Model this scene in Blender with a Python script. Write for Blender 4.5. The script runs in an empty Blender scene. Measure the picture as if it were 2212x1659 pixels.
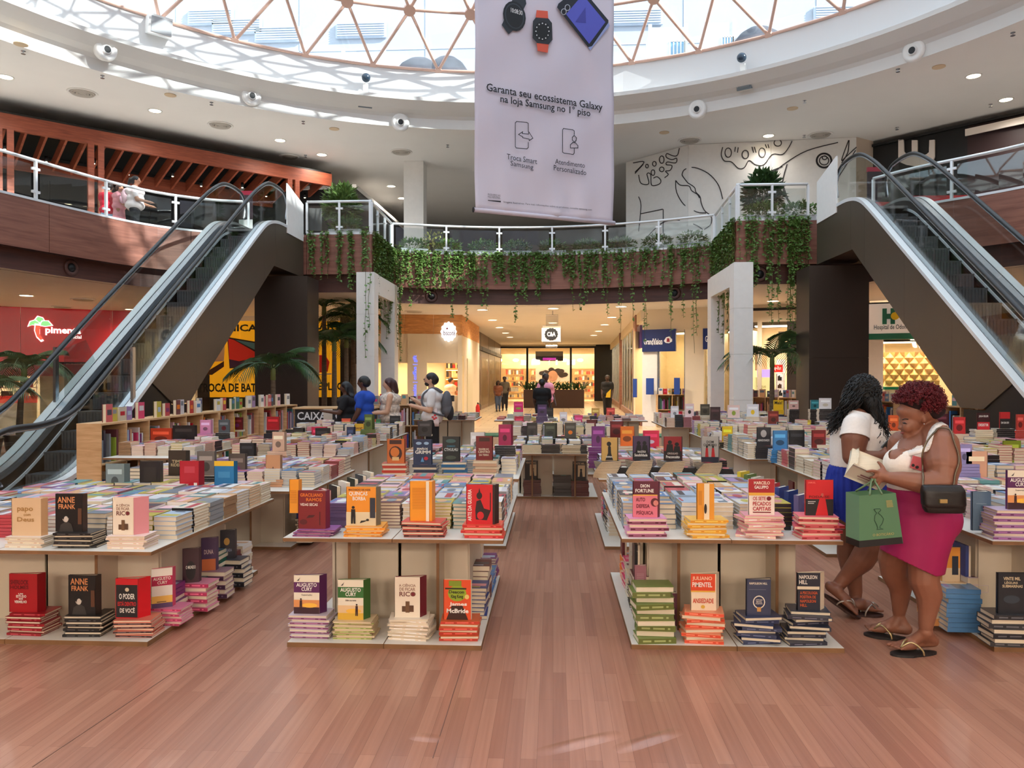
import bpy, bmesh, math, random
from mathutils import Vector, Matrix
random.seed(7)
PI = math.pi
scene = bpy.context.scene
COL = scene.collection
# ------------------------------------------------------------------ camera, world, sun, exposure
FPX, CX, CY, HC = 1662.0, 1106.0, 829.5, 1.6
YAW, PIT = math.radians(3.07), math.radians(-0.5)
cd = bpy.data.cameras.new('camera'); cam = bpy.data.objects.new('camera', cd); COL.objects.link(cam)
cam.location = (0, 0, HC); cam.rotation_euler = (PI/2 + PIT, 0, YAW)
cd.sensor_fit = 'HORIZONTAL'; cd.sensor_width = 36.0; cd.lens = 36.0*FPX/2212.0; cd.clip_end = 500
scene.camera = cam
w = bpy.data.worlds.new('sky'); scene.world = w; w.use_nodes = True
bg = w.node_tree.nodes['Background']; bg.inputs[0].default_value = (0.86, 0.93, 1.0, 1); bg.inputs[1].default_value = 1.75
sd = bpy.data.lights.new('sun', 'SUN'); sun = bpy.data.objects.new('sun', sd); COL.objects.link(sun)
sd.energy = 7.0; sd.angle = math.radians(0.6); sd.color = (1, 0.95, 0.87)
SUN_DIR = Vector((-0.905, 0.425, -0.577)).normalized()
sun.rotation_euler = SUN_DIR.to_track_quat('-Z', 'Y').to_euler(); sun.location = (20, -10, 30)
vs = scene.view_settings; vs.view_transform = 'Standard'; vs.look = 'None'; vs.gamma = 1.0; vs.use_curve_mapping = False
vs.exposure = 0.8
# ------------------------------------------------------------------ pixel helpers (photo frame 2212 x 1659)
def ray(px, py):
    x = (px-CX)/FPX; z = -(py-CY)/FPX
    y2 = math.cos(PIT) - z*math.sin(PIT); z2 = math.sin(PIT) + z*math.cos(PIT)
    return Vector((x*math.cos(YAW)-y2*math.sin(YAW), x*math.sin(YAW)+y2*math.cos(YAW), z2))
def atz(px, py, z):
    r = ray(px, py); t = (z-HC)/r.z; return Vector((r.x*t, r.y*t, z))
def aty(px, py, Y):
    r = ray(px, py); t = Y/r.y; return Vector((r.x*t, Y, HC+r.z*t))
def proj(p):
    z = p[2]-HC
    x = p[0]*math.cos(YAW)+p[1]*math.sin(YAW); y = -p[0]*math.sin(YAW)+p[1]*math.cos(YAW)
    y2 = y*math.cos(PIT)+z*math.sin(PIT); z2 = -y*math.sin(PIT)+z*math.cos(PIT)
    if y2 < 0.1: return None
    return (CX+FPX*x/y2, CY-FPX*z2/y2)
class Plane:                                   # a vertical plane through two ground points
    def __init__(s, a, b):
        s.a = Vector((a[0], a[1], 0)); d = Vector((b[0]-a[0], b[1]-a[1], 0)); s.len = d.length; s.u = d.normalized(); s.n = Vector((s.u.y, -s.u.x, 0))
    def hit(s, px, py):
        r = ray(px, py); o = Vector((0, 0, HC)); t = (s.a-o).dot(s.n)/r.dot(s.n); p = o+r*t
        return ((p-s.a).dot(s.u), p.z)
    def at(s, u, z, off=0.0): return s.a + s.u*u + Vector((0, 0, z)) + s.n*off
# ------------------------------------------------------------------ materials
def lin(c):
    return tuple((v/255/12.92 if v <= 10.3 else ((v/255+0.055)/1.055)**2.4) for v in c)
MATS = {}
def mat(name, rgb, rough=0.6, metal=0.0, emit=0.0, var=0.0, scale=(8, 8, 8), bump=0.0, coat=0.0, ecol=None):
    if name in MATS: return MATS[name]
    m = bpy.data.materials.new(name); m.use_nodes = True; nt = m.node_tree; b = nt.nodes['Principled BSDF']
    c = lin(rgb)
    b.inputs['Base Color'].default_value = (*c, 1); b.inputs['Roughness'].default_value = rough; b.inputs['Metallic'].default_value = metal
    if coat: b.inputs['Coat Weight'].default_value = coat; b.inputs['Coat Roughness'].default_value = 0.15
    if emit:
        b.inputs['Emission Color'].default_value = (*(lin(ecol) if ecol else c), 1); b.inputs['Emission Strength'].default_value = emit
    if var or bump:
        tc = nt.nodes.new('ShaderNodeTexCoord'); mp = nt.nodes.new('ShaderNodeMapping'); nz = nt.nodes.new('ShaderNodeTexNoise')
        mp.inputs['Scale'].default_value = scale; nz.inputs['Scale'].default_value = 1.0; nz.inputs['Detail'].default_value = 4
        nt.links.new(tc.outputs['Object'], mp.inputs[0]); nt.links.new(mp.outputs[0], nz.inputs['Vector'])
        if var:
            mr = nt.nodes.new('ShaderNodeValToRGB'); e = mr.color_ramp.elements
            e[0].position = 0.3; e[1].position = 0.7
            e[0].color = (*[v*(1-var) for v in c], 1); e[1].color = (*[min(1, v*(1+var)) for v in c], 1)
            nt.links.new(nz.outputs['Fac'], mr.inputs[0]); nt.links.new(mr.outputs[0], b.inputs['Base Color'])
        if bump:
            bp = nt.nodes.new('ShaderNodeBump'); bp.inputs['Strength'].default_value = bump; bp.inputs['Distance'].default_value = 0.01
            nt.links.new(nz.outputs['Fac'], bp.inputs['Height']); nt.links.new(bp.outputs[0], b.inputs['Normal'])
    MATS[name] = m; return m
def glass_mat(name, tint=(235, 242, 240), fac=0.10):
    if name in MATS: return MATS[name]
    m = bpy.data.materials.new(name); m.use_nodes = True; nt = m.node_tree; nt.nodes.clear()
    o = nt.nodes.new('ShaderNodeOutputMaterial'); mx = nt.nodes.new('ShaderNodeMixShader'); t = nt.nodes.new('ShaderNodeBsdfTransparent'); g = nt.nodes.new('ShaderNodeBsdfGlossy')
    t.inputs[0].default_value = (*lin(tint), 1); g.inputs['Roughness'].default_value = 0.02
    mx.inputs[0].default_value = fac
    nt.links.new(t.outputs[0], mx.inputs[1]); nt.links.new(g.outputs[0], mx.inputs[2]); nt.links.new(mx.outputs[0], o.inputs[0])
    MATS[name] = m; return m
def vc_mat(name, rough=0.45, emit=0.0, coat=0.0):
    if name in MATS: return MATS[name]
    m = bpy.data.materials.new(name); m.use_nodes = True; nt = m.node_tree; b = nt.nodes['Principled BSDF']
    a = nt.nodes.new('ShaderNodeVertexColor'); a.layer_name = 'Col'
    nt.links.new(a.outputs[0], b.inputs['Base Color']); b.inputs['Roughness'].default_value = rough
    if coat: b.inputs['Coat Weight'].default_value = coat
    if emit:
        nt.links.new(a.outputs[0], b.inputs['Emission Color']); b.inputs['Emission Strength'].default_value = emit
    MATS[name] = m; return m
def plank_mat(name, c1, c2, pw, pl, rough, along='y', grain=0.25, gap=0.012, spec=0.5):
    m = bpy.data.materials.new(name); m.use_nodes = True; nt = m.node_tree; b = nt.nodes['Principled BSDF']; L = nt.links.new
    tc = nt.nodes.new('ShaderNodeTexCoord'); mp = nt.nodes.new('ShaderNodeMapping')
    if along == 'y': mp.inputs['Rotation'].default_value = (0, 0, PI/2)
    if along == 'z': mp.inputs['Rotation'].default_value = (PI/2, 0, 0)
    br = nt.nodes.new('ShaderNodeTexBrick'); br.offset = 0.37; br.offset_frequency = 2
    br.inputs['Scale'].default_value = 1.0; br.inputs['Brick Width'].default_value = pl; br.inputs['Row Height'].default_value = pw
    br.inputs['Mortar Size'].default_value = pw*gap; br.inputs['Bias'].default_value = 0.0
    br.inputs['Color1'].default_value = (*lin(c1), 1); br.inputs['Color2'].default_value = (*lin(c2), 1); br.inputs['Mortar'].default_value = (*[v*0.55 for v in lin(c1)], 1)
    L(tc.outputs['Object'], mp.inputs[0]); L(mp.outputs[0], br.inputs['Vector'])
    m2 = nt.nodes.new('ShaderNodeMapping'); m2.inputs['Scale'].default_value = (1.2, 45, 45)
    nz = nt.nodes.new('ShaderNodeTexNoise'); nz.inputs['Scale'].default_value = 1.0; nz.inputs['Detail'].default_value = 6
    L(mp.outputs[0], m2.inputs[0]); L(m2.outputs[0], nz.inputs['Vector'])
    mr = nt.nodes.new('ShaderNodeMapRange'); mr.inputs['From Min'].default_value = 0.25; mr.inputs['From Max'].default_value = 0.75; mr.inputs['To Min'].default_value = 1-grain; mr.inputs['To Max'].default_value = 1+grain
    L(nz.outputs['Fac'], mr.inputs[0])
    mx = nt.nodes.new('ShaderNodeMix'); mx.data_type = 'RGBA'; mx.blend_type = 'MULTIPLY'; mx.inputs[0].default_value = 1
    L(br.outputs['Color'], mx.inputs[6]); L(mr.outputs[0], mx.inputs[7]); L(mx.outputs[2], b.inputs['Base Color'])
    n3 = nt.nodes.new('ShaderNodeTexNoise'); n3.inputs['Scale'].default_value = 0.7; L(tc.outputs['Object'], n3.inputs['Vector'])
    m3 = nt.nodes.new('ShaderNodeMapRange'); m3.inputs['To Min'].default_value = rough-0.01; m3.inputs['To Max'].default_value = rough+0.02; L(n3.outputs['Fac'], m3.inputs[0]); L(m3.outputs[0], b.inputs['Roughness'])
    bp = nt.nodes.new('ShaderNodeBump'); bp.inputs['Strength'].default_value = 0.06; bp.inputs['Distance'].default_value = 0.004; L(br.outputs['Fac'], bp.inputs['Height']); L(bp.outputs[0], b.inputs['Normal'])
    MATS[name] = m; return m
def wood_mat(name, c1, c2, scale=(3, 3, 40), rough=0.5):
    m = bpy.data.materials.new(name); m.use_nodes = True; nt = m.node_tree; b = nt.nodes['Principled BSDF']; L = nt.links.new
    tc = nt.nodes.new('ShaderNodeTexCoord'); mp = nt.nodes.new('ShaderNodeMapping'); mp.inputs['Scale'].default_value = scale
    nz = nt.nodes.new('ShaderNodeTexNoise'); nz.inputs['Scale'].default_value = 1.0; nz.inputs['Detail'].default_value = 5; nz.inputs['Distortion'].default_value = 0.6
    rp = nt.nodes.new('ShaderNodeValToRGB'); rp.color_ramp.elements[0].position = 0.3; rp.color_ramp.elements[1].position = 0.7
    rp.color_ramp.elements[0].color = (*lin(c1), 1); rp.color_ramp.elements[1].color = (*lin(c2), 1)
    L(tc.outputs['Object'], mp.inputs[0]); L(mp.outputs[0], nz.inputs['Vector']); L(nz.outputs['Fac'], rp.inputs[0]); L(rp.outputs[0], b.inputs['Base Color'])
    b.inputs['Roughness'].default_value = rough; MATS[name] = m; return m
M_FLOOR = plank_mat('printed_wood_floor', (176, 124, 101), (156, 106, 86), 0.068, 0.95, 0.24, 'y', 0.12)
M_FLOOR.node_tree.nodes['Principled BSDF'].inputs['Specular IOR Level'].default_value = 0.8
M_TILE = plank_mat('hall_stone_tiles', (224, 196, 156), (214, 184, 146), 0.8, 0.8, 0.22, 'x', 0.05)
M_UTILE = plank_mat('upper_floor_tiles', (214, 210, 204), (204, 199, 193), 0.8, 0.8, 0.3, 'x', 0.04)
M_FASCIA = wood_mat('fascia_wood', (122, 76, 62), (154, 102, 84), (1.2, 1.2, 16), 0.45)
M_DARKW = wood_mat('dark_band_wood', (70, 40, 33), (92, 54, 45), (1.2, 1.2, 16), 0.5)
M_PERG = wood_mat('pergola_wood', (122, 56, 36), (158, 80, 52), (2, 2, 22), 0.5)
M_PINE = wood_mat('pine_board', (196, 152, 104), (222, 184, 138), (3, 3, 26), 0.6)
M_OSB = wood_mat('knotty_wood_band', (176, 118, 66), (216, 156, 92), (3, 3, 22), 0.6)
M_WHITE = mat('white_paint', (236, 234, 230), 0.6, var=0.02)
M_CEIL = mat('ceiling_plaster', (236, 232, 227), 0.85, var=0.015, scale=(1, 1, 1))
M_CREAM = mat('cream_wall', (226, 214, 192), 0.7, var=0.03, scale=(1, 1, 1))
M_LAM = mat('white_laminate', (222, 216, 206), 0.4, var=0.03, scale=(2, 2, 2))
M_PANEL = mat('table_panel', (206, 194, 174), 0.6, var=0.03, scale=(2, 2, 2))
M_EDGE = mat('raw_board_edge', (130, 92, 58), 0.7, var=0.15)
M_BROWN = mat('brown_metal_cladding', (92, 80, 68), 0.38, 0.35, var=0.03, scale=(1, 1, 1))
M_BROWND = mat('dark_brown_panel', (62, 52, 46), 0.3, 0.1, var=0.04, scale=(1, 1, 1))
M_STEEL = mat('brushed_steel', (196, 200, 206), 0.26, 0.9)
M_ALU = mat('white_aluminium', (232, 234, 236), 0.3, 0.2)
M_BLACK = mat('black_paint', (20, 19, 20), 0.5)
M_RUBBER = mat('black_rubber', (38, 37, 38), 0.4)
M_STEP = mat('escalator_step_metal', (92, 95, 100), 0.45, 0.5, var=0.1)
M_GLASS = glass_mat('railing_glass', (240, 244, 243), 0.08)
M_GLASS2 = glass_mat('shop_glass', (240, 240, 234), 0.10)
M_DOME = glass_mat('skylight_glass', (232, 238, 242), 0.05)
M_BOOK = vc_mat('printed_cover', 0.38, coat=0.15)
M_PRINT = vc_mat('print_ink', 0.5)
M_PAPER = mat('book_paper', (226, 212, 188), 0.9, var=0.08, scale=(3, 3, 500))
M_VC = vc_mat('painted_surface', 0.6)
M_LIT = vc_mat('backlit_print', 0.5, emit=1.0)
M_LED = vc_mat('lit_letters', 0.5, emit=.9)
M_TRUSS = mat('truss_paint', (214, 176, 158), 0.5)
M_LAMP = mat('lamp_lens', (255, 232, 190), 0.5, emit=9.0)
M_COOL = mat('shop_ceiling_light', (255, 240, 215), 0.5, emit=2.5)
M_LEAF = mat('vine_leaf', (92, 124, 54), 0.5, var=0.35, scale=(9, 9, 9))
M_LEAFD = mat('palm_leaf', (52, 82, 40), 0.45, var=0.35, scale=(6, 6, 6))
M_TRUNK = mat('palm_trunk', (112, 96, 78), 0.9, var=0.25, scale=(6, 6, 30), bump=0.5)
M_STEM = mat('plant_stem', (92, 92, 48), 0.8)
# ------------------------------------------------------------------ objects
def tag(o, label=None, cat=None, group=None, kind=None):
    if label: o['label'] = label
    if cat: o['category'] = cat
    if group: o['group'] = group
    if kind: o['kind'] = kind
    return o
def attach(o, parent, local=False):
    if parent is not None:
        o.parent = parent
        if not local: o.matrix_parent_inverse = parent.matrix_basis.inverted()
def empty(name, loc, label=None, cat=None, group=None, kind=None, rz=0.0):
    o = bpy.data.objects.new(name, None); COL.objects.link(o); o.location = loc; o.rotation_euler = (0, 0, rz); o.empty_display_size = 0.1
    return tag(o, label, cat, group, kind)
def copy_tree(o, parent=None):
    c = o.copy(); COL.objects.link(c)
    if parent is not None: c.parent = parent; c.matrix_parent_inverse = o.matrix_parent_inverse.copy()
    for ch in o.children: copy_tree(ch, c)
    return c
def link(name, me, m, parent=None, local=False, label=None, cat=None, group=None, kind=None):
    if m is not None and len(me.materials) == 0: me.materials.append(m)
    o = bpy.data.objects.new(name, me); COL.objects.link(o); attach(o, parent, local)
    return tag(o, label, cat, group, kind)
TXT = {}
def text_geo(s, bold=0.0):
    k = (s, bold)
    if k not in TXT:
        cu = bpy.data.curves.new('t', 'FONT'); cu.body = s; cu.size = 1; cu.offset = bold; cu.resolution_u = 2
        ob = bpy.data.objects.new('t', cu); me = ob.to_mesh()
        vs_ = [(v.co.x, v.co.y) for v in me.vertices]; fs = [tuple(p.vertices) for p in me.polygons]
        ob.to_mesh_clear(); bpy.data.objects.remove(ob); bpy.data.curves.remove(cu)
        xs = [p[0] for p in vs_] or [0, 1]; ys = [p[1] for p in vs_] or [0, 1]
        x0, x1, y0, y1 = min(xs), max(xs), min(ys), max(ys)
        TXT[k] = ([((x-x0)/max(1e-6, x1-x0), (y-y0)/max(1e-6, y1-y0)) for x, y in vs_], fs, (x1-x0)/max(1e-6, y1-y0))
    return TXT[k]
class MB:
    def __init__(s): s.v = []; s.f = []; s.c = []; s.col = (1, 1, 1); s.used = False
    def color(s, rgb): s.col = lin(rgb); s.used = True; return s
    def face(s, pts):
        n = len(s.v); s.v += [tuple(p) for p in pts]; s.f.append(tuple(range(n, n+len(pts)))); s.c.append(s.col)
    def add(s, vs_, fs):
        n = len(s.v); s.v += [tuple(p) for p in vs_]
        for f in fs: s.f.append(tuple(i+n for i in f)); s.c.append(s.col)
    def box(s, x0, y0, z0, x1, y1, z1, M=None):
        P = [(x0, y0, z0), (x1, y0, z0), (x1, y1, z0), (x0, y1, z0), (x0, y0, z1), (x1, y0, z1), (x1, y1, z1), (x0, y1, z1)]
        if M is not None: P = [M @ Vector(p) for p in P]
        s.add(P, [(0, 3, 2, 1), (4, 5, 6, 7), (0, 1, 5, 4), (1, 2, 6, 5), (2, 3, 7, 6), (3, 0, 4, 7)]); return s
    def slab(s, poly, z0, z1):                       # extruded xy polygon (counter-clockwise)
        n = len(poly); P = [(x, y, z0) for x, y in poly]+[(x, y, z1) for x, y in poly]
        s.add(P, [tuple(range(n-1, -1, -1)), tuple(range(n, 2*n))]+[(i, (i+1) % n, n+(i+1) % n, n+i) for i in range(n)]); return s
    def extrude(s, pts, d):                          # planar 3d polygon pushed along vector d
        n = len(pts); d = Vector(d); P = [Vector(p) for p in pts]; P += [p+d for p in P]
        s.add(P, [tuple(range(n-1, -1, -1)), tuple(range(n, 2*n))]+[(i, (i+1) % n, n+(i+1) % n, n+i) for i in range(n)]); return s
    def beam(s, a, b, w, h, up=(0, 0, 1)):           # box bar from a to b, w sideways, h along up
        a, b = Vector(a), Vector(b); d = (b-a).normalized(); side = d.cross(Vector(up))
        side = side.normalized() if side.length > 1e-6 else Vector((1, 0, 0)); u = side.cross(d).normalized()
        s.extrude([a-side*w/2-u*h/2, a-side*w/2+u*h/2, a+side*w/2+u*h/2, a+side*w/2-u*h/2], b-a); return s
    def tube(s, pts, r, n=8, close=False, cap=True):
        pts = [Vector(p) for p in pts]; R = r if isinstance(r, (list, tuple)) else [r]*len(pts); base = len(s.v); N = len(pts)
        t0 = (pts[1]-pts[0]).normalized(); up = Vector((0, 0, 1)) if abs(t0.z) < 0.9 else Vector((1, 0, 0)); a = t0.cross(up).normalized()
        for i, p in enumerate(pts):
            if close: t = (pts[(i+1) % N]-pts[i-1]).normalized()
            else: t = (pts[min(i+1, N-1)]-pts[max(i-1, 0)]).normalized()
            a = (a-t*a.dot(t)); a = a.normalized() if a.length > 1e-6 else t.orthogonal().normalized(); b = t.cross(a)
            for k in range(n):
                q = 2*PI*k/n; s.v.append(tuple(p+(a*math.cos(q)+b*math.sin(q))*R[i]))
        for i in range(N if close else N-1):
            j = (i+1) % N
            for k in range(n): s.f.append((base+i*n+k, base+i*n+(k+1) % n, base+j*n+(k+1) % n, base+j*n+k)); s.c.append(s.col)
        if cap and not close:
            s.f.append(tuple(base+k for k in range(n-1, -1, -1))); s.f.append(tuple(base+(N-1)*n+k for k in range(n))); s.c += [s.col]*2
        return s
    def lathe(s, prof, n=24, loc=(0, 0, 0), M=None):
        base = len(s.v)
        for r, z in prof:
            for k in range(n):
                q = 2*PI*k/n; p = Vector((r*math.cos(q), r*math.sin(q), z))
                if M is not None: p = M @ p
                s.v.append(tuple(p+Vector(loc)))
        for i in range(len(prof)-1):
            for k in range(n): s.f.append((base+i*n+k, base+i*n+(k+1) % n, base+(i+1)*n+(k+1) % n, base+(i+1)*n+k)); s.c.append(s.col)
        s.f.append(tuple(base+k for k in range(n-1, -1, -1))); s.f.append(tuple(base+(len(prof)-1)*n+k for k in range(n))); s.c += [s.col]*2
        return s
    def ell(s, c, r, nu=16, nv=10, M=None):
        c = Vector(c); prof = [(math.sin(PI*(i+0.0)/nv), -math.cos(PI*i/nv)) for i in range(1, nv)]; base = len(s.v)
        P = [Vector((0, 0, -r[2]))]
        for pr, pz in prof:
            for k in range(nu): P.append(Vector((pr*math.cos(2*PI*k/nu)*r[0], pr*math.sin(2*PI*k/nu)*r[1], pz*r[2])))
        P.append(Vector((0, 0, r[2])))
        s.v += [tuple((M @ p if M is not None else p)+c) for p in P]
        def F(*q): s.f.append(tuple(base+i for i in q)); s.c.append(s.col)
        for k in range(nu): F(0, 1+(k+1) % nu, 1+k)
        for i in range(len(prof)-1):
            for k in range(nu): F(1+i*nu+k, 1+i*nu+(k+1) % nu, 1+(i+1)*nu+(k+1) % nu, 1+(i+1)*nu+k)
        l = 1+(len(prof)-1)*nu
        for k in range(nu): F(l+k, l+(k+1) % nu, l+nu)
        return s
    def text(s, t, o, ux, uz, w, h, off=0.0, bold=0.0, mode='fit'):      # o = lower left corner
        P, F, asp = text_geo(t, bold); o = Vector(o); ux = Vector(ux); uz = Vector(uz); nn = ux.cross(uz).normalized()
        if mode == 'h': w2 = h*asp; o = o+ux*((w-w2)/2); w = w2
        s.add([o+ux*(x*w)+uz*(y*h)+nn*off for x, y in P], F); return s
    def flat(s, pts, o, ux, uz, off=0.0):            # 2d polygon on a plane
        o = Vector(o); ux = Vector(ux); uz = Vector(uz); nn = ux.cross(uz).normalized()
        s.face([o+ux*x+uz*y+nn*off for x, y in pts]); return s
    def mesh(s, name, smooth=False):
        me = bpy.data.meshes.new(name); me.from_pydata(s.v, [], s.f); me.update()
        if s.used:
            ca = me.color_attributes.new('Col', 'FLOAT_COLOR', 'CORNER'); buf = []
            for f, c in zip(s.f, s.c): buf += [c[0], c[1], c[2], 1.0]*len(f)
            ca.data.foreach_set('color', buf)
        if smooth: me.polygons.foreach_set('use_smooth', [True]*len(me.polygons))
        return me
    def build(s, name, m, parent=None, smooth=False, local=False, **k):
        me = s.mesh(name, smooth)
        return link(name, me, m, parent, local, **k)
def box(name, m, x0, y0, z0, x1, y1, z1, parent=None, **k): return MB().box(x0, y0, z0, x1, y1, z1).build(name, m, parent, **k)
def ellpts(cx, cy, rx, ry, n=20, a0=0.0, a1=2*PI): return [(cx+rx*math.cos(a0+(a1-a0)*i/n), cy+ry*math.sin(a0+(a1-a0)*i/n)) for i in range(n if abs(a1-a0-2*PI) < 1e-6 else n+1)]
def smooth_line(pts, k=6):                           # Catmull-Rom through points
    P = [Vector(p) for p in pts]; out = []
    for i in range(len(P)-1):
        a, b, c, d = P[max(i-1, 0)], P[i], P[i+1], P[min(i+2, len(P)-1)]
        for j in range(k):
            t = j/k; out.append(0.5*((2*b)+(c-a)*t+(2*a-5*b+4*c-d)*t*t+(-a+3*b-3*c+d)*t**3))
    out.append(P[-1]); return out
# ================================================================== SETTING
ZT, ZW, ZS, ZF, ZC, ZD = 5.30, 4.27, 3.80, 5.0, 9.14, 10.86      # fascia top, wood bottom, ground-floor ceiling, upper floor, upper ceiling, dome base
RC = Vector((-1.15, 11.0, 0)); RR, RD = 12.5, 12.4
def st(o): o['kind'] = 'structure'; return o
# floors
def grid_floor():
    mb = MB(); x0, x1, y0, y1 = -13.0, 12.0, -6.0, 21.9; nx, ny = 100, 140
    for j in range(ny+1):
        for i in range(nx+1):
            x = x0+(x1-x0)*i/nx; y = y0+(y1-y0)*j/ny; z = 0.004
            mb.v.append((x, y, z))
    for j in range(ny):
        for i in range(nx): a = j*(nx+1)+i; mb.f.append((a, a+1, a+nx+2, a+nx+1)); mb.c.append((1, 1, 1))
    return mb
fl = grid_floor().build('floor', M_FLOOR, smooth=True); st(fl); tag(fl, 'reddish printed wood plank vinyl floor under the book tables')
wr = MB()
for (ax, ay, bx, by, h) in [(1155, 1630, 1345, 1585, .012), (1325, 1625, 1475, 1578, .012), (880, 1590, 960, 1600, .006)]:
    a, b = atz(ax, ay, 0), atz(bx, by, 0); d = (b-a); n = Vector((-d.y, d.x, 0)).normalized(); N, K = 14, 8; base = len(wr.v)
    for i in range(N+1):
        t = i/N
        for k in range(K+1):
            q = k/K; p = a+d*t+n*((q-0.5)*0.10); wr.v.append((p.x, p.y, 0.0035+h*math.sin(PI*t)*math.sin(PI*q)**2))
    for i in range(N):
        for k in range(K): c = base+i*(K+1)+k; wr.f.append((c, c+K+1, c+K+2, c+1)); wr.c.append((1, 1, 1))
wr.build('floor_wrinkle', M_FLOOR, fl, smooth=True)
sm = mat('floor_seam_line', (112, 74, 58), 0.6)  # darker seam lines dividing the vinyl floor
for a, b in [((70, 1659), (560, 1330)), ((935, 1640), (1110, 1085))]:
    p, q = atz(*a, 0), atz(*b, 0); MB().beam((p.x, p.y, .0045), (q.x, q.y, .0045), .003, .002).build('seam', sm, fl)
o = box('floor_hall', M_TILE, -45, -14, -0.05, 45, 70, 0.0); st(o); tag(o, 'cream stone tile floor of the mall corridor')
gm = mat('green_mat', (62, 112, 84), 0.9, var=0.1)
for i, (x0, x1) in enumerate([(-2.9, -.9), (2.3, 4.4)]):
    p = MB().box(x0, 20.6, 0.0, x1, 21.6, .035)
    p.build('floor_ramp_mat', gm, label=['green ramp mat at the floor edge beside the cafe', 'green ramp mat at the floor edge beside the blue shop sign'][i], cat='mat')
# balcony edge polyline
arcL = [Vector((x, y, 0)) for x, y in [(-12.1, -3), (-12.4, 3), (-12.2, 8), (-11.8, 12), (-11.06, 14.86), (-10.1, 17.9), (-8.98, 19.2), (-7.9, 19.6)]]
arcC = [Vector((x, y, 0)) for x, y in [(-4.75, 22.6), (-2.5, 23.25), (-0.08, 23.4), (2.3, 22.9), (4.5, 21.9)]]
arcR = [Vector((x, y, 0)) for x, y in [(7.3, 18.1), (7.85, 17.2), (9.2, 15.57), (10.2, 13.2), (10.8, 10.5), (11.0, 6), (10.8, 1), (10.6, -3)]]
SL, SCc, SR = smooth_line(arcL, 6), smooth_line(arcC, 7), smooth_line(arcR, 6)
cornL = [Vector((-6.4, 19.7, 0)), Vector((-4.69, 19.7, 0))]; cornR = [Vector((4.33, 18.5, 0)), Vector((6.0, 18.5, 0))]
RUNS = {'left': SL, 'esc_left': [SL[-1], Vector((-7.85, 19.7, 0)), cornL[0]], 'corner_left': cornL+[SCc[0]], 'centre': SCc, 'corner_right': [SCc[-1]]+cornR, 'esc_right': [cornR[1], Vector((7.25, 18.5, 0)), SR[0]], 'right': SR}
EDGE = []
for k in ['left', 'esc_left', 'corner_left', 'centre', 'corner_right', 'esc_right', 'right']:
    for p in RUNS[k]:
        if not EDGE or (p-EDGE[-1]).length > 1e-4: EDGE.append(p)
def offs(pts, d):
    out = []
    for i, p in enumerate(pts):
        a = pts[max(i-1, 0)]; b = pts[min(i+1, len(pts)-1)]; t = (b-a).normalized(); n = Vector((-t.y, t.x, 0))     # left of travel = outwards here
        if n.dot(p-Vector((-1, 9, 0))) < 0 and k not in (): pass
        out.append(p+n*d)
    return out
def strip(mb, pts, z0, z1):
    for a, b in zip(pts[:-1], pts[1:]): mb.face([(a.x, a.y, z0), (b.x, b.y, z0), (b.x, b.y, z1), (a.x, a.y, z1)])
def thick_strip(mb, pts, z0, z1, th):
    q = offs(pts, th); strip(mb, pts, z0, z1); strip(mb, q[::-1], z0, z1)
    for z in (z0, z1):
        for i in range(len(pts)-1): mb.face([(pts[i].x, pts[i].y, z), (pts[i+1].x, pts[i+1].y, z), (q[i+1].x, q[i+1].y, z), (q[i].x, q[i].y, z)])
    for i in (0, -1): mb.face([(pts[i].x, pts[i].y, z0), (q[i].x, q[i].y, z0), (q[i].x, q[i].y, z1), (pts[i].x, pts[i].y, z1)])
outer = [Vector((-1, 9, 0))+(p-Vector((-1, 9, 0))).normalized()*62 for p in EDGE]
def ring_slab(name, m, z):
    mb = MB()
    for i in range(len(EDGE)-1):
        a, b, c, d = EDGE[i], EDGE[i+1], outer[i+1], outer[i]; mb.face([(a.x, a.y, z), (b.x, b.y, z), (c.x, c.y, z), (d.x, d.y, z)])
    a, b = EDGE[-1], EDGE[0]
    mb.face([(a.x, a.y, z), (outer[-1].x, outer[-1].y, z), (60, -60, z), (-60, -60, z), (outer[0].x, outer[0].y, z), (b.x, b.y, z)])
    return st(mb.build(name, m))
tag(ring_slab('ceiling_ground_floor', M_CEIL, ZS), 'cream plaster ceiling over the ground floor corridor')
tag(ring_slab('floor_upper', M_UTILE, ZF), 'pale upper gallery floor')
wg = st(empty('wall_gallery', (0, 23, ZS), 'reddish wood clad gallery fascia running around the atrium'))
def cut(pts, L):                                  # cut a polyline into pieces about L long
    out, cur, acc = [], [pts[0]], 0.0
    for a, b in zip(pts[:-1], pts[1:]):
        cur.append(b); acc += (b-a).length
        if acc >= L: out.append(cur); cur = [b]; acc = 0.0
    if len(cur) > 1: out.append(cur)
    return out
for k, L in [('left', 3.4), ('corner_left', 0.1), ('centre', 2.2), ('corner_right', 0.1), ('right', 3.4), ('esc_left', 9), ('esc_right', 9)]:
    for seg in cut(RUNS[k], L):
        s2 = list(seg); d = (s2[1]-s2[0]).normalized()*0.006; s2[0] = s2[0]+d; d = (s2[-1]-s2[-2]).normalized()*0.006; s2[-1] = s2[-1]-d
        mb = MB(); thick_strip(mb, s2, ZW, ZT, 0.06); mb.build('fascia_panel', M_FASCIA, wg)
mb = MB(); thick_strip(mb, offs(EDGE, 0.03), ZW+.01, ZT-.02, 0.10); mb.build('fascia_core', M_DARKW, wg)
mb = MB(); q = offs(EDGE, 0.22); thick_strip(mb, q, ZS, ZW+.02, 0.05); mb.build('lower_band', M_DARKW, wg)
mb = MB()
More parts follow.
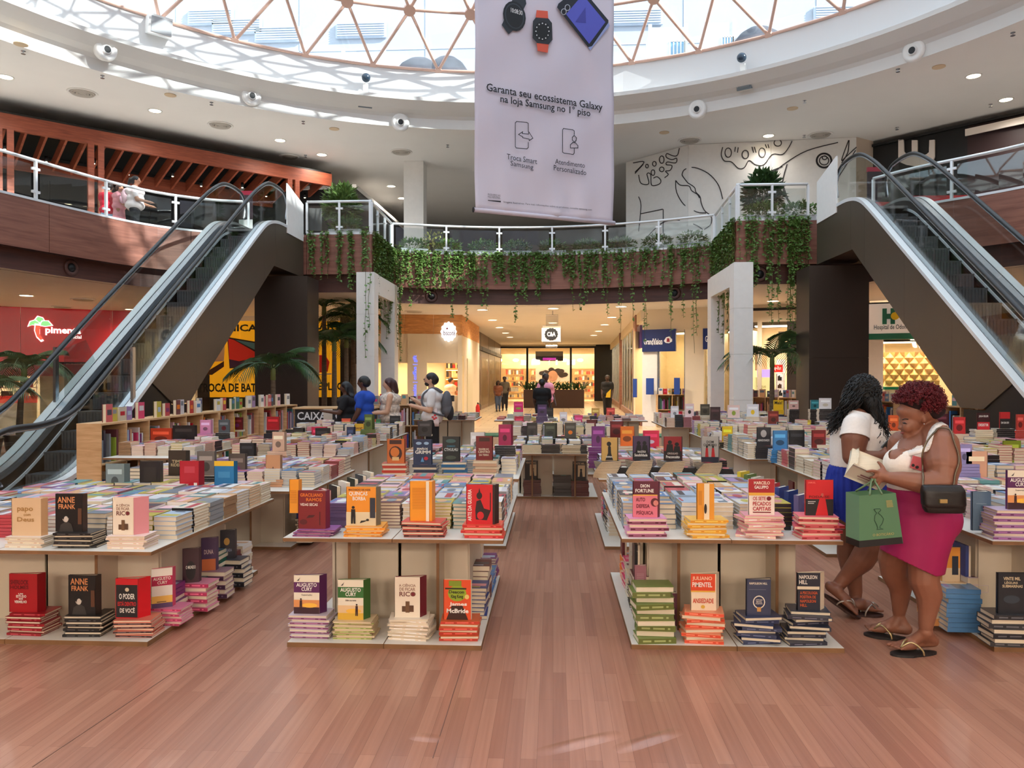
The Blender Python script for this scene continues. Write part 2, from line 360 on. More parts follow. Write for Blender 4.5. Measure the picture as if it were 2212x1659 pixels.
for i in range(len(EDGE)-1): mb.face([tuple(EDGE[i][:2])+(ZW,), tuple(EDGE[i+1][:2])+(ZW,), tuple(q[i+1][:2])+(ZW,), tuple(q[i][:2])+(ZW,)])
mb.build('band_soffit', M_DARKW, wg)
# wall speakers / round dark vents in the lower band
for px, py in [(155, 590), (932, 632), (1458, 622), (1640, 612)]:
    best = None
    for a, b in zip(q[:-1], q[1:]):
        for s_ in range(12):
            p = a.lerp(b, s_/12); pp = proj((p.x, p.y, 4.05))
            if pp and (best is None or abs(pp[0]-px) < best[0]): best = (abs(pp[0]-px), p, (b-a).normalized())
    p, t = best[1], best[2]; n = Vector((t.y, -t.x, 0)); R = Matrix.Rotation(0, 3, 'Z'); M3 = n.to_track_quat('Z', 'Y').to_matrix()
    e = empty('round_wall_speaker', (p.x, p.y, 4.05), 'round dark speaker in the fascia band '+{155: 'above the red shop', 932: 'above the cafe', 1458: 'above the blue shop signs', 1640: 'beside the right white column'}[px], 'speaker', 'speakers in the gallery band')
    MB().lathe([(.16, 0), (.19, .02), (.15, .05), (.12, .03)], 20, (p.x, p.y, 4.05), M3).build('rim', M_DARKW, e, True)
    MB().lathe([(.12, .02), (.05, .06), (.02, .07)], 16, (p.x, p.y, 4.05), M3).build('cone', M_BLACK, e, True)
# upper ceiling with round opening, lip, drum
mb = MB(); N = 96; ring = lambda r, z: [(RC.x+r*math.cos(2*PI*i/N), RC.y+r*math.sin(2*PI*i/N), z) for i in range(N)]
def rings(mb, prof, flip=False):
    R = [ring(r, z) for r, z in prof]
    for a, b in zip(R[:-1], R[1:]):
        for i in range(N): j = (i+1) % N; mb.face([a[i], a[j], b[j], b[i]] if not flip else [b[i], b[j], a[j], a[i]])
rings(mb, [(RR, ZC), (62, ZC)]); o = st(mb.build('ceiling_upper', M_CEIL)); tag(o, 'white upper ceiling around the round skylight')
mb = MB(); rings(mb, [(RR, ZC), (RR-.02, ZC+.28), (RR-.1, ZC+.36), (RR-.3, ZC+.44), (RR-.5, ZC+.56), (RR-.6, ZC+.62), (RR-.62, ZC+.72), (RR-.3, ZC+.74), (RD, ZC+.76)]); o = st(mb.build('trim_1', mat('moulding_paint', (218, 216, 212), .8), smooth=True)); tag(o, 'white curved moulding ring under the skylight drum')
mb = MB(); rings(mb, [(RD, ZC+.76), (RD, ZD), (RD+.35, ZD), (RD+.35, ZC+.3)]); o = st(mb.build('wall_drum', mat('drum_paint', (214, 213, 212), .8))); tag(o, 'white drum wall below the glass dome')
# ------------------------------------------------------------------ glass dome
dome = empty('skylight_dome', (RC.x, RC.y, ZD), 'triangulated glass skylight dome with pale pink struts over the atrium', 'skylight')
th0 = math.radians(41); RS = RD/math.sin(th0); zc = ZD-RS*math.cos(th0); NN = 40; NODE = []
for k in range(7):
    th = th0-math.radians(5.4)*k; NODE.append([Vector((RC.x+RS*math.sin(th)*math.cos(2*PI*(i+0.5*(k % 2)+.2)/NN), RC.y+RS*math.sin(th)*math.sin(2*PI*(i+0.5*(k % 2)+.2)/NN), zc+RS*math.cos(th))) for i in range(NN)])
def inview(p, m=60):
    q = proj(p); return q is not None and -m < q[0] < 2212+m and -m-60 < q[1] < 1659+m
struts, panes = [], []
for k in range(7):
    for i in range(NN):
        a = NODE[k][i]; struts.append((a, NODE[k][(i+1) % NN]))
        if k < 6:
            j = i if k % 2 == 0 else (i+1) % NN
            u1 = NODE[k+1][j]; u0 = NODE[k+1][(j-1) % NN]
            struts += [(a, u1), (a, u0)]; panes.append((a, NODE[k][(i+1) % NN], u1)); panes.append((u0, a, u1))
unit = MB().tube([(0, 0, 0), (0, 0, 1)], 0.045, 8).mesh('strut', True); unit.materials.append(M_TRUSS)
rest = MB(); cnt = 0
for a, b in struts:
    if inview(a) or inview(b):
        o = bpy.data.objects.new('strut', unit); COL.objects.link(o); o.parent = dome; o.matrix_parent_inverse = dome.matrix_basis.inverted()
        d = b-a; o.matrix_basis = Matrix.Translation(a) @ d.to_track_quat('Z', 'Y').to_matrix().to_4x4() @ Matrix.Diagonal((1, 1, d.length, 1)); cnt += 1
    else: rest.tube([a, b], 0.045, 6)
rest.build('far_struts', M_TRUSS, dome, True, kind='stuff')
nd = MB().lathe([(.17, -.05), (.17, .05), (.1, .07)], 14).mesh('node_hub'); nd.materials.append(M_TRUSS)
for k in range(7):
    for p in NODE[k]:
        if inview(p):
            o = bpy.data.objects.new('node_hub', nd); COL.objects.link(o); o.parent = dome; o.matrix_parent_inverse = dome.matrix_basis.inverted()
            o.matrix_basis = Matrix.Translation(p) @ (p-Vector((RC.x, RC.y, zc))).to_track_quat('Z', 'Y').to_matrix().to_4x4() @ Matrix.Diagonal((1 if k else .6, 1 if k else .6, 1, 1))
rest = MB()
for t in panes:
    t = [p+(p-Vector((RC.x, RC.y, zc))).normalized()*0.06 for p in t]; c = (t[0]+t[1]+t[2])/3; tt = [c+(p-c)*0.985 for p in t]; nrm = (t[0]-Vector((RC.x, RC.y, zc))).normalized()*0.012
    if any(inview(p) for p in t): MB().extrude(tt, nrm).build('pane', M_DOME, dome)
    else: rest.extrude(tt, nrm)
rest.build('far_panes', M_DOME, dome, kind='stuff')
cap = MB(); cap.add([p+Vector((0, 0, .05)) for p in NODE[6]]+[Vector((RC.x, RC.y, zc+RS))], [(i, (i+1) % NN, NN) for i in range(NN)]); cap.build('crown_glass', M_DOME, dome)
# outside: pale building around the skylight, roof units, tarpaulins
M_BWALL = mat('outside_wall', (176, 182, 190), 0.9, var=0.05, scale=(.3, .3, .3))
ow = empty('office_building', (0, 40, 11), 'pale concrete building seen through the skylight', 'building')
MB().box(-26, 36, ZC+.9, 30, 37, 34).build('wall', M_BWALL, ow)
for i in range(9): MB().box(-24+i*6, 35.97, 9, -23.96+i*6, 36.0, 33).build('wall_joint', mat('joint_grey', (190, 194, 200), 0.9), ow)
for i in range(4): MB().box(-25, 35.97, 13+i*4, 29, 36.0, 13.05+i*4).build('wall_joint', MATS['joint_grey'], ow)
MB().box(-26, 24.0, ZC+.9, 30, 36, ZC+1.2).build('roof_deck', M_BWALL, ow)
LOUV = mat('louver_grey', (188, 196, 206), 0.7)
for px, py, wd in [(455, 38, 2.2), (512, 58, 2.4), (600, 75, 2.2), (780, 66, 2.4), (1370, 38, 2.6), (1830, 30, 3)]:
    p = aty(px, py, 35.9); e = empty('wall_louver', p, 'grey louvred vent on the outside wall, '+{455: 'leftmost', 512: 'second from the left', 600: 'third from the left', 780: 'fourth from the left', 1370: 'just right of the banner', 1830: 'far right'}[px], 'vent', 'vents on the outside wall')
    MB().box(p.x-wd/2, 35.85, p.z-.35, p.x+wd/2, 35.97, p.z+.35).build('frame', LOUV, e)
    for k in range(6): MB().box(p.x-wd/2+.08, 35.78, p.z-.28+k*.11, p.x+wd/2-.08, 35.86, p.z-.23+k*.11).build('slat', LOUV, e)
def roof_unit(px0, px1, py0, py1, Y, lab, grid):
    a, b = aty(px0, py1, Y), aty(px1, py0, Y); e = empty('roof_unit', (a.x, Y, ZC+1.2), lab, 'air unit', 'roof units outside the dome')
    MB().box(a.x, Y, ZC+1.2, b.x, Y+1.2, b.z).build('casing', M_WHITE, e)
    for x in (a.x, b.x): MB().box(x-.06, Y-.05, ZC+1.2, x+.06, Y+.02, b.z+.1).build('post', M_WHITE, e)
    if grid:
        w_ = (b.x-a.x); bl = mat('blue_grid_pane', (120, 168, 196), 0.3)
        x0, x1 = a.x+w_*.55, a.x+w_*.95
        MB().box(x0, Y-.03, ZC+1.3, x1, Y, b.z-.5).build('grille', bl, e)
        for k in range(5): MB().box(x0+(x1-x0)*k/4-.02, Y-.05, ZC+1.3, x0+(x1-x0)*k/4+.02, Y-.02, b.z-.5).build('grille_bar', M_WHITE, e)
        for k in range(4): zz = ZC+1.3+(b.z-.5-ZC-1.3)*k/3; MB().box(x0, Y-.05, zz-.02, x1, Y-.02, zz+.02).build('grille_bar', M_WHITE, e)
roof_unit(1404, 1482, 58, 140, 27, 'white roof unit with blue grid grille right of the banner', True)
roof_unit(1526, 1586, 48, 120, 26.5, 'white roof unit with blue grid grille, second from the banner', True)
roof_unit(742, 830, 112, 140, 27.5, 'low white roof box left of the banner', False)
tm = mat('grey_tarpaulin', (84, 86, 94), 0.9, var=0.3, scale=(2, 2, 2), bump=0.6)
for px, py, rx, rz, lab in [(905, 138, 1.0, .62, 'dark tarpaulin mound on the roof left of the banner'), (965, 140, .9, .7, 'bluish tarpaulin mound touching the banner edge'), (1640, 70, 1.0, .6, 'dark tarpaulin mound on the roof at the right')]:
    p = aty(px, py, 26.4); MB().ell((p.x, 26.4, p.z-.75), (rx*.95, .6, rz+.35), 14, 9).build('roof_tarpaulin', tm, smooth=True, label=lab, cat='tarpaulin', group='tarpaulins on the roof')
rb = empty('louvred_block', (14, 15, ZC+1.2), 'grey blue louvred rooftop block at the right of the dome', 'building'); gb = mat('slate_louver', (84, 98, 128), 0.6)
MB().box(12.9, 12.4, ZC+.2, 24, 24, 14.6).build('core', gb, rb)
for k in range(14): MB().box(12.72, 12.4, ZC+1.4+k*.27, 12.9, 24, ZC+1.52+k*.27).build('slat', mat('louver_pale', (150, 156, 170), 0.6), rb)
tb = empty('sun_blocker', (17, 3, ZC), 'added unseen stepped block right of the dome, shading banner and gallery', 'building')  # unseen block added and stepped to shade banner and shape the gallery sun patch
MB().box(13.4, -25, ZC+.2, 17, 5.5, 21.3).build('tall_blocker', M_BWALL, tb)
MB().box(13.4, 5.5, ZC+.2, 17, 12.3, 18.6).build('low_blocker', M_BWALL, tb)
# shell behind / around the camera and far sides
M_SHELL = mat('shell_wall', (205, 196, 186), 0.85)
for n, a in [('wall_back', (-46, -14.5, 0, 46, -14, ZC)), ('wall_left', (-46, -14, 0, -45.5, 60, ZC)), ('wall_right', (45.5, -14, 0, 46, 60, ZC)), ('wall_far', (-46, 60, 0, 46, 60.5, ZC))]:
    tag(st(box(n, M_SHELL, *a)), 'plain outer wall of the mall, '+n[5:]+' side')
# ------------------------------------------------------------------ railings
def railing(name, pts, label, step, post0=True):
    e = empty(name, (pts[0].x, pts[0].y, ZT), label, 'railing', 'glass railings of the gallery')
    mb = MB(); thick_strip(mb, offs(pts, -.01), ZT, ZT+.05, .09); mb.build('base_rail', M_ALU, e)
    P = offs(pts, .04)
    MB().tube([(p.x, p.y, ZT+.86) for p in P], .035, 8).build('handrail', M_ALU, e, True)
    acc = []; L = 0
    for a, b in zip(P[:-1], P[1:]): acc.append((L, a, b)); L += (b-a).length
    n = max(1, round(L/step))
    def at(s):
        for l, a, b in acc[::-1]:
            if s >= l-1e-6: return a.lerp(b, min(1, (s-l)/(b-a).length)), (b-a).normalized()
    for i in range(n+1):
        p, t = at(L*i/n)
        o = MB().beam((p.x, p.y, ZT+.05), (p.x, p.y, ZT+.84), .06, .05, (t.x, t.y, 0)).build('post', M_ALU, e)
        for zz in (.2, .68):
            if 0 < i < n: MB().beam(p-t*.09+Vector((0, 0, ZT+zz)), p+t*.09+Vector((0, 0, ZT+zz)), .05, .05).build('glass_clamp', M_ALU, e)
        if i < n:
            mb = MB(); m_ = 4; S = [at(L*(i+(.06 if j == 0 else (.94 if j == m_ else j/m_)))/n)[0] for j in range(m_+1)]
            thick_strip(mb, S, ZT+.10, ZT+.76, .012); mb.build('glass_panel', M_GLASS, e)
vis = [p for p in SL if p.y > 8]
railing('gallery_railing', vis, 'curved glass railing of the left gallery in front of the wooden pergola', 1.75)
railing('gallery_railing', RUNS['corner_left'][:2], 'short glass railing beside the left escalator landing', .75)
railing('gallery_railing', RUNS['corner_left'][1:], 'glass railing returning back from the left balcony corner', 1.0)
railing('gallery_railing', SCc, 'curved glass railing of the far balcony above the hanging vines', 1.55)
railing('gallery_railing', RUNS['corner_right'][:2], 'glass railing returning back from the right balcony corner', 1.0)
railing('gallery_railing', RUNS['corner_right'][1:], 'short glass railing beside the right escalator landing', .75)
railing('gallery_railing', [p for p in SR if p.y > 8], 'curved glass railing of the right gallery below the black shop', 1.75)
# ------------------------------------------------------------------ columns
def col(name, x0, y0, z0, x1, y1, z1, m, label, cat='column', joints=0):
    e = empty(name, ((x0+x1)/2, (y0+y1)/2, z0), label, cat)
    n = joints+1
    for i in range(n): a = z0+(z1-z0)*i/n; b = z0+(z1-z0)*(i+1)/n; MB().box(x0, y0, a+(.004 if i else 0), x1, y1, b-.004).build('cladding_panel', m, e)
    MB().box(x0+.01, y0+.01, z0, x1-.01, y1-.01, z1).build('core', m, e)
    return e
c = col('portal_column', -4.99, 19.3, 0, -4.53, 19.75, ZW, M_WHITE, 'white front column under the left balcony corner', joints=3)
c = col('portal_column', -4.95, 21.9, 0, -4.55, 22.4, ZW, M_WHITE, 'white rear column left of the cafe, thick with vines', joints=3)
MB().box(-4.97, 19.75, 3.75, -4.56, 21.9, ZW).build('lintel', M_WHITE, c)
c = col('portal_column', 4.18, 18.1, 0, 4.62, 18.55, ZW, M_WHITE, 'white front column under the right balcony corner', joints=3)
c = col('portal_column', 4.22, 20.9, 0, 4.58, 21.35, ZW, M_WHITE, 'white rear column beside the blue shop signs', joints=3)
MB().box(4.2, 18.55, 3.75, 4.6, 20.9, ZW).build('lintel', M_WHITE, c)
a, b = aty(550, 700, 18.3), aty(664, 700, 18.3); col('escalator_pier', a.x, 18.3, 0, b.x, 19.2, 4.05, M_BROWND, 'dark brown panelled pier under the left escalator', joints=1)
a, b = aty(1748, 700, 17.2), aty(1877, 700, 17.2); col('escalator_pier', a.x, 17.2, 0, b.x, 18.1, 4.05, M_BROWND, 'dark brown panelled pier under the right escalator', joints=1)
p, q2 = atz(872, 348, ZC), atz(915, 348, ZC); col('upper_column', p.x, p.y, ZF, q2.x, p.y+.7, ZC, M_WHITE, 'white square column on the upper floor behind the left planters')
# ================================================================== ESCALATORS
SK = smooth_line([Vector((0, y, z)) for y, z in [(8.75, .20), (9.4, .21), (9.95, .26), (10.5, .50), (11.2, .97), (12.6, 1.96), (14.0, 2.95), (15.4, 3.93), (16.6, 4.77), (17.15, 5.10), (17.7, 5.24), (18.4, 5.27), (19.6, 5.27)]], 4)
HR = smooth_line([Vector((0, y, z)) for y, z in [(8.78, .32), (8.55, .55), (8.62, .84), (8.95, .97), (9.6, 1.0), (10.2, 1.14), (10.85, 1.56), (12.4, 2.70), (14.4, 4.11), (16.2, 5.38), (16.9, 5.83), (17.45, 6.08), (18.0, 6.14), (18.5, 6.08), (18.72, 5.85), (18.66, 5.5)]], 5)
def skz(y):
    for a, b in zip(SK[:-1], SK[1:]):
        if a.y <= y <= b.y: return a.z+(b.z-a.z)*(y-a.y)/max(1e-6, b.y-a.y)
    return SK[-1].z if y > SK[-1].y else SK[0].z
def hrz(y):
    best = 0
    for a, b in zip(HR[:-1], HR[1:]):
        if min(a.y, b.y) <= y <= max(a.y, b.y) and abs(b.y-a.y) > 1e-5: best = max(best, a.z+(b.z-a.z)*(y-a.y)/(b.y-a.y))
    return best
def escalator(xn, sgn, dy, yend, label):
    X = lambda d: xn+sgn*d                               # d = distance from the near (atrium) side
    T = lambda p, d: Vector((X(d), min(p[0]+dy, yend) if p[0] > 17 else p[0]+dy, p[1]))
    e = empty('escalator', (X(.65), 9.5+dy, 0), label, 'escalator', 'escalators of the atrium')
    sk = [(p.y, p.z) for p in SK]; hr = [(p.y, p.z) for p in HR]
    top = [p for p in sk if p[0] > 12.05]
    for d0, n in ((0.0, 'near'), (1.2, 'far')):
        # cladding split into joined panels
        bounds = [12.0, 13.6, 15.2, 16.9, 17.6, 19.6]
        def bot(y):
            if y > 17.5: return 4.18
            if y > 13.35: return 1.17+(y-13.35)*(4.18-1.17)/(17.5-13.35)
            if y > 12.75: return 1.15
            return 1.15+(12.75-y)*(skz(12.05)-1.2)/.7
        for a, b in zip(bounds[:-1], bounds[1:]):
            ys = sorted({a, b}|{y for y in (12.05, 12.75, 13.35, 17.5) if a < y < b}|{p[0] for p in sk if a < p[0] < b})
            up = [(y-(.004 if y == b else 0), skz(y)-.03) for y in ys]; lo = [(y-(.004 if y == b else 0), min(bot(y), skz(y)-.04)) for y in ys][::-1]
            MB().extrude([T(p, d0) for p in up+lo], (sgn*.1, 0, 0)).build('cladding_panel', M_BROWN, e)
        ys = [8.75, 9.4, 9.95, 10.5, 11.2, 12.05, 12.75]
        MB().extrude([T((y, skz(y)-.03 if y < 12.7 else 1.13), d0+.02) for y in ys]+[T((13.3, 1.13), d0+.02), T((13.3, 0.01), d0+.02), T((8.75, 0.01), d0+.02)], (sgn*.08, 0, 0)).build('base_skirt', M_BLACK, e)
        # deck profile: rounded aluminium strips along the skirt line
        def sweep(name, m, d_a, d_b, up0, up1):
            mb = MB(); base = []
            for (y, z) in sk:
                base.append([T((y, z+up0), d_a), T((y, z+up1), d_a), T((y, z+up1), d_b), T((y, z+up0), d_b)])
            for r0, r1 in zip(base[:-1], base[1:]):
                for k in range(4): mb.face([r0[k], r0[(k+1) % 4], r1[(k+1) % 4], r1[k]])
            mb.face(base[0]); mb.face(base[-1][::-1]); mb.build(name, m, e)
        if n == 'near':
            sweep('outer_deck', M_ALU, -.015, .10, -.05, .02); sweep('deck_groove', M_BLACK, .10, .115, -.05, .015); sweep('inner_deck', M_STEEL, .115, .20, -.06, .012); sweep('skirt_brush', M_BLACK, .20, .25, -.35, -.02); sweep('skirt_strip', M_ALU, .25, .26, -.2, -.16)
        else:
            sweep('outer_deck', M_ALU, 1.18, 1.315, -.05, .02); sweep('deck_groove', M_BLACK, 1.165, 1.18, -.05, .015); sweep('inner_deck', M_STEEL, 1.05, 1.165, -.09, .012); sweep('skirt_brush', M_BLACK, 1.0, 1.05, -.35, -.06); sweep('skirt_strip', M_ALU, .985, 1.0, -.26, -.21)
        dh = .12 if n == 'near' else 1.17
        MB().tube([T(p, dh) for p in hr], .036, 8).build('handrail', M_RUBBER, e, True)
        MB().tube([T((y, z-.045) if 8.9 < y < 18.4 else (y+(.05 if y < 10 else -.05), z-.02), dh) for y, z in hr], .018, 6).build('handrail_guide', M_STEEL, e, True)
        ys = [8.75, 9.9, 11.4, 12.9, 14.4, 15.9, 17.2, 18.6]
        for a, b in zip(ys[:-1], ys[1:]):
            n_ = 6; yy = [a+.01+(b-a-.02)*i/n_ for i in range(n_+1)]
            MB().extrude([T((y, skz(y)), dh) for y in yy]+[T((y, hrz(y)-.05), dh) for y in yy[::-1]], (sgn*.012, 0, 0)).build('glass_panel', M_GLASS, e)
    # steps
    k = 0; y = 10.05
    while y < 17.5:
        z = skz(y+.2)-.36 if y > 10.2 else -.02
        z = max(z, .02); z = min(z, ZF)
        mb = MB(); a, b = T((y, 0), .262), T((y+.40, 0), .985); x0, x1 = min(a.x, b.x), max(a.x, b.x)
        mb.box(x0, a.y, z-.03, x1, b.y, z)
        for r in range(14): xx = x0+(x1-x0)*(r+.5)/14; mb.box(xx-.012, a.y-.004, z-.26, xx+.012, a.y+.012, z)
        mb.box(x0, a.y+.01, z-.27, x1, a.y+.03, z-.02)
        mb.build('step', M_STEP, e); y += .40; k += 1
    a, b = T((17.3, 0), .25), T((19.6, 0), 1.0); MB().box(min(a.x, b.x), a.y, ZF-.05, max(a.x, b.x), b.y, ZF+.005).build('landing_plate', M_STEEL, e)
    a, b = T((8.6, 0), .1), T((10.1, 0), 1.15); MB().box(min(a.x, b.x), a.y, 0.005, max(a.x, b.x), b.y, .02).build('landing_plate', M_STEEL, e)
    MB().extrude([T((13.35, 1.17), .1), T((17.5, 4.18), .1), T((19.6, 4.18), .1), T((19.6, 4.22), .1), T((17.45, 4.24), .1), T((13.35, 1.24), .1)], (sgn*1.1, 0, 0)).build('soffit', M_BROWN, e)
    MB().extrude([T((18.35, 5.1), -.02), T((19.55, 5.1), -.02), T((19.55, 6.05), -.02), T((18.35, 6.3), -.02)], (sgn*.03, 0, 0)).build('end_panel', M_WHITE, e)
    for dd in (.12, 1.17):
        g = T((11.55, skz(11.55)), dd-.09 if dd < 1 else dd+.09)
        MB().box(g.x-.02, g.y-.04, g.z, g.x+.02, g.y+.04, g.z+.85).build('guard_post', M_STEEL, e)
        MB().extrude([T((11.55, skz(11.55)+.08), dd-.05), T((11.55, skz(11.55)+.83), dd-.05), T((12.1, skz(12.1)+.6), dd-.05), T((12.35, skz(12.35)+.1), dd-.05)], (sgn*.008, 0, 0)).build('guard_glass', M_GLASS, e)
    return e
escalator(-6.45, -1, 0.0, 19.64, 'escalator with brown cladding rising on the left past the red shop')
escalator(6.02, 1, -1.62, 18.45, 'escalator with brown cladding rising on the right behind the two women')
# ================================================================== UPPER FLOOR
# wooden pergola restaurant
A0, B0 = Vector((-15.2, 19.5, 0)), Vector((-7.75, 26.55, 0)); PL = Plane(A0, B0); nb = -PL.n                        # nb points away from the atrium
if nb.dot(Vector((-1, 1, 0))) < 0: nb = -nb
pe = empty('pergola', (-11.5, 23, ZF), 'reddish timber pergola over the dark restaurant on the left gallery', 'pergola')
ZP = 8.67
MB().beam(A0+Vector((0, 0, ZP-.2)), B0+Vector((0, 0, ZP-.2)), .12, .42).build('front_beam', M_PERG, pe)
MB().beam(A0+nb*2.2+Vector((0, 0, ZP-.75)), B0+nb*2.2+Vector((0, 0, ZP-.75)), .12, .4).build('rear_beam', M_PERG, pe)
L = PL.len; n = 21
for i in range(n):
    p = A0+PL.u*(L*(i+.4)/n); MB().beam(p+nb*.06+Vector((0, 0, ZP-.22)), p+nb*2.2+Vector((0, 0, ZP-.7)), .06, .34).build('rafter', M_PERG, pe)
for px in (10, 207, 633):
    u = PL.hit(px, 400)[0]
    for s_ in (-.13, .13):
        p = PL.at(u+s_, ZF); MB().beam(p, p+Vector((0, 0, ZP-.4-ZF)), .13, .16, (PL.u.x, PL.u.y, 0)).build('post', M_PERG, pe)
MB().extrude([A0+Vector((0, 0, ZP+.02)), B0+Vector((0, 0, ZP+.02)), B0+nb*5+Vector((0, 0, ZP+.02)), A0+nb*5+Vector((0, 0, ZP+.02))], (0, 0, .06)).build('roof_board', M_BLACK, pe)
for i in range(9):
    p = A0+PL.u*(L*(i+.7)/9.2)+nb*(.9+(i % 2)*.7)+Vector((0, 0, ZP-.72)); MB().lathe([(.05, .0), (.05, .16)], 10, p).build('spot_lamp', M_BLACK, pe, True); MB().lathe([(.03, -.01), (.03, .005)], 8, p).build('spot_lens', M_LAMP, pe)
rs = empty('restaurant_front', A0+nb*4, 'dark glazed restaurant behind the wooden pergola', 'restaurant')
dk = mat('restaurant_dark', (30, 29, 31), 0.5, var=0.1)
MB().extrude([A0+nb*4+Vector((0, 0, ZF)), B0+nb*4+Vector((0, 0, ZF)), B0+nb*4+Vector((0, 0, ZP)), A0+nb*4+Vector((0, 0, ZP))], nb*.2).build('back_wall', dk, rs)
MB().extrude([A0-PL.u*5+nb*4+Vector((0, 0, ZF)), A0+nb*4+Vector((0, 0, ZF)), A0+nb*4+Vector((0, 0, ZC)), A0-PL.u*5+nb*4+Vector((0, 0, ZC))], nb*.2).build('side_wall', dk, rs)
for i in range(7):
    p = A0+PL.u*(L*(i+.5)/7)+nb*3.0; MB().box(-.02, -.02, 0, .02, .02, 2.7, Matrix.Translation((p.x, p.y, ZF))).build('mullion', M_BLACK, rs)
for i, (u0, u1, zz, c_) in enumerate([(1.0, 4.2, 6.3, (255, 200, 90)), (2.0, 3.4, 5.9, (255, 200, 120))]):
    p, q_ = A0+PL.u*u0+nb*3.9, A0+PL.u*u1+nb*3.9; MB().beam(p+Vector((0, 0, zz)), q_+Vector((0, 0, zz)), .03, .03).build('light_strip', mat('warm_strip%d' % i, c_, .5, emit=4), rs)
for i, u in enumerate((2.2, 4.5, 6.6, 8.4)):
    p = A0+PL.u*u+nb*3.5; MB().box(p.x-.7, p.y-.3, ZF, p.x+.7, p.y+.3, ZF+1.15).build('counter', mat('counter_slate', (70, 76, 88), .5), rs)
# dark shop on the left of the upper corridor, corridor end
ds = empty('upper_dark_shop', (-7.5, 28, ZF), 'black fronted shop at the left of the upper corridor', 'shop')
MB().slab([(-11.5, 27.4), (-7.0, 27.0), (-6.55, 43), (-11.5, 43)], ZF, 8.3).build('front', M_BLACK, ds)
MB().slab([(-11.6, 27.3), (-6.95, 26.9), (-6.5, 43.05), (-11.6, 43)], 8.3, 8.42).build('cornice', M_CEIL, ds)
ue = empty('upper_corridor_end', (0, 44, ZF), 'beige and brown panelled end of the upper corridor', 'wall panelling')
MB().box(-12, 44, ZF, 10, 44.3, ZC).build('wall', M_CREAM, ue)
for x0, x1, z1 in [(-6, -3.4, 7.6), (-.6, 2.4, 7.8)]: MB().box(x0, 43.9, ZF, x1, 44, z1).build('panel', mat('tan_panel', (150, 112, 84), .5), ue)
MB().box(-3.2, 43.9, ZF, -2.6, 44.0, 7.8).build('panel', M_WHITE, ue); MB().box(-2.6, 43.85, ZF, -2.42, 44.0, 7.3).build('jamb', M_BLACK, ue)
# mural
S = .955
p0 = Vector((2.66, 28.49, 0))*S; t1 = atz(1487, 312, ZC); p1 = Vector((t1.x, t1.y, 0)); t2 = atz(1850, 296, ZC); p2 = Vector((t2.x, t2.y, 0))
mu = st(empty('wall_mural', p1, 'white wall painted with black line drawings of leaves and a toucan'))
for a, b in ((p0, p1), (p1, p2)):
    d = (b-a).normalized(); n_ = Vector((d.y, -d.x, 0)); k = max(1, round((b-a).length/2.5))
    for i in range(k):
        s0, s1 = a.lerp(b, i/k), a.lerp(b, (i+1)/k); MB().extrude([s0+d*.004+Vector((0, 0, ZF)), s1-d*.004+Vector((0, 0, ZF)), s1-d*.004+Vector((0, 0, ZC-.01)), s0+d*.004+Vector((0, 0, ZC-.01))], -n_*.1).build('wall_panel', M_WHITE, mu)
ink = mat('black_line_paint', (36, 30, 34), 0.6)
PA, PB = Plane(p0, p1), Plane(p1, p2)
def stroke(pts, closed=False, r=.028, sm=4):
    W = []
    for px, py in pts:
        P = PA if px < 1487 else PB; u, z = P.hit(px, py); W.append(P.at(u, z, .012))
    if closed: W.append(W[0])
    W = smooth_line(W, sm); mb = MB()
    for a, b in zip(W[:-1], W[1:]):
        if (b-a).length > 1e-4 and max(a.z, b.z) < ZC: mb.beam(a, b, .01, r, (0, 0, 1)) if abs((b-a).normalized().z) < .8 else mb.beam(a, b, .01, r, (PB.u.x, PB.u.y, 0))
    mb.build('painted_line', ink, mu)
def blob(cx, cy, rx, ry, rot=0): stroke([(cx+rx*math.cos(a)*math.cos(rot)-ry*math.sin(a)*math.sin(rot), cy+rx*math.cos(a)*math.sin(rot)+ry*math.sin(a)*math.cos(rot)) for a in [2*PI*i/10 for i in range(10)]], True)
stroke([(1468, 320), (1464, 335), (1455, 337), (1441, 332), (1440, 340), (1452, 345), (1462, 342), (1460, 352), (1442, 350), (1440, 356), (1452, 358), (1448, 368), (1438, 370), (1444, 377), (1436, 384)])
stroke([(1368, 352), (1392, 350), (1372, 372)]); stroke([(1372, 375), (1390, 355)])
stroke([(1380, 378), (1385, 396), (1402, 397), (1398, 376), (1406, 377), (1408, 400), (1424, 398), (1428, 390), (1420, 382), (1412, 385)])
for a in [(1398, 359, 3, 4), (1414, 354, 4, 5), (1430, 345, 5, 8), (1430, 366, 5, 5), (1411, 373, 4, 6)]: blob(*a)
stroke([(1486, 395), (1476, 382), (1474, 376), (1480, 366), (1500, 362), (1530, 375), (1552, 400), (1561, 430)]); stroke([(1486, 395), (1500, 405), (1503, 415), (1512, 425), (1515, 440), (1522, 455), (1536, 468), (1535, 485), (1521, 496)])
stroke([(1460, 390), (1470, 400), (1488, 402), (1494, 412), (1506, 420), (1511, 428)]); stroke([(1460, 390), (1462, 415), (1478, 442), (1505, 458), (1525, 460)])
stroke([(1400, 510), (1430, 482), (1462, 475), (1500, 485), (1518, 496)]); stroke([(1380, 425), (1385, 445), (1380, 500)]); stroke([(1384, 462), (1432, 452)], sm=2); stroke([(1433, 452), (1433, 505)], sm=2)
stroke([(1561, 318), (1558, 335), (1565, 348), (1580, 350), (1595, 364), (1608, 362), (1618, 347), (1632, 356), (1650, 356), (1668, 334), (1690, 334), (1704, 318), (1712, 302)])
for a in [(1573, 330, 7, 10), (1610, 334, 7, 9), (1646, 330, 7, 10), (1680, 309, 8, 7)]: blob(*a)
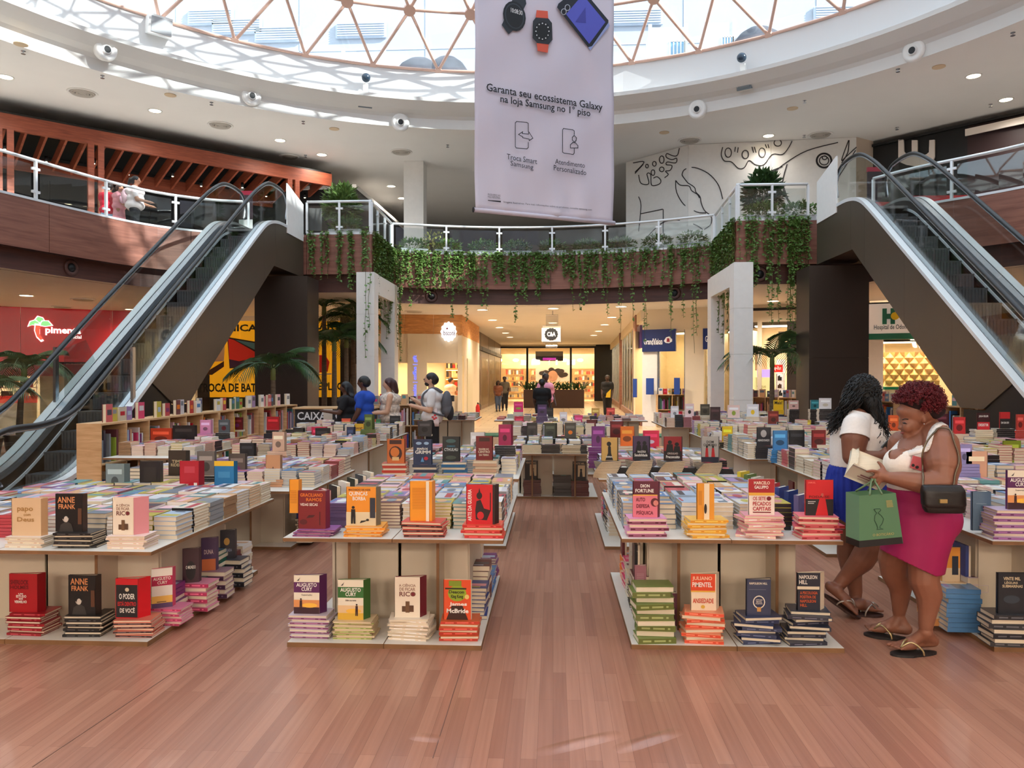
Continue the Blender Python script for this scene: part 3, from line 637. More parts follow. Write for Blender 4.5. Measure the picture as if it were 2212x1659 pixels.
for a, b in [((1590, 307), (1587, 328)), ((1596, 307), (1593, 330)), ((1621, 305), (1628, 330)), ((1626, 305), (1633, 330)), ((1650, 304), (1656, 320)), ((1656, 304), (1661, 320))]: stroke([a, b], sm=2)
for r in (17, 15, 10): blob(1780, 347, r, r*.95)
blob(1781, 341, 5, 4)
stroke([(1668, 375), (1700, 350), (1745, 325), (1810, 308)]); stroke([(1668, 376), (1660, 372), (1690, 360)], sm=3); stroke([(1833, 303), (1818, 345), (1826, 340), (1850, 318)]); stroke([(1834, 303), (1831, 330), (1818, 352)]); stroke([(1700, 355), (1690, 400), (1705, 440), (1720, 448)]); stroke([(1848, 325), (1800, 400), (1780, 430)]); stroke([(1690, 395), (1702, 430), (1716, 446)])
# U shop and neighbours on the right gallery
us = empty('black_logo_shop', (11, 24.5, ZF), 'black shop front with a large white U shaped logo on the right gallery', 'shop')
g0, g1, g2 = atz(1886, 305, ZC), atz(2090, 258, ZC), atz(2300, 212, ZC)
for nme, a, b, m_ in (('front', g0, g1, M_BLACK), ('neighbour_front', g1, g2, mat('dark_red_front', (46, 22, 22), .5))):
    a_, b_ = Vector((a.x, a.y, 0)), Vector((b.x, b.y, 0)); d = (b_-a_).normalized(); n_ = Vector((d.y, -d.x, 0))
    MB().extrude([a_+Vector((0, 0, ZF)), b_+Vector((0, 0, ZF)), b_+Vector((0, 0, ZC-.12)), a_+Vector((0, 0, ZC-.12))], -n_*.2).build(nme, m_, us)
    MB().beam(a_+n_*.05+Vector((0, 0, ZC-.16)), b_+n_*.05+Vector((0, 0, ZC-.16)), .08, .08).build('cornice', M_BLACK, us)
PU = Plane(g0, g1); lg = mat('white_logo', (240, 228, 218), .5)
def u_poly(pts):
    return [PU.at(*PU.hit(px, py), .03) for px, py in pts]
MB().extrude(u_poly([(1943, 303), (1954, 302), (1955, 328), (1960, 334), (1970, 336), (2003, 335), (2009, 330), (2010, 304), (2021, 303), (2021, 340), (2016, 352), (2006, 358), (1985, 361), (1960, 357), (1948, 352), (1943, 342)]), PU.n*.06).build('logo', lg, us)
MB().extrude(u_poly([(1972, 304), (1984, 304), (1984, 333), (1972, 333)]), PU.n*.06).build('logo_bar', lg, us)
MB().extrude([PU.at(PU.len*.99, z_, .06) for z_ in (ZC-.5, ZC-.3)]+[PU.at(PU.len*2.2, ZC-.3, .06), PU.at(PU.len*2.2, ZC-.5, .06)], PU.n*.05).build('pale_sign_band', lg, us)
MB().extrude([p2+Vector((0, 0, ZF)), Vector((g0.x, g0.y, ZF)), Vector((g0.x, g0.y, ZC)), p2+Vector((0, 0, ZC))], (0, .1, 0)).build('beige_pilaster', mat('beige_pilaster_paint', (206, 188, 170), .6), us)
# red lounge bench and gold script on glass, seen through the right railing
rb2 = mat('red_seat', (196, 40, 44), .4); e = empty('red_bench', (9.5, 20, ZF), 'red curved bench on the right gallery floor', 'bench')
for px, py, w_ in [(2010, 440, 2.4), (2110, 425, 2.2)]:
    p = atz(px, py, ZF+.35)+Vector((.5, 1.3, 0)); MB().box(p.x-w_/2, p.y, ZF+.3, p.x+w_/2, p.y+.5, ZF+.42).build('seat', rb2, e); MB().box(p.x-w_/2, p.y+.5, ZF+.3, p.x+w_/2, p.y+.6, ZF+.8).build('backrest', rb2, e)
    for s_ in (-1, 1): MB().box(p.x+s_*w_*.4-.03, p.y+.1, ZF, p.x+s_*w_*.4+.03, p.y+.4, ZF+.3).build('leg', M_BLACK, e)
# upright red / black info signs at the escalator heads
for px, py, Y, lab in [(531, 425, 20.6, 'tall info sign with red top behind the left escalator'), (1890, 375, 19.4, 'tall info sign with red top behind the right escalator')]:
    p = aty(px, py, Y); e = empty('info_sign', (p.x, Y, ZF), lab, 'sign', 'info signs at the escalator heads')
    MB().box(p.x-.17, Y, ZF, p.x+.17, Y+.06, p.z+.1).build('board', mat('sign_dark', (52, 36, 44), .5), e); MB().box(p.x-.18, Y-.005, p.z+.05, p.x+.18, Y+.065, p.z+.16).build('top_cap', mat('sign_red', (170, 30, 60), .5), e); MB().box(p.x-.19, Y-.01, ZF, p.x+.19, Y-.005, ZF+.9).build('glass_leaf', M_WHITE, e)
# ================================================================== CEILING FITTINGS
def downlight(px, py, z, power, label, group, r=.13):
    p = atz(px, py, z); e = empty('downlight', p, label, 'ceiling light', group)
    MB().lathe([(r+.03, .0), (r+.03, -.012), (r, -.015), (r-.01, .0)], 20, p).build('trim', M_WHITE, e, True)
    MB().lathe([(r-.005, -.004), (r-.01, -.010)], 20, p).build('lens', M_LAMP, e)
    if power:
        ld = bpy.data.lights.new('downlight_lamp', 'SPOT'); ld.energy = power; ld.color = (1, .88, .72); ld.spot_size = math.radians(150); ld.spot_blend = .9; ld.shadow_soft_size = .12
        ld.color = (1, .95, .88) if z > 6 else ld.color; lo = bpy.data.objects.new('downlight_lamp', ld); COL.objects.link(lo); lo.location = (p.x, p.y, z-.05); attach(lo, e)
for i, (px, py) in enumerate([(12, 166), (335, 239), (605, 303), (695, 334), (1660, 293), (2103, 164), (2173, 215), (845, 402), (868, 428)]):
    downlight(px, py, ZC, 50 if px == 1660 else 160, 'glowing round downlight in the upper ceiling, '+['at the far left edge', 'above the pergola middle', 'right of the pergola middle', 'above the pergola end', 'above the mural', 'upper of two at the right edge', 'lower of two at the right edge', 'nearer one left of the white upper column', 'farther one left of the white upper column'][i], 'downlights in the upper ceiling', .16)
for i in range(14):  # unseen downlights added around the ring to brighten the upper ceiling
    a_ = 2*PI*(i+.5)/14; x_, y_ = RC.x+15.2*math.cos(a_), RC.y+15.2*math.sin(a_); pp = proj((x_, y_, ZC))
    if pp and 0 < pp[0] < 2212 and pp[1] > -20: continue
    e = empty('downlight', (x_, y_, ZC), 'added round downlight in the upper ceiling outside the view, number %d around the ring' % i, 'ceiling light', 'added downlights outside the view'); MB().lathe([(.19, 0), (.19, -.012), (.15, -.015), (.14, 0)], 18, (x_, y_, ZC)).build('trim', M_WHITE, e, True); MB().lathe([(.145, -.004), (.14, -.01)], 18, (x_, y_, ZC)).build('lens', M_LAMP, e)
    ld = bpy.data.lights.new('downlight_lamp', 'SPOT'); ld.energy = 260; ld.color = (1, .95, .88); ld.spot_size = math.radians(150); ld.spot_blend = .9; lo = bpy.data.objects.new('downlight_lamp', ld); COL.objects.link(lo); lo.location = (x_, y_, ZC-.05); attach(lo, e)
HALL = [(1042, 669), (1064, 691), (1079, 707), (1092, 719), (1102, 728), (1195, 666), (1194, 697), (1342, 662), (1322, 685), (1306, 701), (1293, 715), (1283, 724)]
for i, (px, py) in enumerate(HALL):
    s_ = 'left' if px < 1150 else ('middle' if px < 1250 else 'right'); downlight(px, py, ZS, 190, 'warm downlight in the far corridor ceiling, %s row, %s from the camera' % (s_, ['nearest', 'second', 'third', 'fourth', 'fifth'][i if i < 5 else (i-5 if i < 7 else i-7)]), 'downlights of the %s corridor row' % s_, .17)
for i, (px, py, lab) in enumerate([(57, 638, 'over the red shop'), (540, 692, 'over the yellow shop front'), (724, 688, 'behind the palms'), (1670, 650, 'right of the right white column'), (1876, 687, 'left of the green dental sign'), (2150, 622, 'behind the right escalator'), (282, 668, 'right of the pepper logo')]):
    downlight(px, py, ZS, 200, 'warm ground floor downlight '+lab, 'ground floor downlights', .17)
for px, py, z, r, lab in [(178, 200, ZC, .34, 'far left'), (476, 270, ZC, .34, 'left of the skylight'), (867, 328, ZC, .34, 'left of the banner'), (1490, 303, ZC, .34, 'over the mural leaf'), (1772, 291, ZC, .34, 'over the mural eye'), (625, 338, ZC, .3, 'by the pergola end'), (180, 646, ZS, .3, 'near the red shop sign'), (135, 662, ZS, .28, 'nearest the pepper logo'), (895, 672, ZS, .3, 'over the cafe')]:
    p = atz(px, py, z); e = empty('air_diffuser', p, 'round grey ceiling air diffuser '+lab, 'vent', 'round ceiling diffusers')
    MB().lathe([(r+.03, 0), (r+.02, -.03), (r, -.03), (r-.02, -.005)], 22, p).build('rim', M_CEIL, e, True)
    for k in range(4): MB().lathe([(r*(.9-.2*k), -.01-.006*k), (r*(.9-.2*k)-.03, -.045-.006*k), (r*(.9-.2*k)-.05, -.02)], 22, p).build('vane_ring', mat('vent_grey', (186, 178, 168), .6), e, True)
for i, (px, py) in enumerate([(45, 95), (368, 205), (722, 278), (1435, 286), (1712, 234), (2028, 144)]):
    p = atz(px, py, ZC); MB().lathe([(.15, 0), (.15, -.015), (.13, -.02)], 18, p).build('ceiling_cover', mat('cover_tan', (214, 190, 158), .7), label='small tan blank cover disc in the upper ceiling, number %s from the left edge' % ['one', 'two', 'three', 'four', 'five', 'six'][i], cat='cover plate', group='tan ceiling covers')
for px, py in [(88, 93), (239, 152), (466, 212), (655, 262), (660, 335), (967, 313), (1738, 217), (1938, 148), (1737, 292), (1938, 275), (2140, 225), (2188, 70)]:
    p = atz(px, py, ZC); rr_ = math.hypot(p.x-RC.x, p.y-RC.y)
    if rr_ < RR+.2: p = Vector((RC.x+(p.x-RC.x)*(RR+.2)/rr_, RC.y+(p.y-RC.y)*(RR+.2)/rr_, ZC))
    MB().lathe([(.05, 0), (.05, -.01), (.015, -.015), (.015, -.06), (.05, -.065), (.05, -.075)], 10, p).build('sprinkler', M_STEEL, label='small dark sprinkler head under the upper ceiling', cat='sprinkler', group='sprinklers in the upper ceiling')
# air jet nozzles on the ring
for i, (px, py) in enumerate([(228, 108), (543, 208), (865, 265), (1507, 237), (1975, 110)]):
    r = ray(px, py); best = None; prof = [(RR-.6, ZC+.62), (RR-.5, ZC+.56), (RR-.3, ZC+.44), (RR-.1, ZC+.36), (RR-.02, ZC+.28), (RR, ZC)]      # meet the ring cove
    for k in range(4000):
        t = 5+k*.01; p = Vector((0, 0, HC))+r*t; rr = math.hypot(p.x-RC.x, p.y-RC.y)
        if rr > RR-.6:
            zz = next((z0+(z1-z0)*(rr-r0)/(r1-r0) for (r0, z0), (r1, z1) in zip(prof[:-1], prof[1:]) if r0 <= rr <= r1), ZC)
            if p.z >= zz-.02 or rr >= RR-.03: best = p; break
    n_ = Vector((RC.x-best.x, RC.y-best.y, -1.5)).normalized(); M3 = n_.to_track_quat('Z', 'Y').to_matrix()
    e = empty('air_nozzle', best, 'white round air jet nozzle on the ceiling ring, '+['leftmost', 'second from the left', 'just left of the banner', 'just right of the banner', 'rightmost'][i], 'vent', 'air nozzles on the ring')
    MB().lathe([(.24, -.15), (.27, .02), (.25, .08), (.19, .10), (.15, .08)], 20, best, M3).build('ring', M_WHITE, e, True)
    MB().lathe([(.15, .07), (.13, .05), (.10, .14), (.08, .12)], 18, best, M3).build('barrel', M_WHITE, e, True); MB().lathe([(.11, .05), (.08, .125)], 14, best, M3).build('bore', M_BLACK, e)
# floodlights, camera globes and a speaker box on the drum
def on_drum(px, py):
    r = ray(px, py)
    for k in range(2500):
        t = 5+k*.02; p = Vector((0, 0, HC))+r*t
        if math.hypot(p.x-RC.x, p.y-RC.y) > RD-.3: return p, Vector((RC.x-p.x, RC.y-p.y, 0)).normalized()
for i, (px, py) in enumerate([(790, 190), (1604, 148)]):
    p, n_ = on_drum(px, py); M4 = Matrix.Translation(p) @ Vector((n_.x, n_.y, -.3)).normalized().to_track_quat('Z', 'Y').to_matrix().to_4x4(); e = empty('floodlight', p, 'square floodlight with round sensor on the drum wall '+['left of the banner', 'right of the banner'][i], 'floodlight', 'floodlights on the drum')
    mb = MB(); mb.box(-.2, -.55, -.1, .2, -.15, .02, M4); mb.build('housing', mat('flood_grey', (110, 118, 122), .4), e)
    MB().box(-.16, -.5, .02, .16, -.2, .03, M4).build('glass', mat('flood_glass', (150, 165, 170), .1, .5), e)
    MB().box(-.07, -.15, -.12, .07, .12, 0, M4).build('bracket', M_WHITE, e); MB().ell(M4 @ Vector((0, .28, 0)), (.13, .13, .13), 14, 9).build('sensor_globe', mat('sensor_dark', (44, 60, 76), .2), e, True); MB().lathe([(.15, -.12), (.15, .03), (.12, .05)], 14, (0, 0, 0), None)
p, n_ = on_drum(345, 57); M4 = Matrix.Translation(p) @ Vector((n_.x, n_.y, -.2)).normalized().to_track_quat('Z', 'Y').to_matrix().to_4x4(); e = empty('drum_speaker', p, 'white box speaker on the drum wall at the upper left', 'speaker')
MB().extrude([M4 @ Vector(q_) for q_ in [(-.26, -.2, -.3), (-.26, .2, -.3), (-.3, .24, .1), (-.3, -.24, .1)]], (M4.to_3x3() @ Vector((.58, 0, 0)))).build('cabinet', M_WHITE, e); MB().box(-.24, -.19, .08, .26, .19, .12, M4).build('grille', mat('grille_grey', (170, 172, 174), .6), e)
# ================================================================== BANNER
def camxy(x, y): return Vector((x*math.cos(YAW)-y*math.sin(YAW), x*math.sin(YAW)+y*math.cos(YAW), 0))
bl, br_ = camxy((1026-CX)/FPX*11.6, 11.6), camxy((1325-CX)/FPX*12.6, 12.6); PBn = Plane(bl, br_)
ban = empty('hanging_banner', PBn.at(PBn.len/2, 4.1), 'large pale lilac advertising banner hanging in the middle of the atrium', 'banner')
M_BAN = mat('banner_cloth', (214, 208, 222), .55)
def bw(u, z): return .012*math.sin(u*9+z*2.1)+.008*math.sin(z*5-u*4)+.02*math.exp(-((z-4.1)/.35)**2)*math.sin(u*14+1)*(.6 if u < 1.2 else 1)
mb = MB(); nu, nz = 40, 70; zt = 10.6; z0b = 4.12
for j in range(nz+1):
    for i in range(nu+1):
        u = PBn.len*i/nu; z = z0b+(zt-z0b)*j/nz; mb.v.append(tuple(PBn.at(u, z, bw(u, z))))
for j in range(nz):
    for i in range(nu): a = j*(nu+1)+i; mb.f.append((a, a+1, a+nu+2, a+nu+1)); mb.c.append((1, 1, 1))
o = mb.build('cloth', M_BAN, ban, True); md = o.modifiers.new('thickness', 'SOLIDIFY'); md.thickness = .004
MB().tube([PBn.at(-.02, z0b), PBn.at(PBn.len+.02, z0b)], .035, 10).build('bottom_rod', mat('banner_rod', (206, 200, 214), .4), ban, True)
MB().tube([PBn.at(-.03, z0b), PBn.at(-.02, z0b)], .042, 10).build('rod_cap', M_BLACK, ban)
for u in (.1, PBn.len-.1): MB().tube([PBn.at(u, zt), PBn.at(u, 14.2)], .01, 6).build('cable', M_BLACK, ban)
def bpoly(pts, off=.03): return [PBn.at(u, z, off) for u, z in [PBn.hit(px, py) for px, py in pts]]
pr = MB()
def btext(s_, x0, y0, x1, y1, h, bold=0.0):                        # from baseline left pixel to baseline right pixel
    (u0, z0), (u1, z1) = PBn.hit(x0, y0), PBn.hit(x1, y1); P, F, asp = text_geo(s_, bold); a = PBn.at(u0, z0, .035); ux = (PBn.at(u1, z1, .035)-a)
    pr.add([a+ux*x+Vector((0, 0, h*y)) for x, y in P], F)
pr.color((22, 20, 28))
btext('Garanta seu ecossistema Galaxy', 1049, 203, 1299, 246, .155, .012); btext('na loja Samsung no 1° piso', 1079, 227, 1273, 258, .15, .012)
btext('Troca Smart', 1093, 345, 1158, 356, .085); btext('Samsung', 1101, 362, 1150, 371, .10); btext('Atendimento', 1197, 355, 1261, 364, .08); btext('Personalizado', 1194, 369, 1264, 380, .085)
btext('PRODUZIDO NO', 1052, 423, 1079, 426, .03); btext('POLO INDUSTRIAL', 1052, 428, 1079, 431, .03)
pr.face(bpoly([(1052, 427+6), (1080, 429+6), (1080, 438), (1052, 434.5)], .034))
btext('Imagens ilustrativas. Para mais informações sobre os produtos, consulte samsung.com', 1086, 440, 1276, 457, .035)
def bline(pts, wpx=1.5, closed=False):
    P = bpoly(pts+([pts[0]] if closed else []), .036)
    for a, b in zip(P[:-1], P[1:]):
        d = (b-a).normalized(); sd = d.cross(PBn.n); r = wpx/FPX*12/2; pr.face([a-sd*r-d*r, b-sd*r+d*r, b+sd*r+d*r, a+sd*r-d*r])
bline([(1139, 285), (1139, 268), (1136, 266), (1114, 264), (1111, 267), (1111, 318), (1113, 321), (1136, 323), (1139, 320), (1139, 309)]); bline([(1118, 292), (1127, 286), (1126, 290), (1140, 291), (1140, 286), (1149, 300), (1141, 305), (1141, 302), (1127, 299), (1127, 297)], 1.5, True)
bline([(1238, 292), (1238, 284), (1235, 282), (1215, 279), (1213, 282), (1213, 330), (1216, 332), (1236, 335), (1238, 332), (1238, 322)])
bline([(1234, 298), (1238, 294), (1243, 299), (1242, 305), (1238, 308), (1234, 304)], 1.5, True); bline([(1230, 321), (1230, 314), (1235, 309), (1241, 310), (1246, 316), (1246, 321)], 1.5, True)
pr.color((26, 28, 34))
def boct(cx, cy, rx, ry, off, rot=0, n=18): return bpoly([(cx+rx*math.cos(a)*math.cos(rot)-ry*math.sin(a)*math.sin(rot), cy+rx*math.cos(a)*math.sin(rot)+ry*math.sin(a)*math.cos(rot)) for a in [2*PI*i/n for i in range(n)]][::-1], off)
pr.color((44, 48, 56)); pr.face(bpoly([(1082, 56), (1097, 76), (1108, 66), (1135, 10), (1132, -8), (1110, -10)][::-1], .034)); pr.color((20, 22, 26)); pr.face(boct(1109, 37, 24, 33, .037, -.25)); pr.color((60, 66, 74)); pr.face(boct(1109, 37, 20, 28, .039, -.25)); pr.color((14, 15, 18)); pr.face(boct(1109, 37, 18, 26, .041, -.25))
pr.color((235, 235, 235)); 
(u0, z0), (u1, z1) = PBn.hit(1101, 29), PBn.hit(1126, 36); P, F, asp = text_geo('10:08:30', .01); a = PBn.at(u0, z0, .045); ux = PBn.at(u1, z1+.0, .045)-a; pr.add([a+ux*x+Vector((0, 0, .07*y)) for x, y in P], F)
pr.color((222, 92, 66)); pr.face(bpoly([(1157, 24), (1181, 26), (1182, 42), (1155, 40)][::-1], .036)); pr.face(bpoly([(1157, 95), (1183, 97), (1181, 116), (1159, 112)][::-1], .036))
pr.color((40, 42, 48)); pr.face(bpoly([(1149, 48), (1155, 40), (1182, 42), (1190, 52), (1191, 88), (1183, 98), (1158, 95), (1148, 84)][::-1], .039)); pr.color((12, 12, 14)); pr.face(boct(1169, 70, 18, 21, .042)); pr.color((230, 230, 230))
for k in range(12): a_ = PI/6*k; pr.face(boct(1169+14*math.cos(a_), 70+17*math.sin(a_), 1.6, 1.6, .045, 0, 5))
bline([(1169, 70), (1162, 62)], 1.6); bline([(1169, 70), (1178, 60)], 1.6)
pr.color((24, 26, 38)); pr.face(bpoly([(1201, 18), (1204, 10), (1234, -14), (1262, -14), (1312, 46), (1311, 56), (1276, 102), (1268, 104)][::-1], .036)); pr.color((86, 92, 196)); pr.face(bpoly([(1220, 33), (1250, -2), (1262, -2), (1305, 50), (1270, 97)][::-1], .040)); pr.color((64, 66, 160)); pr.face(bpoly([(1240, 50), (1262, 18), (1263, 52)][::-1], .042)); pr.color((150, 164, 214)); pr.face(bpoly([(1268, 104), (1276, 102), (1312, 50), (1314, 58), (1272, 111)][::-1], .041))
pr.color((200, 204, 214)); 
for cx_, cy_ in ((1215, 28), (1223, 19)): pr.face(boct(cx_, cy_, 6, 7, .043)); 
pr.color((16, 16, 24))
for cx_, cy_ in ((1215, 28), (1223, 19)): pr.face(boct(cx_, cy_, 4.6, 5.6, .045))
pr.build('print', M_PRINT, ban, kind='stuff')
# ================================================================== GROUND FLOOR SHOPS
def V3(p, z): return Vector((p[0], p[1], z))
class Shop:
    def __init__(s, name, a, b, label, flip=False):
        s.P = Plane(a, b); s.e = empty(name, s.P.at(s.P.len/2, 0), label, 'shop')
    def hit(s, px, py): return s.P.hit(px, py)
    def wall(s, name, m, u0, u1, z0, z1, off=0.0, th=.08):              # off > 0 towards the atrium
        P = s.P; return MB().extrude([P.at(u0, z0, off), P.at(u1, z0, off), P.at(u1, z1, off), P.at(u0, z1, off)], -P.n*th).build(name, m, s.e)
    def pxwall(s, name, m, x0, y0, x1, y1, off=0.0, th=.08):
        (u0, z1), (u1, z0) = s.hit(x0, y0), s.hit(x1, y1)
        return s.wall(name, m, u0, u1, z0, z1, off, th)
    def poly(s, mb, pts, off): mb.face([s.P.at(*s.hit(px, py), off) for px, py in pts])
    def text(s, mb, t, x0, y0, x1, y1, off, bold=0.0):                   # pixel box
        (u0, z1), (u1, z0) = s.hit(x0, y0), s.hit(x1, y1); mb.text(t, s.P.at(u0, z0), s.P.u, (0, 0, 1), u1-u0, z1-z0, off, bold)
    def room(s, u0, u1, depth, wallm, top=ZS, light=None, pw=14):
        P = s.P
        MB().extrude([P.at(u0, 0, -depth), P.at(u1, 0, -depth), P.at(u1, top, -depth), P.at(u0, top, -depth)], -P.n*.1).build('back_wall', wallm, s.e)
        for u in (u0, u1): MB().extrude([P.at(u, 0, -.1), P.at(u, 0, -depth), P.at(u, top, -depth), P.at(u, top, -.1)], P.u*.06).build('side_wall', wallm, s.e)
        if light:
            n = max(1, int((u1-u0)/1.6))
            for i in range(n):
                u = u0+(u1-u0)*(i+.5)/n; c = P.at(u, top-.06, -depth*.5); MB().extrude([c+P.u*.5+P.n*.25, c-P.u*.5+P.n*.25, c-P.u*.5-P.n*.25, c+P.u*.5-P.n*.25], (0, 0, .03)).build('light_panel', light, s.e)
            ld = bpy.data.lights.new('shop_lamp', 'AREA'); ld.shape = 'RECTANGLE'; ld.size = max(.5, (u1-u0)*.8); ld.size_y = depth*.5; ld.energy = pw*(u1-u0); ld.color = (1, .83, .62)
            lo = bpy.data.objects.new('shop_lamp', ld); COL.objects.link(lo); c = P.at((u0+u1)/2, top-.12, -depth*.5); lo.location = c; lo.rotation_euler = (0, 0, math.atan2(P.u.y, P.u.x)); attach(lo, s.e)
    def shelf(s, u0, u1, off, z0, z1, rows, frame, cols, per=9, d=.3):
        P = s.P; fr = MB(); n = rows
        for i in range(n+1):
            z = z0+(z1-z0)*i/n; MB().extrude([P.at(u0, z, off), P.at(u1, z, off), P.at(u1, z+.03, off), P.at(u0, z+.03, off)], -P.n*d).build('shelf_board', frame, s.e)
        for u in (u0, u1-.03): MB().extrude([P.at(u, z0, off), P.at(u+.03, z0, off), P.at(u+.03, z1, off), P.at(u, z1, off)], -P.n*d).build('shelf_side', frame, s.e)
        g = MB()
        for i in range(n):
            z = z0+(z1-z0)*i/n+.03; h = (z1-z0)/n-.05; k = 0; u = u0+.06
            while u < u1-.1:
                w_ = random.uniform(.5, 1.2)*(u1-u0)/per; hh = h*random.uniform(.45, .92); w_ = min(w_, u1-.06-u); g.color(random.choice(cols))
                g.extrude([P.at(u, z, off-.05), P.at(u+w_*.85, z, off-.05), P.at(u+w_*.85, z+hh, off-.05), P.at(u, z+hh, off-.05)], -P.n*(d-.1)); u += w_
        g.build('goods', M_VC, s.e, kind='stuff')
WARMS = [(214, 190, 150), (120, 84, 60), (240, 232, 214), (180, 60, 44), (60, 56, 58), (206, 160, 90), (150, 150, 146)]
# --- red shop (far left)
sh = Shop('red_shop', (-21, 20.55), (-12.35, 26.0), 'red fronted shop with a lit palm and pepper logo on the far left'); P = sh.P
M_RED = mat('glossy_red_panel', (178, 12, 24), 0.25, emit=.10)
zb = sh.hit(150, 782)[1]
n = 4
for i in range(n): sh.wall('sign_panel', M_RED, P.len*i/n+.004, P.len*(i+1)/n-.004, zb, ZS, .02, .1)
sh.wall('sign_shadow_gap', M_BLACK, 0, P.len, zb-.06, zb, 0)
sh.wall('lower_band', mat('red_glass_band', (120, 14, 22), .3), 0, P.len, sh.hit(150, 812)[1], zb-.06, 0)
sh.room(0, P.len, 3.2, M_CREAM, zb, M_COOL)
lw = sh.hit(200, 860)[1]
sh.wall('glass_front', M_GLASS2, 2.6, P.len, 0, zb-.3, -.02, .012)
ub = sh.hit(85, 800)[0]; sh.wall('white_pier', M_WHITE, ub, ub+1.0, 0, zb-.3, -.3, .1); sh.wall('white_pier', M_WHITE, ub+2.1, ub+3.4, 0, 1.9, -1.0, .1)
sh.shelf(0.3, ub-.1, -.9, .5, 2.0, 4, M_WHITE, WARMS, 10); sh.shelf(ub+1.2, ub+2.0, -1.5, .5, 2.0, 4, M_WHITE, WARMS, 7)
(u0, z0) = sh.hit(0, 872); sh.wall('red_counter_band', mat('bright_red', (214, 26, 30), .4, emit=.3), .5, sh.hit(78, 872)[0], z0, z0+.22, -.5, .4); sh.wall('counter', M_CREAM, .5, sh.hit(78, 872)[0], 0, z0, -.5, .4)
lt = MB()
def outline(mb, pts, off, c1, c2, k=1.18):
    cx = sum(p[0] for p in pts)/len(pts); cy = sum(p[1] for p in pts)/len(pts)
    mb.color(c1); sh.poly(mb, [(cx+(x-cx)*k, cy+(y-cy)*k) for x, y in pts], off); mb.color(c2); sh.poly(mb, pts, off+.01)
W_, G_, R_ = (255, 255, 255), (120, 190, 120), (235, 80, 60)
outline(lt, [(75, 693), (82, 684), (92, 687), (96, 694), (88, 699)][::-1], .06, W_, G_, 1.25)
outline(lt, [(62, 705), (66, 695), (76, 692), (86, 699), (80, 703), (70, 702)][::-1], .07, W_, G_, 1.25)
outline(lt, [(86, 703), (92, 694), (104, 694), (112, 703), (98, 705)][::-1], .08, W_, G_, 1.25)
outline(lt, [(77, 703), (88, 704), (86, 712), (86, 722), (93, 733), (88, 735), (80, 727), (76, 715)][::-1], .09, W_, R_, 1.25)
lt.color((255, 250, 245)); sh.text(lt, 'pimenta', 98, 706, 175, 726, .06, .03); sh.text(lt, 'oficial', 149, 724, 176, 732, .06, .02)
lt.build('lit_logo', M_LED, sh.e)
lt = MB().color((235, 190, 180)); sh.text(lt, 'CABOS   CASES   FUNÇÕES   GAMES', 60, 768+16, 230, 772+17, .01); lt.build('small_lettering', M_PRINT, sh.e)
# --- yellow repair shop
sh = Shop('yellow_shop', (-12.3, 26.95), (-6.9, 27.35), 'yellow repair shop front with large black lettering behind the left escalator'); P = sh.P
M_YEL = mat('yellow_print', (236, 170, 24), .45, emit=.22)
zb = sh.hit(600, 858)[1]; n = 5
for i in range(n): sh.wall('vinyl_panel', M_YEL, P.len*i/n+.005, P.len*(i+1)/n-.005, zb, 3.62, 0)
sh.wall('black_plinth', M_BLACK, 0, P.len, 0, zb, -.02); sh.wall('head_band', M_BLACK, sh.hit(735, 700)[0], P.len, zb, ZS, .01)
sh.wall('ceiling_gap', M_CEIL, 0, P.len, 3.62, ZS, -.02)
pt = MB().color((24, 18, 20))
sh.text(pt, 'TÉCNICA', 440, 697, 556, 716, .01, .03); sh.text(pt, 'CELULAR', 622, 694, 722, 712, .01, .03)
sh.text(pt, '· TROCA DE BATERIA', 419, 828, 590, 847, .01, .03); sh.text(pt, 'REPARO DE PLACA', 607, 826, 752, 843, .01, .03)
pt.color((40, 20, 26)); sh.poly(pt, [(491, 728), (551, 738), (551, 792), (496, 796)][::-1], .008); pt.color((226, 52, 44)); sh.poly(pt, [(493, 731), (505, 734), (551, 760), (551, 773), (496, 785)][::-1], .010)
pt.color((84, 140, 160)); sh.poly(pt, [(508, 734), (551, 741), (551, 756)][::-1], .010); pt.color((60, 24, 70)); sh.poly(pt, [(495, 776), (515, 780), (548, 788), (497, 794)][::-1], .011)
pt.color((70, 40, 30)); sh.poly(pt, [(438, 808), (484, 780), (484, 792), (458, 810)][::-1], .008); pt.color((206, 184, 160)); sh.poly(pt, [(455, 782), (486, 740), (484, 780)][::-1], .009)
pt.color((226, 52, 44)); sh.poly(pt, [(690, 767), (703, 767), (712, 782), (708, 803), (690, 805)][::-1], .010); pt.color((236, 222, 210)); sh.poly(pt, [(674, 772), (684, 766), (690, 767), (690, 808), (716, 806), (716, 809), (674, 811)][::-1], .009)
pt.color((240, 226, 204)); sh.poly(pt, [(752, 846), (764, 780), (772, 790), (772, 846)][::-1], .01)
pt.build('print', M_PRINT, sh.e, kind='stuff')
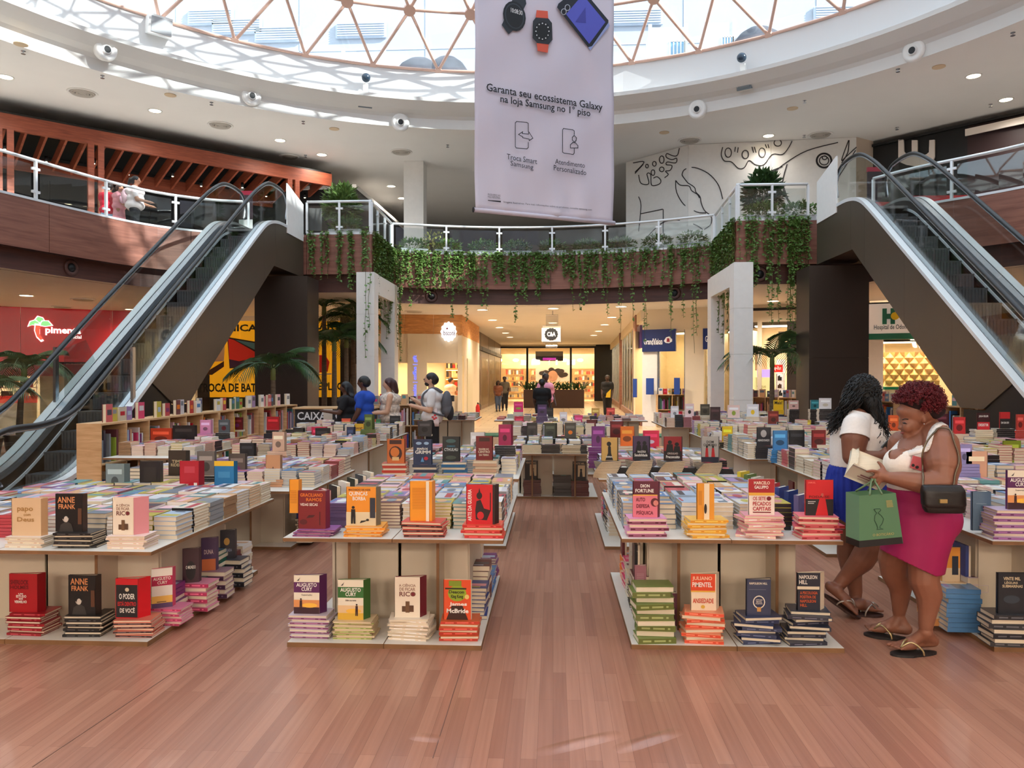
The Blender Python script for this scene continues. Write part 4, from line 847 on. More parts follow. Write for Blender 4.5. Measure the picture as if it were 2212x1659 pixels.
# --- cafe
sh = Shop('cafe', (-6.2, 26.55), (-3.2, 27.0), 'cream cafe corner with knotty wood band and a round white lit sign'); P = sh.P
zw = sh.hit(920, 721)[1]; zo = sh.hit(950, 784)[1]
for i in range(3): sh.wall('wood_panel', M_OSB, P.len*i/3+.003, P.len*(i+1)/3-.003, zw, ZS, 0)
u1, u2, u3 = sh.hit(880, 750)[0], sh.hit(922, 750)[0], sh.hit(1010, 750)[0]
sh.wall('cream_header', M_CREAM, 0, P.len, zo, zw, -.05); sh.wall('cream_pillar', M_CREAM, u1, u2, 0, zw, .02, .35); sh.wall('cream_jamb', M_CREAM, min(u3, P.len-.12), P.len, 0, zw, -.03, .2); sh.wall('counter', M_CREAM, 0, P.len, 0, .95, -.3, .3)
sh.room(-.6, P.len, 2.6, mat('cafe_inner', (232, 208, 160), .7), zo+.25, M_COOL)
sh.shelf(u2+.65, u3-.1, -2.2, .9, 2.25, 4, M_OSB, [(40, 36, 34), (190, 40, 34), (206, 120, 40), (120, 90, 60), (226, 200, 150)], 7)
for zz in (1.25, 1.6, 1.95): sh.wall('shelf_glow', mat('warm_glow', (255, 196, 100), .5, emit=5), u2+.7, u3-.15, zz+.25, zz+.28, -2.15, .03)
S2 = Plane((-3.2, 27.0), (-3.3, 35.0)); n_ = Vector((1, 0, 0))
def side(name, m, y0, y1, z0, z1, x=-3.22): return MB().box(x-.15, y0, z0, x, y1, z1).build(name, m, sh.e)
side('side_wood_panel', M_OSB, 27.0, 33.4, zw-.05, ZS); side('side_wall', M_CREAM, 27.0, 33.4, 0, zw-.05); side('side_door', mat('cafe_door', (214, 204, 176), .5), 28.6, 30.4, 0, 2.3, -3.19)
mb = MB(); mb.lathe([(.16, 0), (.16, .03)], 20, (0, 0, 0), None); cx, cz = sh.hit(969, 717)
pts = []
for i in range(72): a = 2*PI*i/72; r = 1+.06*math.cos(12*a); pts.append(sh.P.at(cx+.27*r*math.cos(a), cz+.34*r*math.sin(a), .05))
MB().extrude(pts[::-1], P.n*.08).build('round_sign', mat('lit_white_sign', (240, 248, 255), .5, emit=.7), sh.e)
mb = MB().color((120, 30, 50)); sh.text(mb, 'biscoitê', 958, 714, 983, 725, .145, .01); mb.color((150, 40, 60)); sh.poly(mb, [(963, 712), (966, 707), (968, 712)][::-1], .145); mb.build('sign_text', M_PRINT, sh.e)
mb = MB().color((90, 110, 255)); t_ = 'cookie | coffee | gift'; P_, F_, asp = text_geo(t_, .01); ca, cb = sh.hit(892, 862), sh.hit(902, 768)
mb.add([sh.P.at(cb[0]-(cb[0]-ca[0])*y, ca[1]+(cb[1]-ca[1])*x, .04) for x, y in P_], F_); mb.build('vertical_neon', M_LED, sh.e)
# --- corridor walls, end shop
lw_ = empty('corridor_left_fronts', (-3.6, 40, 0), 'dark brown shop fronts along the left of the far corridor', 'shop')
for i, (y0, y1) in enumerate([(33.5, 37.5), (37.6, 42), (42.1, 46.5), (46.6, 51.8)]):
    MB().box(-3.9, y0, 0, -3.55, y1, ZS).build('front_panel', mat('corridor_brown%d' % (i % 2), [(84, 62, 48), (104, 78, 60)][i % 2], .4), lw_)
    MB().box(-3.56, y0+.5, .2, -3.53, y1-.5, 2.6).build('window_pane', M_GLASS2, lw_); MB().box(-3.58, y0, 2.9, -3.45, y1, 3.1).build('sign_rail', M_BLACK, lw_)
rw_ = empty('corridor_right_fronts', (3.6, 38, 0), 'tall glazed shop fronts with steel mullions along the right of the far corridor', 'shop')
ra, rb_ = Vector((2.96, 25.4, 0)), Vector((3.92, 52.3, 0)); PR = Plane(ra, rb_)
for i in range(12):
    u = 3.2+i*1.95
    MB().beam(PR.at(u, 0), PR.at(u, ZS), .07, .09, (PR.u.x, PR.u.y, 0)).build('mullion', M_STEEL, rw_)
    MB().extrude([PR.at(u+.05, .25), PR.at(u+1.9, .25), PR.at(u+1.9, ZS-.35), PR.at(u+.05, ZS-.35)], -PR.n*.012).build('glass_panel', M_GLASS2, rw_)
for u0, u1 in ((1.9, 3.1), (12.9, 13.6)): MB().extrude([PR.at(u0, 0, -.02), PR.at(u1, 0, -.02), PR.at(u1, ZS, -.02), PR.at(u0, ZS, -.02)], -PR.n*.2 if False else PR.n*(-.12)).build('wood_pilaster', M_FASCIA, rw_)
MB().extrude([PR.at(0, ZS-.35), PR.at(PR.len, ZS-.35), PR.at(PR.len, ZS), PR.at(0, ZS)], PR.n*-.1).build('head', M_CREAM, rw_); MB().extrude([PR.at(0, 0), PR.at(PR.len, 0), PR.at(PR.len, .25), PR.at(0, .25)], PR.n*-.1).build('kerb', M_FASCIA, rw_)
MB().extrude([PR.at(0, 0, 2.6 if PR.n.x > 0 else -2.6), PR.at(PR.len, 0, 2.6 if PR.n.x > 0 else -2.6), PR.at(PR.len, ZS, 2.6 if PR.n.x > 0 else -2.6), PR.at(0, ZS, 2.6 if PR.n.x > 0 else -2.6)], PR.n*.1).build('interior_wall', M_CREAM, rw_)
g = MB()
for i in range(40):
    u = 3.5+i*.55; g.color(random.choice(WARMS)); c = PR.at(u, 0, 1.4 if PR.n.x > 0 else -1.4); h = random.uniform(.8, 1.9); g.box(c.x-.15, c.y-.2, 0, c.x+.15, c.y+.2, h)
g.build('display_goods', M_VC, rw_, kind='stuff')
for i in range(4):
    c = PR.at(5+i*6, ZS-.1, 1.3 if PR.n.x > 0 else -1.3); ld = bpy.data.lights.new('shop_lamp', 'AREA'); ld.size = 1.6; ld.energy = 70; ld.color = (1, .84, .6); lo = bpy.data.objects.new('shop_lamp', ld); COL.objects.link(lo); lo.location = c; attach(lo, rw_)
# end shop (C&A)
ca_ = Shop('end_shop', (-4.1, 52), (4.2, 52), 'brightly lit clothes shop behind black framed glass at the corridor end'); P = ca_.P
zt_ = ca_.hit(1190, 748)[1]; ca_.wall('header', M_CREAM, -.5, P.len+.5, zt_, ZS, 0); ca_.wall('vent_slot', mat('vent_dark', (130, 104, 84), .6), 1.6, 6.9, zt_+.1, zt_+.28, .02)
for px in (1075, 1080, 1139, 1233, 1286): u = ca_.hit(px, 800)[0]; ca_.wall('frame_post', M_BLACK, u-.07, u+.07, 0, zt_, .05, .12)
ca_.wall('frame_head', M_BLACK, 0, P.len, zt_-.12, zt_, .05, .12); u = ca_.hit(1287, 800)[0]; ca_.wall('dark_bay', M_BLACK, u, P.len+.4, 0, zt_+.1, .02)
for a, b in ((1080, 1139), (1139, 1233), (1233, 1286)): ca_.wall('glass_panel', M_GLASS2, ca_.hit(a, 800)[0]+.08, ca_.hit(b, 800)[0]-.08, .05, zt_-.12, 0, .012)
ca_.room(-.5, P.len+.3, 6, mat('end_shop_wall', (240, 220, 180), .7), ZS-.02, M_COOL, 60)
ca_.wall('grey_upper_wall', mat('concrete_warm', (206, 180, 140), .8), .3, P.len-.4, 2.25, 3.3, -4.5, .1)
u0, z1 = ca_.hit(1155, 795); u1, z0 = ca_.hit(1233, 825); ca_.wall('portrait_screen', mat('portrait_back', (206, 180, 158), .5, emit=.5), u0, u1, z0, z1, -3.0, .06)
pm = MB().color((44, 34, 34))
for i in range(26): a = random.uniform(0, PI); pm.flat(ellpts((u1-u0)*(.5+.38*math.cos(a)*random.uniform(.6, 1)), (z1-z0)*(.45+.48*math.sin(a)*random.uniform(.5, 1)), .22, .16, 8), ca_.P.at(u0, z0, -2.98), P.u, (0, 0, 1), .002*i)
pm.color((190, 140, 112)).flat(ellpts((u1-u0)*.5, (z1-z0)*.42, .36, .40, 16), ca_.P.at(u0, z0, -2.98), P.u, (0, 0, 1), .06); pm.build('portrait_print', M_PRINT, ca_.e)
for a, b in ((.6, 2.0), (2.4, 3.6), (5.6, 7.2)): ca_.shelf(a, b, -4.2, .1, 2.2, 5, M_OSB, WARMS, 8)
u0, z1 = ca_.hit(1156, 758); u1, z0 = ca_.hit(1217, 779); ca_.wall('dark_screen', M_BLACK, u0, u1, z0, z1, -1.0, .08); ca_.wall('screen_lit_strip', mat('magenta_screen', (170, 40, 150), .5, emit=1.0), u0+.5, u1-.5, z0+.05, z0+.22, -.98, .02)
for px in (1075, 1112, 1155, 1220, 1255): u, z = ca_.hit(px, 777); MB().ell(ca_.P.at(u, z, -1.5), (.22, .12, .12), 10, 6).build('ceiling_spot', mat('spot_white', (255, 240, 210), .5, emit=3), ca_.e)
# hanging C&A sign
hs = empty('hanging_shop_sign', (aty(1190, 722, 25.5).x, 25.5, ZS), 'white hanging sign with black round emblem in the corridor mouth', 'sign'); Y = 25.5
def hb(name, m, x0, y0, x1, y1, yy, th=.05): a, b = aty(x0, y1, yy), aty(x1, y0, yy); return MB().box(a.x, yy, a.z, b.x, yy+th, b.z).build(name, m, hs)
hb('upper_glass', M_GLASS2, 1179, 679, 1206, 704, Y, .02); hb('sign_panel', M_WHITE, 1170, 708, 1211, 738, Y-.03, .06); hb('sign_backing', M_CREAM, 1172, 703, 1212, 741, Y+.05, .04); hb('lower_glass', M_GLASS2, 1178, 741, 1204, 752, Y, .02)
a = aty(1194, 665, Y); MB().tube([(a.x, Y+.02, ZS), (a.x, Y+.02, aty(1194, 680, Y).z)], .02, 6).build('hanger', M_STEEL, hs); b = aty(1180, 681, Y), aty(1206, 681, Y); MB().tube([b[0], b[1]], .015, 6).build('hanger_bar', M_STEEL, hs)
c = aty(1191, 722, Y); pts = [Vector((c.x+.215*(1+.04*math.cos(14*t))*math.cos(t), Y-.035, c.z+.2*(1+.04*math.cos(14*t))*math.sin(t))) for t in [2*PI*i/84 for i in range(84)]]
MB().extrude(pts, (0, -.012, 0)).build('emblem', M_BLACK, hs); MB().color((250, 250, 250)).text('C&A', (c.x-.14, Y-.05, c.z-.075), (1, 0, 0), (0, 0, 1), .28, .15, .002, .03).build('emblem_text', M_PRINT, hs)
# corridor planter with spiky plants
pl_ = empty('corridor_planter', (.3, 40, 0), 'long dark planter box with spiky plants in front of the end shop', 'planter')
a, b = aty(1131, 850, 40), aty(1262, 850, 40); MB().box(a.x, 40, 0, b.x, 40.8, .95).build('box', mat('planter_brown', (60, 36, 26), .6), pl_)
for i in range(16):
    mb = MB(); c = Vector((a.x+(b.x-a.x)*(i+.5)/16, 40.4, .93))
    for k in range(9):
        q = random.uniform(0, 2*PI); L_ = random.uniform(.35, .75); d = Vector((math.cos(q)*.6, math.sin(q)*.5, random.uniform(.5, 1.2))).normalized()*L_; s_ = d.cross(Vector((0, 0, 1))).normalized()*.03
        mb.face([c-s_, c+s_, c+d*.6+s_*1.2, c+d+Vector((0, 0, -.12)), c+d*.6-s_*1.2])
    mb.build('plant', M_LEAFD, pl_)
# --- optician
sh = Shop('optician_shop', (2.96, 25.4), (5.6, 23.95), 'cream optician shop with navy blue signs beside the corridor mouth'); P = sh.P
zh = sh.hit(1430, 713)[1]; sh.wall('header', M_CREAM, 0, P.len, zh-.05, ZS, 0)
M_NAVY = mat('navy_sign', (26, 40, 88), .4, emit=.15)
for x0, x1, nm in [(1388, 1420, 'white_pier'), (1480, 1521, 'cream_pier')]: sh.wall(nm, M_WHITE if nm[0] == 'w' else M_CREAM, sh.hit(x0, 800)[0], sh.hit(x1, 800)[0], 0, zh, .02, .3)
sh.room(-.4, P.len, 3.0, mat('optician_inner', (246, 226, 182), .7), zh, M_COOL)
sh.wall('glass_front', M_GLASS2, sh.hit(1420, 800)[0], P.len, 0, zh, -.05, .012)
for px in (1421, 1478): u = sh.hit(px, 800)[0]; sh.wall('glass_mullion', M_STEEL, u, u+.05, 0, zh, 0, .06)
sh.shelf(sh.hit(1425, 800)[0], sh.hit(1482, 800)[0], -2.6, .4, 1.95, 5, M_WHITE, [(240, 236, 226), (220, 210, 190), (60, 50, 46), (246, 240, 230)], 9)
sh.pxwall('poster_brown', mat('poster_brown', (120, 90, 74), .5), 1433, 769, 1453, 791, -2.2, .03); sh.pxwall('poster_light', mat('poster_cream', (232, 208, 176), .5), 1453, 769, 1482, 791, -2.2, .03)
mb = MB().color((96, 60, 44)); sh.poly(mb, [(1464, 780), (1467, 773), (1472, 773), (1475, 780), (1473, 787), (1467, 787)][::-1], -2.15); mb.color((30, 28, 30)); sh.poly(mb, [(1456, 791), (1463, 785), (1477, 785), (1483, 791)][::-1], -2.16)
mb.build('poster_portrait', M_PRINT, sh.e)
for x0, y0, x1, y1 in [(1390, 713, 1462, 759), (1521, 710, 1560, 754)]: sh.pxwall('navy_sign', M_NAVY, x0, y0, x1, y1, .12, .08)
mb = MB().color((245, 248, 255)); sh.text(mb, 'GrandVision', 1394, 732, 1434, 744, .13, .02); sh.text(mb, 'by FOTOTICA', 1411, 741, 1434, 746, .13, .02); sh.text(mb, 'GrandVision', 1526, 726, 1566, 738, .13, .02)
sh.poly(mb, [(1437, 737), (1442, 729), (1449, 727), (1455, 733), (1455, 738), (1448, 742), (1441, 741)][::-1], .132); mb.color((150, 24, 50)); sh.poly(mb, [(1443, 739), (1444, 731), (1449, 731), (1450, 739)][::-1], .136); mb.build('sign_lettering', M_PRINT, sh.e, kind='stuff')
for x0, y0, x1, y1 in [(1403, 817, 1419, 852), (1463, 816, 1475, 852), (1375, 818, 1383, 858)]: sh.pxwall('blue_stand_sign', mat('blue_stand', (38, 72, 150), .5), x0, y0, x1, y1, .3, .04)
PX = sh.hit(1383, 722); MB().extrude([sh.P.at(-.05, PX[1]-.45, .0)+Vector((0, .5*i, 0)) for i in (0,)]+[sh.P.at(-.05, PX[1]-.45)+Vector((.03, 1.2, 0)), sh.P.at(-.05, PX[1]+.3)+Vector((.03, 1.2, 0)), sh.P.at(-.05, PX[1]+.3)], (-.08, 0, 0)).build('side_sign', mat('purple_sign', (84, 50, 110), .4), sh.e)
# --- sunglasses shop
sh = Shop('sunglasses_shop', (5.6, 23.95), (9.1, 22.7), 'sunglasses shop with a red sign and pale posters right of the right column'); P = sh.P
sh.wall('header', M_CREAM, 0, P.len, zh+.15, ZS, 0); sh.wall('dark_cornice', M_BLACK, 0, P.len, ZS-.18, ZS-.1, .02); sh.room(0, P.len, 3, mat('sun_inner', (240, 224, 196), .7), zh+.15, M_COOL)
for px in (1700, 1636, 1740): u = sh.hit(px, 760)[0]; sh.wall('dark_pier' if px > 1690 else 'cream_pier', M_BROWND if px > 1690 else M_CREAM, u, u+(.12 if px == 1636 else .6), 0, zh+.15, 0, .2)
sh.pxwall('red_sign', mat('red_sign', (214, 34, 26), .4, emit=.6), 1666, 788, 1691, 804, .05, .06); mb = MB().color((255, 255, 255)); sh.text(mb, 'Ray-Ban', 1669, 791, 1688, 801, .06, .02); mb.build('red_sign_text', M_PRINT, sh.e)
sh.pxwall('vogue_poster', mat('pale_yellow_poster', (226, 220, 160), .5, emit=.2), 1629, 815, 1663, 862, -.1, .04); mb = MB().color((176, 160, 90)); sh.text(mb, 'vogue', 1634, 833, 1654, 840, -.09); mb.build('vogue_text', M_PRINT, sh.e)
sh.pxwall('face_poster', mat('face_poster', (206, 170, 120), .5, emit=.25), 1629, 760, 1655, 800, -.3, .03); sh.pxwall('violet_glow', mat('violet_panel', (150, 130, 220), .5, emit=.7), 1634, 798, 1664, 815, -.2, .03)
mb = MB(); u0, z0 = sh.hit(1672, 860); u1, z1 = sh.hit(1692, 775); sh.wall('arched_niche', mat('niche_white', (244, 240, 236), .5, emit=.3), u0, u1, z0, z1, -1.0, .05); sh.shelf(u0, u1, -.6, .3, 1.7, 6, M_WHITE, [(40, 36, 36), (90, 60, 44), (30, 30, 34)], 6)
sh.pxwall('portrait_poster', mat('portrait_dark', (110, 96, 84), .5), 1680, 715, 1694, 748, -.3, .03)
# --- dental clinic
sh = Shop('dental_clinic', (8.7, 22.75), (14.6, 20.6), 'white dental clinic front with teal H logo behind the right escalator'); P = sh.P
z1 = sh.hit(1930, 720)[1]; z2 = sh.hit(1930, 733)[1]
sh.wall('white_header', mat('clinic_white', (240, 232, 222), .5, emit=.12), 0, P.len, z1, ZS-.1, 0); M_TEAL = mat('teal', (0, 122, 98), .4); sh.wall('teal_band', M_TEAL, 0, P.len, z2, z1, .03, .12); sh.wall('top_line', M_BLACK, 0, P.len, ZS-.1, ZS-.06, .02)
mb = MB().color((0, 130, 104))
(uh0, zh1), (uh1, zh0) = sh.hit(1906, 667), sh.hit(1933, 700); w_, h_ = uh1-uh0, zh1-zh0
for r in [(0, 0, .35, 1), (.65, 0, 1, 1), (.3, .33, .7, .66)]: sh.wall('logo_stroke', M_TEAL, uh0+w_*r[0], uh0+w_*r[2], zh0+h_*r[1], zh0+h_*r[3], .08, .08)
mb.color((240, 220, 40)).flat(ellpts(0, 0, .11, .11, 14), sh.P.at(uh1, zh0+h_*.5, .09), P.u, (0, 0, 1), 0.0); mb.color((60, 70, 74)); sh.text(mb, 'Hospital de Odontologia', 1888, 702, 1985, 713, .01, .01); mb.build('clinic_lettering', M_PRINT, sh.e, kind='stuff')
sh.room(0, P.len, 2.4, mat('clinic_inner', (236, 214, 176), .7), z2, M_COOL); u = sh.hit(1887, 780)[0]; sh.wall('white_pier', M_WHITE, u-.2, u+.25, 0, z2, .02, .3)
ug0, ug1 = sh.hit(1905, 800)[0], sh.hit(2040, 800)[0]; zg1, zg0 = sh.hit(1960, 758)[1], sh.hit(1960, 835)[1]
RT = mat('relief_tile', (222, 184, 128), .5); cw = (ug1-ug0)/6; ch = (zg1-zg0)/3
for j in range(3):
    for i in range(6):
        mb = MB(); o_ = sh.P.at(ug0+i*cw, zg0+j*ch, -1.2); U_, Z_ = P.u*cw, Vector((0, 0, ch)); N_ = P.n*.14
        c_ = [o_, o_+U_*.5, o_+U_, o_+U_+Z_*.5, o_+U_+Z_, o_+U_*.5+Z_, o_+Z_, o_+Z_*.5]; m_ = o_+U_*.5+Z_*.5
        c_ = [q_+(N_ if k % 2 else N_*0) for k, q_ in enumerate(c_)]
        for k in range(8): mb.face([c_[k], c_[(k+1) % 8], m_])
        mb.build('relief_tile', RT, sh.e)
sh.wall('clinic_counter', M_WHITE, ug0-.2, ug1, 0, zg0-.1, -.9, .4); sh.wall('teal_counter_top', M_TEAL, ug0-.2, ug1, zg0-.1, zg0-.02, -.85, .5); sh.wall('glass_front', M_GLASS2, u+.3, P.len, 0, z2, -.1, .012)
for i in range(3):
    c = sh.P.at(ug0+cw*(1+2*i), zg1+.25, -.8); ld = bpy.data.lights.new('relief_spot', 'SPOT'); ld.energy = 60; ld.color = (1, .75, .45); ld.spot_size = 1.4; ld.spot_blend = .8; lo = bpy.data.objects.new('relief_spot', ld); COL.objects.link(lo); lo.location = c; lo.rotation_euler = (0.35, 0, math.atan2(P.u.y, P.u.x)); attach(lo, sh.e)
# ================================================================== BOOK TABLES
TAB = {}
def board(name, x0, y0, z0, x1, y1, z1, e):
    o = MB().box(x0, y0, z0, x1, y1, z1).build(name, M_LAM, e)
    mb = MB(); mb.box(x0, y0-.002, z0+.001, x1, y0, z1-.001); mb.box(x0-.002, y0, z0+.001, x0, y1, z1-.001); mb.box(x1, y0, z0+.001, x1+.002, y1, z1-.001); mb.build('edge_band', M_EDGE, o, kind='stuff'); return o
def table(key, x0, x1, y0, y1, z, label, base=None, panel=True):
    e = empty('book_table', ((x0+x1)/2, (y0+y1)/2, 0.004), label, 'table', 'white book tables'); TAB[key] = (x0, x1, y0, y1, z); xm = (x0+x1)/2
    for a, b in ((x0, xm-.003), (xm+.003, x1)): board('top_board', a, y0, z-.022, b, y1, z, e)
    bx0, bx1, by0, by1 = base or (x0, x1, y0+.05, y1-.05); bm = (bx0+bx1)/2
    for a, b in ((bx0, bm-.003), (bm+.003, bx1)): board('base_board', a, by0, .004, b, by1, .034, e)
    yb = y0+.52; yc = y1-.45
    for k, (a, b) in enumerate(((bx0+.15, bm), (bm, bx1-.12))):
        xc = a+(b-a)*(.36 if k == 0 else .62)
        def pan(nm, q): o = MB().box(*q).build(nm, M_PANEL, e); return o
        o = pan('divider', (xc-.009, y0+.30, .034, xc+.009, yb+.1, z-.022)); MB().box(xc-.009, y0+.297, .034, xc+.009, y0+.30, z-.022).build('edge_band', M_EDGE, o)
        pan('cross_panel', (a+.01, yb, .034, b-.01, yb+.018, z-.022)); pan('cross_panel', (a+.01, yc, .034, b-.01, yc+.018, z-.022))
        pan('divider', (xc-.2, yb+.1, .034, xc-.182, yc, z-.022))
    for x in (bx0+.16, bx1-.13): MB().box(x-.009, yb+.018, .034, x+.009, yc, z-.022).build('side_panel', M_PANEL, e)
    return e
table('L1', -4.15, -2.30, 4.28, 6.22, .60, 'book table at the left edge in the front row', (-4.15, -2.40, 4.42, 6.12))
table('C1', -1.58, -.29, 4.42, 6.16, .66, 'front row book table left of the central aisle', (-1.57, -.42, 4.46, 6.05))
table('R1', .40, 1.66, 4.50, 6.32, .66, 'front row book table right of the central aisle', (.46, 1.68, 4.53, 6.2))
table('Q1', 2.52, 4.1, 4.55, 6.3, .66, 'front row book table at the right edge behind the women', (2.56, 4.1, 4.60, 6.2))
table('L2', -3.95, -2.14, 6.62, 8.2, .60, 'second row book table at the left', (-3.9, -2.42, 6.97, 8.1))
table('C2', -1.62, -.32, 7.1, 8.95, .66, 'second row book table left of the central aisle', (-1.6, -.44, 7.12, 8.9))
table('R2', .42, 1.70, 7.1, 8.95, .66, 'second row book table right of the central aisle', (.48, 1.68, 7.15, 8.9))
table('Q2', 2.42, 4.2, 6.9, 8.7, .66, 'second row book table right, behind the woman in blue')
table('K1', -5.25, -4.25, 8.7, 10.4, .66, 'narrow book table against the end of the pine shelf')
table('L3', -3.85, -2.38, 8.9, 10.7, .66, 'third row book table at the left')
table('C3', -.56, .58, 9.75, 11.5, .63, 'book table standing in the middle of the central aisle', (-.58, .58, 10.1, 11.45))
table('Q3', 2.22, 4.0, 8.95, 10.7, .66, 'third row book table at the right')
table('L4', -3.95, -2.45, 11.3, 12.9, .66, 'fourth row book table at the left')
table('Q4', 2.3, 4.6, 11.3, 13.2, .66, 'fourth row book table at the right')
table('C4', -.7, 1.2, 12.4, 14.0, .66, 'fourth row book table in the middle')
table('Q6', 4.7, 6.2, 8.7, 10.6, .66, 'book table at the far right before the pine shelf')
table('C5', -1.2, .1, 15.6, 17.0, .72, 'far white table before the corridor, left one'); table('C6', .4, 1.9, 15.6, 17.0, .72, 'far white table before the corridor, right one')
table('L5', -2.9, -1.6, 15.8, 17.2, .72, 'white table with shelves beside the cafe'); table('Q5', 2.1, 4.4, 14.6, 16.6, .66, 'fifth row book table at the right')
# ================================================================== BOOKS
PAL = [(206, 204, 210), (222, 142, 152), (118, 128, 140), (96, 150, 152), (232, 222, 204), (204, 96, 98), (66, 66, 78), (172, 190, 212), (240, 236, 232), (222, 172, 126), (154, 126, 176), (188, 64, 74), (226, 226, 230), (140, 146, 152), (236, 190, 196), (86, 130, 178), (196, 180, 70), (110, 60, 70)]
VIV = [(190, 24, 40), (24, 22, 26), (230, 120, 24), (36, 60, 130), (120, 40, 110), (236, 232, 226), (40, 110, 90), (214, 60, 110), (240, 200, 40), (96, 30, 36), (70, 130, 190), (200, 190, 170), (60, 64, 70), (150, 170, 60), (214, 196, 214)]
def cname(c):
    r, g, b = c; m, n = max(c), min(c)
    if m < 62: return 'black'
    if m-n < 26: return 'white' if m > 215 else ('pale grey' if m > 165 else ('grey' if m > 95 else 'charcoal'))
    if r == m and g > .78*r and b < .62*r: return 'yellow'
    if r == m and g > .62*r and b < .8*g: return 'tan' if g > .75*b and r < 235 and b > 80 else 'orange'
    if r == m and g > .42*r and b < .5*r: return 'orange'
    if r == m and b > .75*r: return 'pink' if m > 170 else 'purple'
    if r == m and b > .45*r and g > .4*r: return 'pink' if m > 170 else 'brown'
    if r == m: return 'red' if m > 140 else 'maroon'
    if g == m: return 'green' if b < .85*g else 'teal'
    return 'purple' if r > .72*b and g < .8*r else ('navy' if m < 110 else 'blue')
BST = MB(); PAPC = (228, 214, 190)
def R4(x, y, z, rz=0.0): return Matrix.Translation((x, y, z)) @ Matrix.Rotation(rz, 4, 'Z')
def cheap_book(M, w, h, t, cov, spine, art=True):
    """lying book, corner-centred; spine along -y side (towards the viewer when rz = 0)"""
    B = BST; e = .0035; c = .0018
    def q(pts): B.face([M @ Vector(p) for p in pts])
    x0, x1, y0, y1 = -w/2, w/2, -h/2, h/2
    B.color(cov)
    for za, zb in ((0, c), (t-c, t)): B.box(x0, y0, za, x1, y1, zb, M)
    B.color(spine); q([(x0, y0, 0), (x1, y0, 0), (x1, y0, t), (x0, y0, t)])
    B.color(PAPC); q([(x1-e, y0, c), (x1-e, y1-e, c), (x1-e, y1-e, t-c), (x1-e, y0, t-c)]); q([(x1-e, y1-e, c), (x0+e, y1-e, c), (x0+e, y1-e, t-c), (x1-e, y1-e, t-c)]); q([(x0+e, y1-e, c), (x0+e, y0, c), (x0+e, y0, t-c), (x0+e, y1-e, t-c)])
    if art:
        a = random.choice(PAL); b = random.choice(PAL); s = random.uniform(.2, .6); z = t+.0006
        B.color(a); q([(x0+w*s, y0+.01, z), (x0+w*min(.95, s+.3), y0+.01, z), (x0+w*min(.95, s+.3), y1-.012, z), (x0+w*s, y1-.012, z)])
        B.color(b); q([(x0+w*.08, y0+h*.3, z+.0004), (x0+w*.2, y0+h*.3, z+.0004), (x0+w*.2, y0+h*.75, z+.0004), (x0+w*.08, y0+h*.75, z+.0004)])
BK = {}
def lying_mesh(w, h, t, cov, spine, seed=None):
    """shared meshes (cover, pages) of a lying book, spine towards -y"""
    k = (round(w, 3), round(h, 3), round(t, 4), cov, spine, seed)
    if k not in BK:
        c = .002; x0, x1, y0, y1 = -w/2, w/2, -h/2, h/2; m = MB().color(cov); m.box(x0, y0, 0, x1, y1, c); m.box(x0, y0, t-c, x1, y1, t); m.color(spine).box(x0, y0, c, x1, y0+c, t-c)
        if seed is not None:
            r = random.Random(seed); z = t+.0006
            def f(a, b, c_, d, col, zz): m.color(col).face([(x0+w*a, y0+h*b, zz), (x0+w*c_, y0+h*b, zz), (x0+w*c_, y0+h*d, zz), (x0+w*a, y0+h*d, zz)])
            s = r.uniform(.15, .6); f(s, .06, min(.96, s+r.uniform(.15, .45)), .94, r.choice(PAL), z); f(.06, r.uniform(.1, .3), .16, r.uniform(.6, .9), r.choice(PAL), z+.0004)
            if r.random() < .6: m.color(r.choice(PAL)).face([(x0+w*(.55+.28*math.cos(q)), y0+h*(.5+.22*math.sin(q)), z+.0008) for q in [2*PI*i/12 for i in range(12)]])
        else:
            m.color(tuple(min(255, v+70) for v in spine))
            for a, b in ((.12, .34), (.42, .72), (.80, .86)): m.face([(x0+w*a, y0-.0006, t*.35), (x0+w*b, y0-.0006, t*.35), (x0+w*b, y0-.0006, t*.68), (x0+w*a, y0-.0006, t*.68)])
        me = m.mesh('book'); me.materials.append(M_BOOK); p = MB().box(x0+.004, y0+c, c, x1-.004, y1-.004, t-c).mesh('pages'); p.materials.append(M_PAPER); BK[k] = (me, p)
    return BK[k]
def lying_book(M, w, h, t, cov, spine, label, group, seed=None):
    me, p = lying_mesh(w, h, t, cov, spine, seed)
    o = bpy.data.objects.new('book', me); COL.objects.link(o); o.matrix_basis = M; tag(o, label, 'book', group)
    q = bpy.data.objects.new('pages', p); COL.objects.link(q); q.parent = o; return o
def stack(px, Y, z0, z1, n, cov, spine, label, wid=.225, dep=.155, jit=.010, twist=.05, alt=False, cheap=False, spiral=0.0, X=None):
    x = X if X is not None else aty(px, 1000, Y).x; t = (z1-z0)/n; rz = random.uniform(-.05, .05)
    for i in range(n):
        r = rz+random.uniform(-twist, twist)+(PI if (alt and i % 2) else 0)+spiral*(i-n/2)
        M = R4(x+random.uniform(-jit, jit), Y+dep/2+random.uniform(-jit, jit), z0+i*t, r)
        if cheap: cheap_book(M, wid, dep, t*.985, cov, spine, i == n-1)
        else: lying_book(M, wid, dep, t*.985, cov, spine, label, 'stacked copies: '+label)
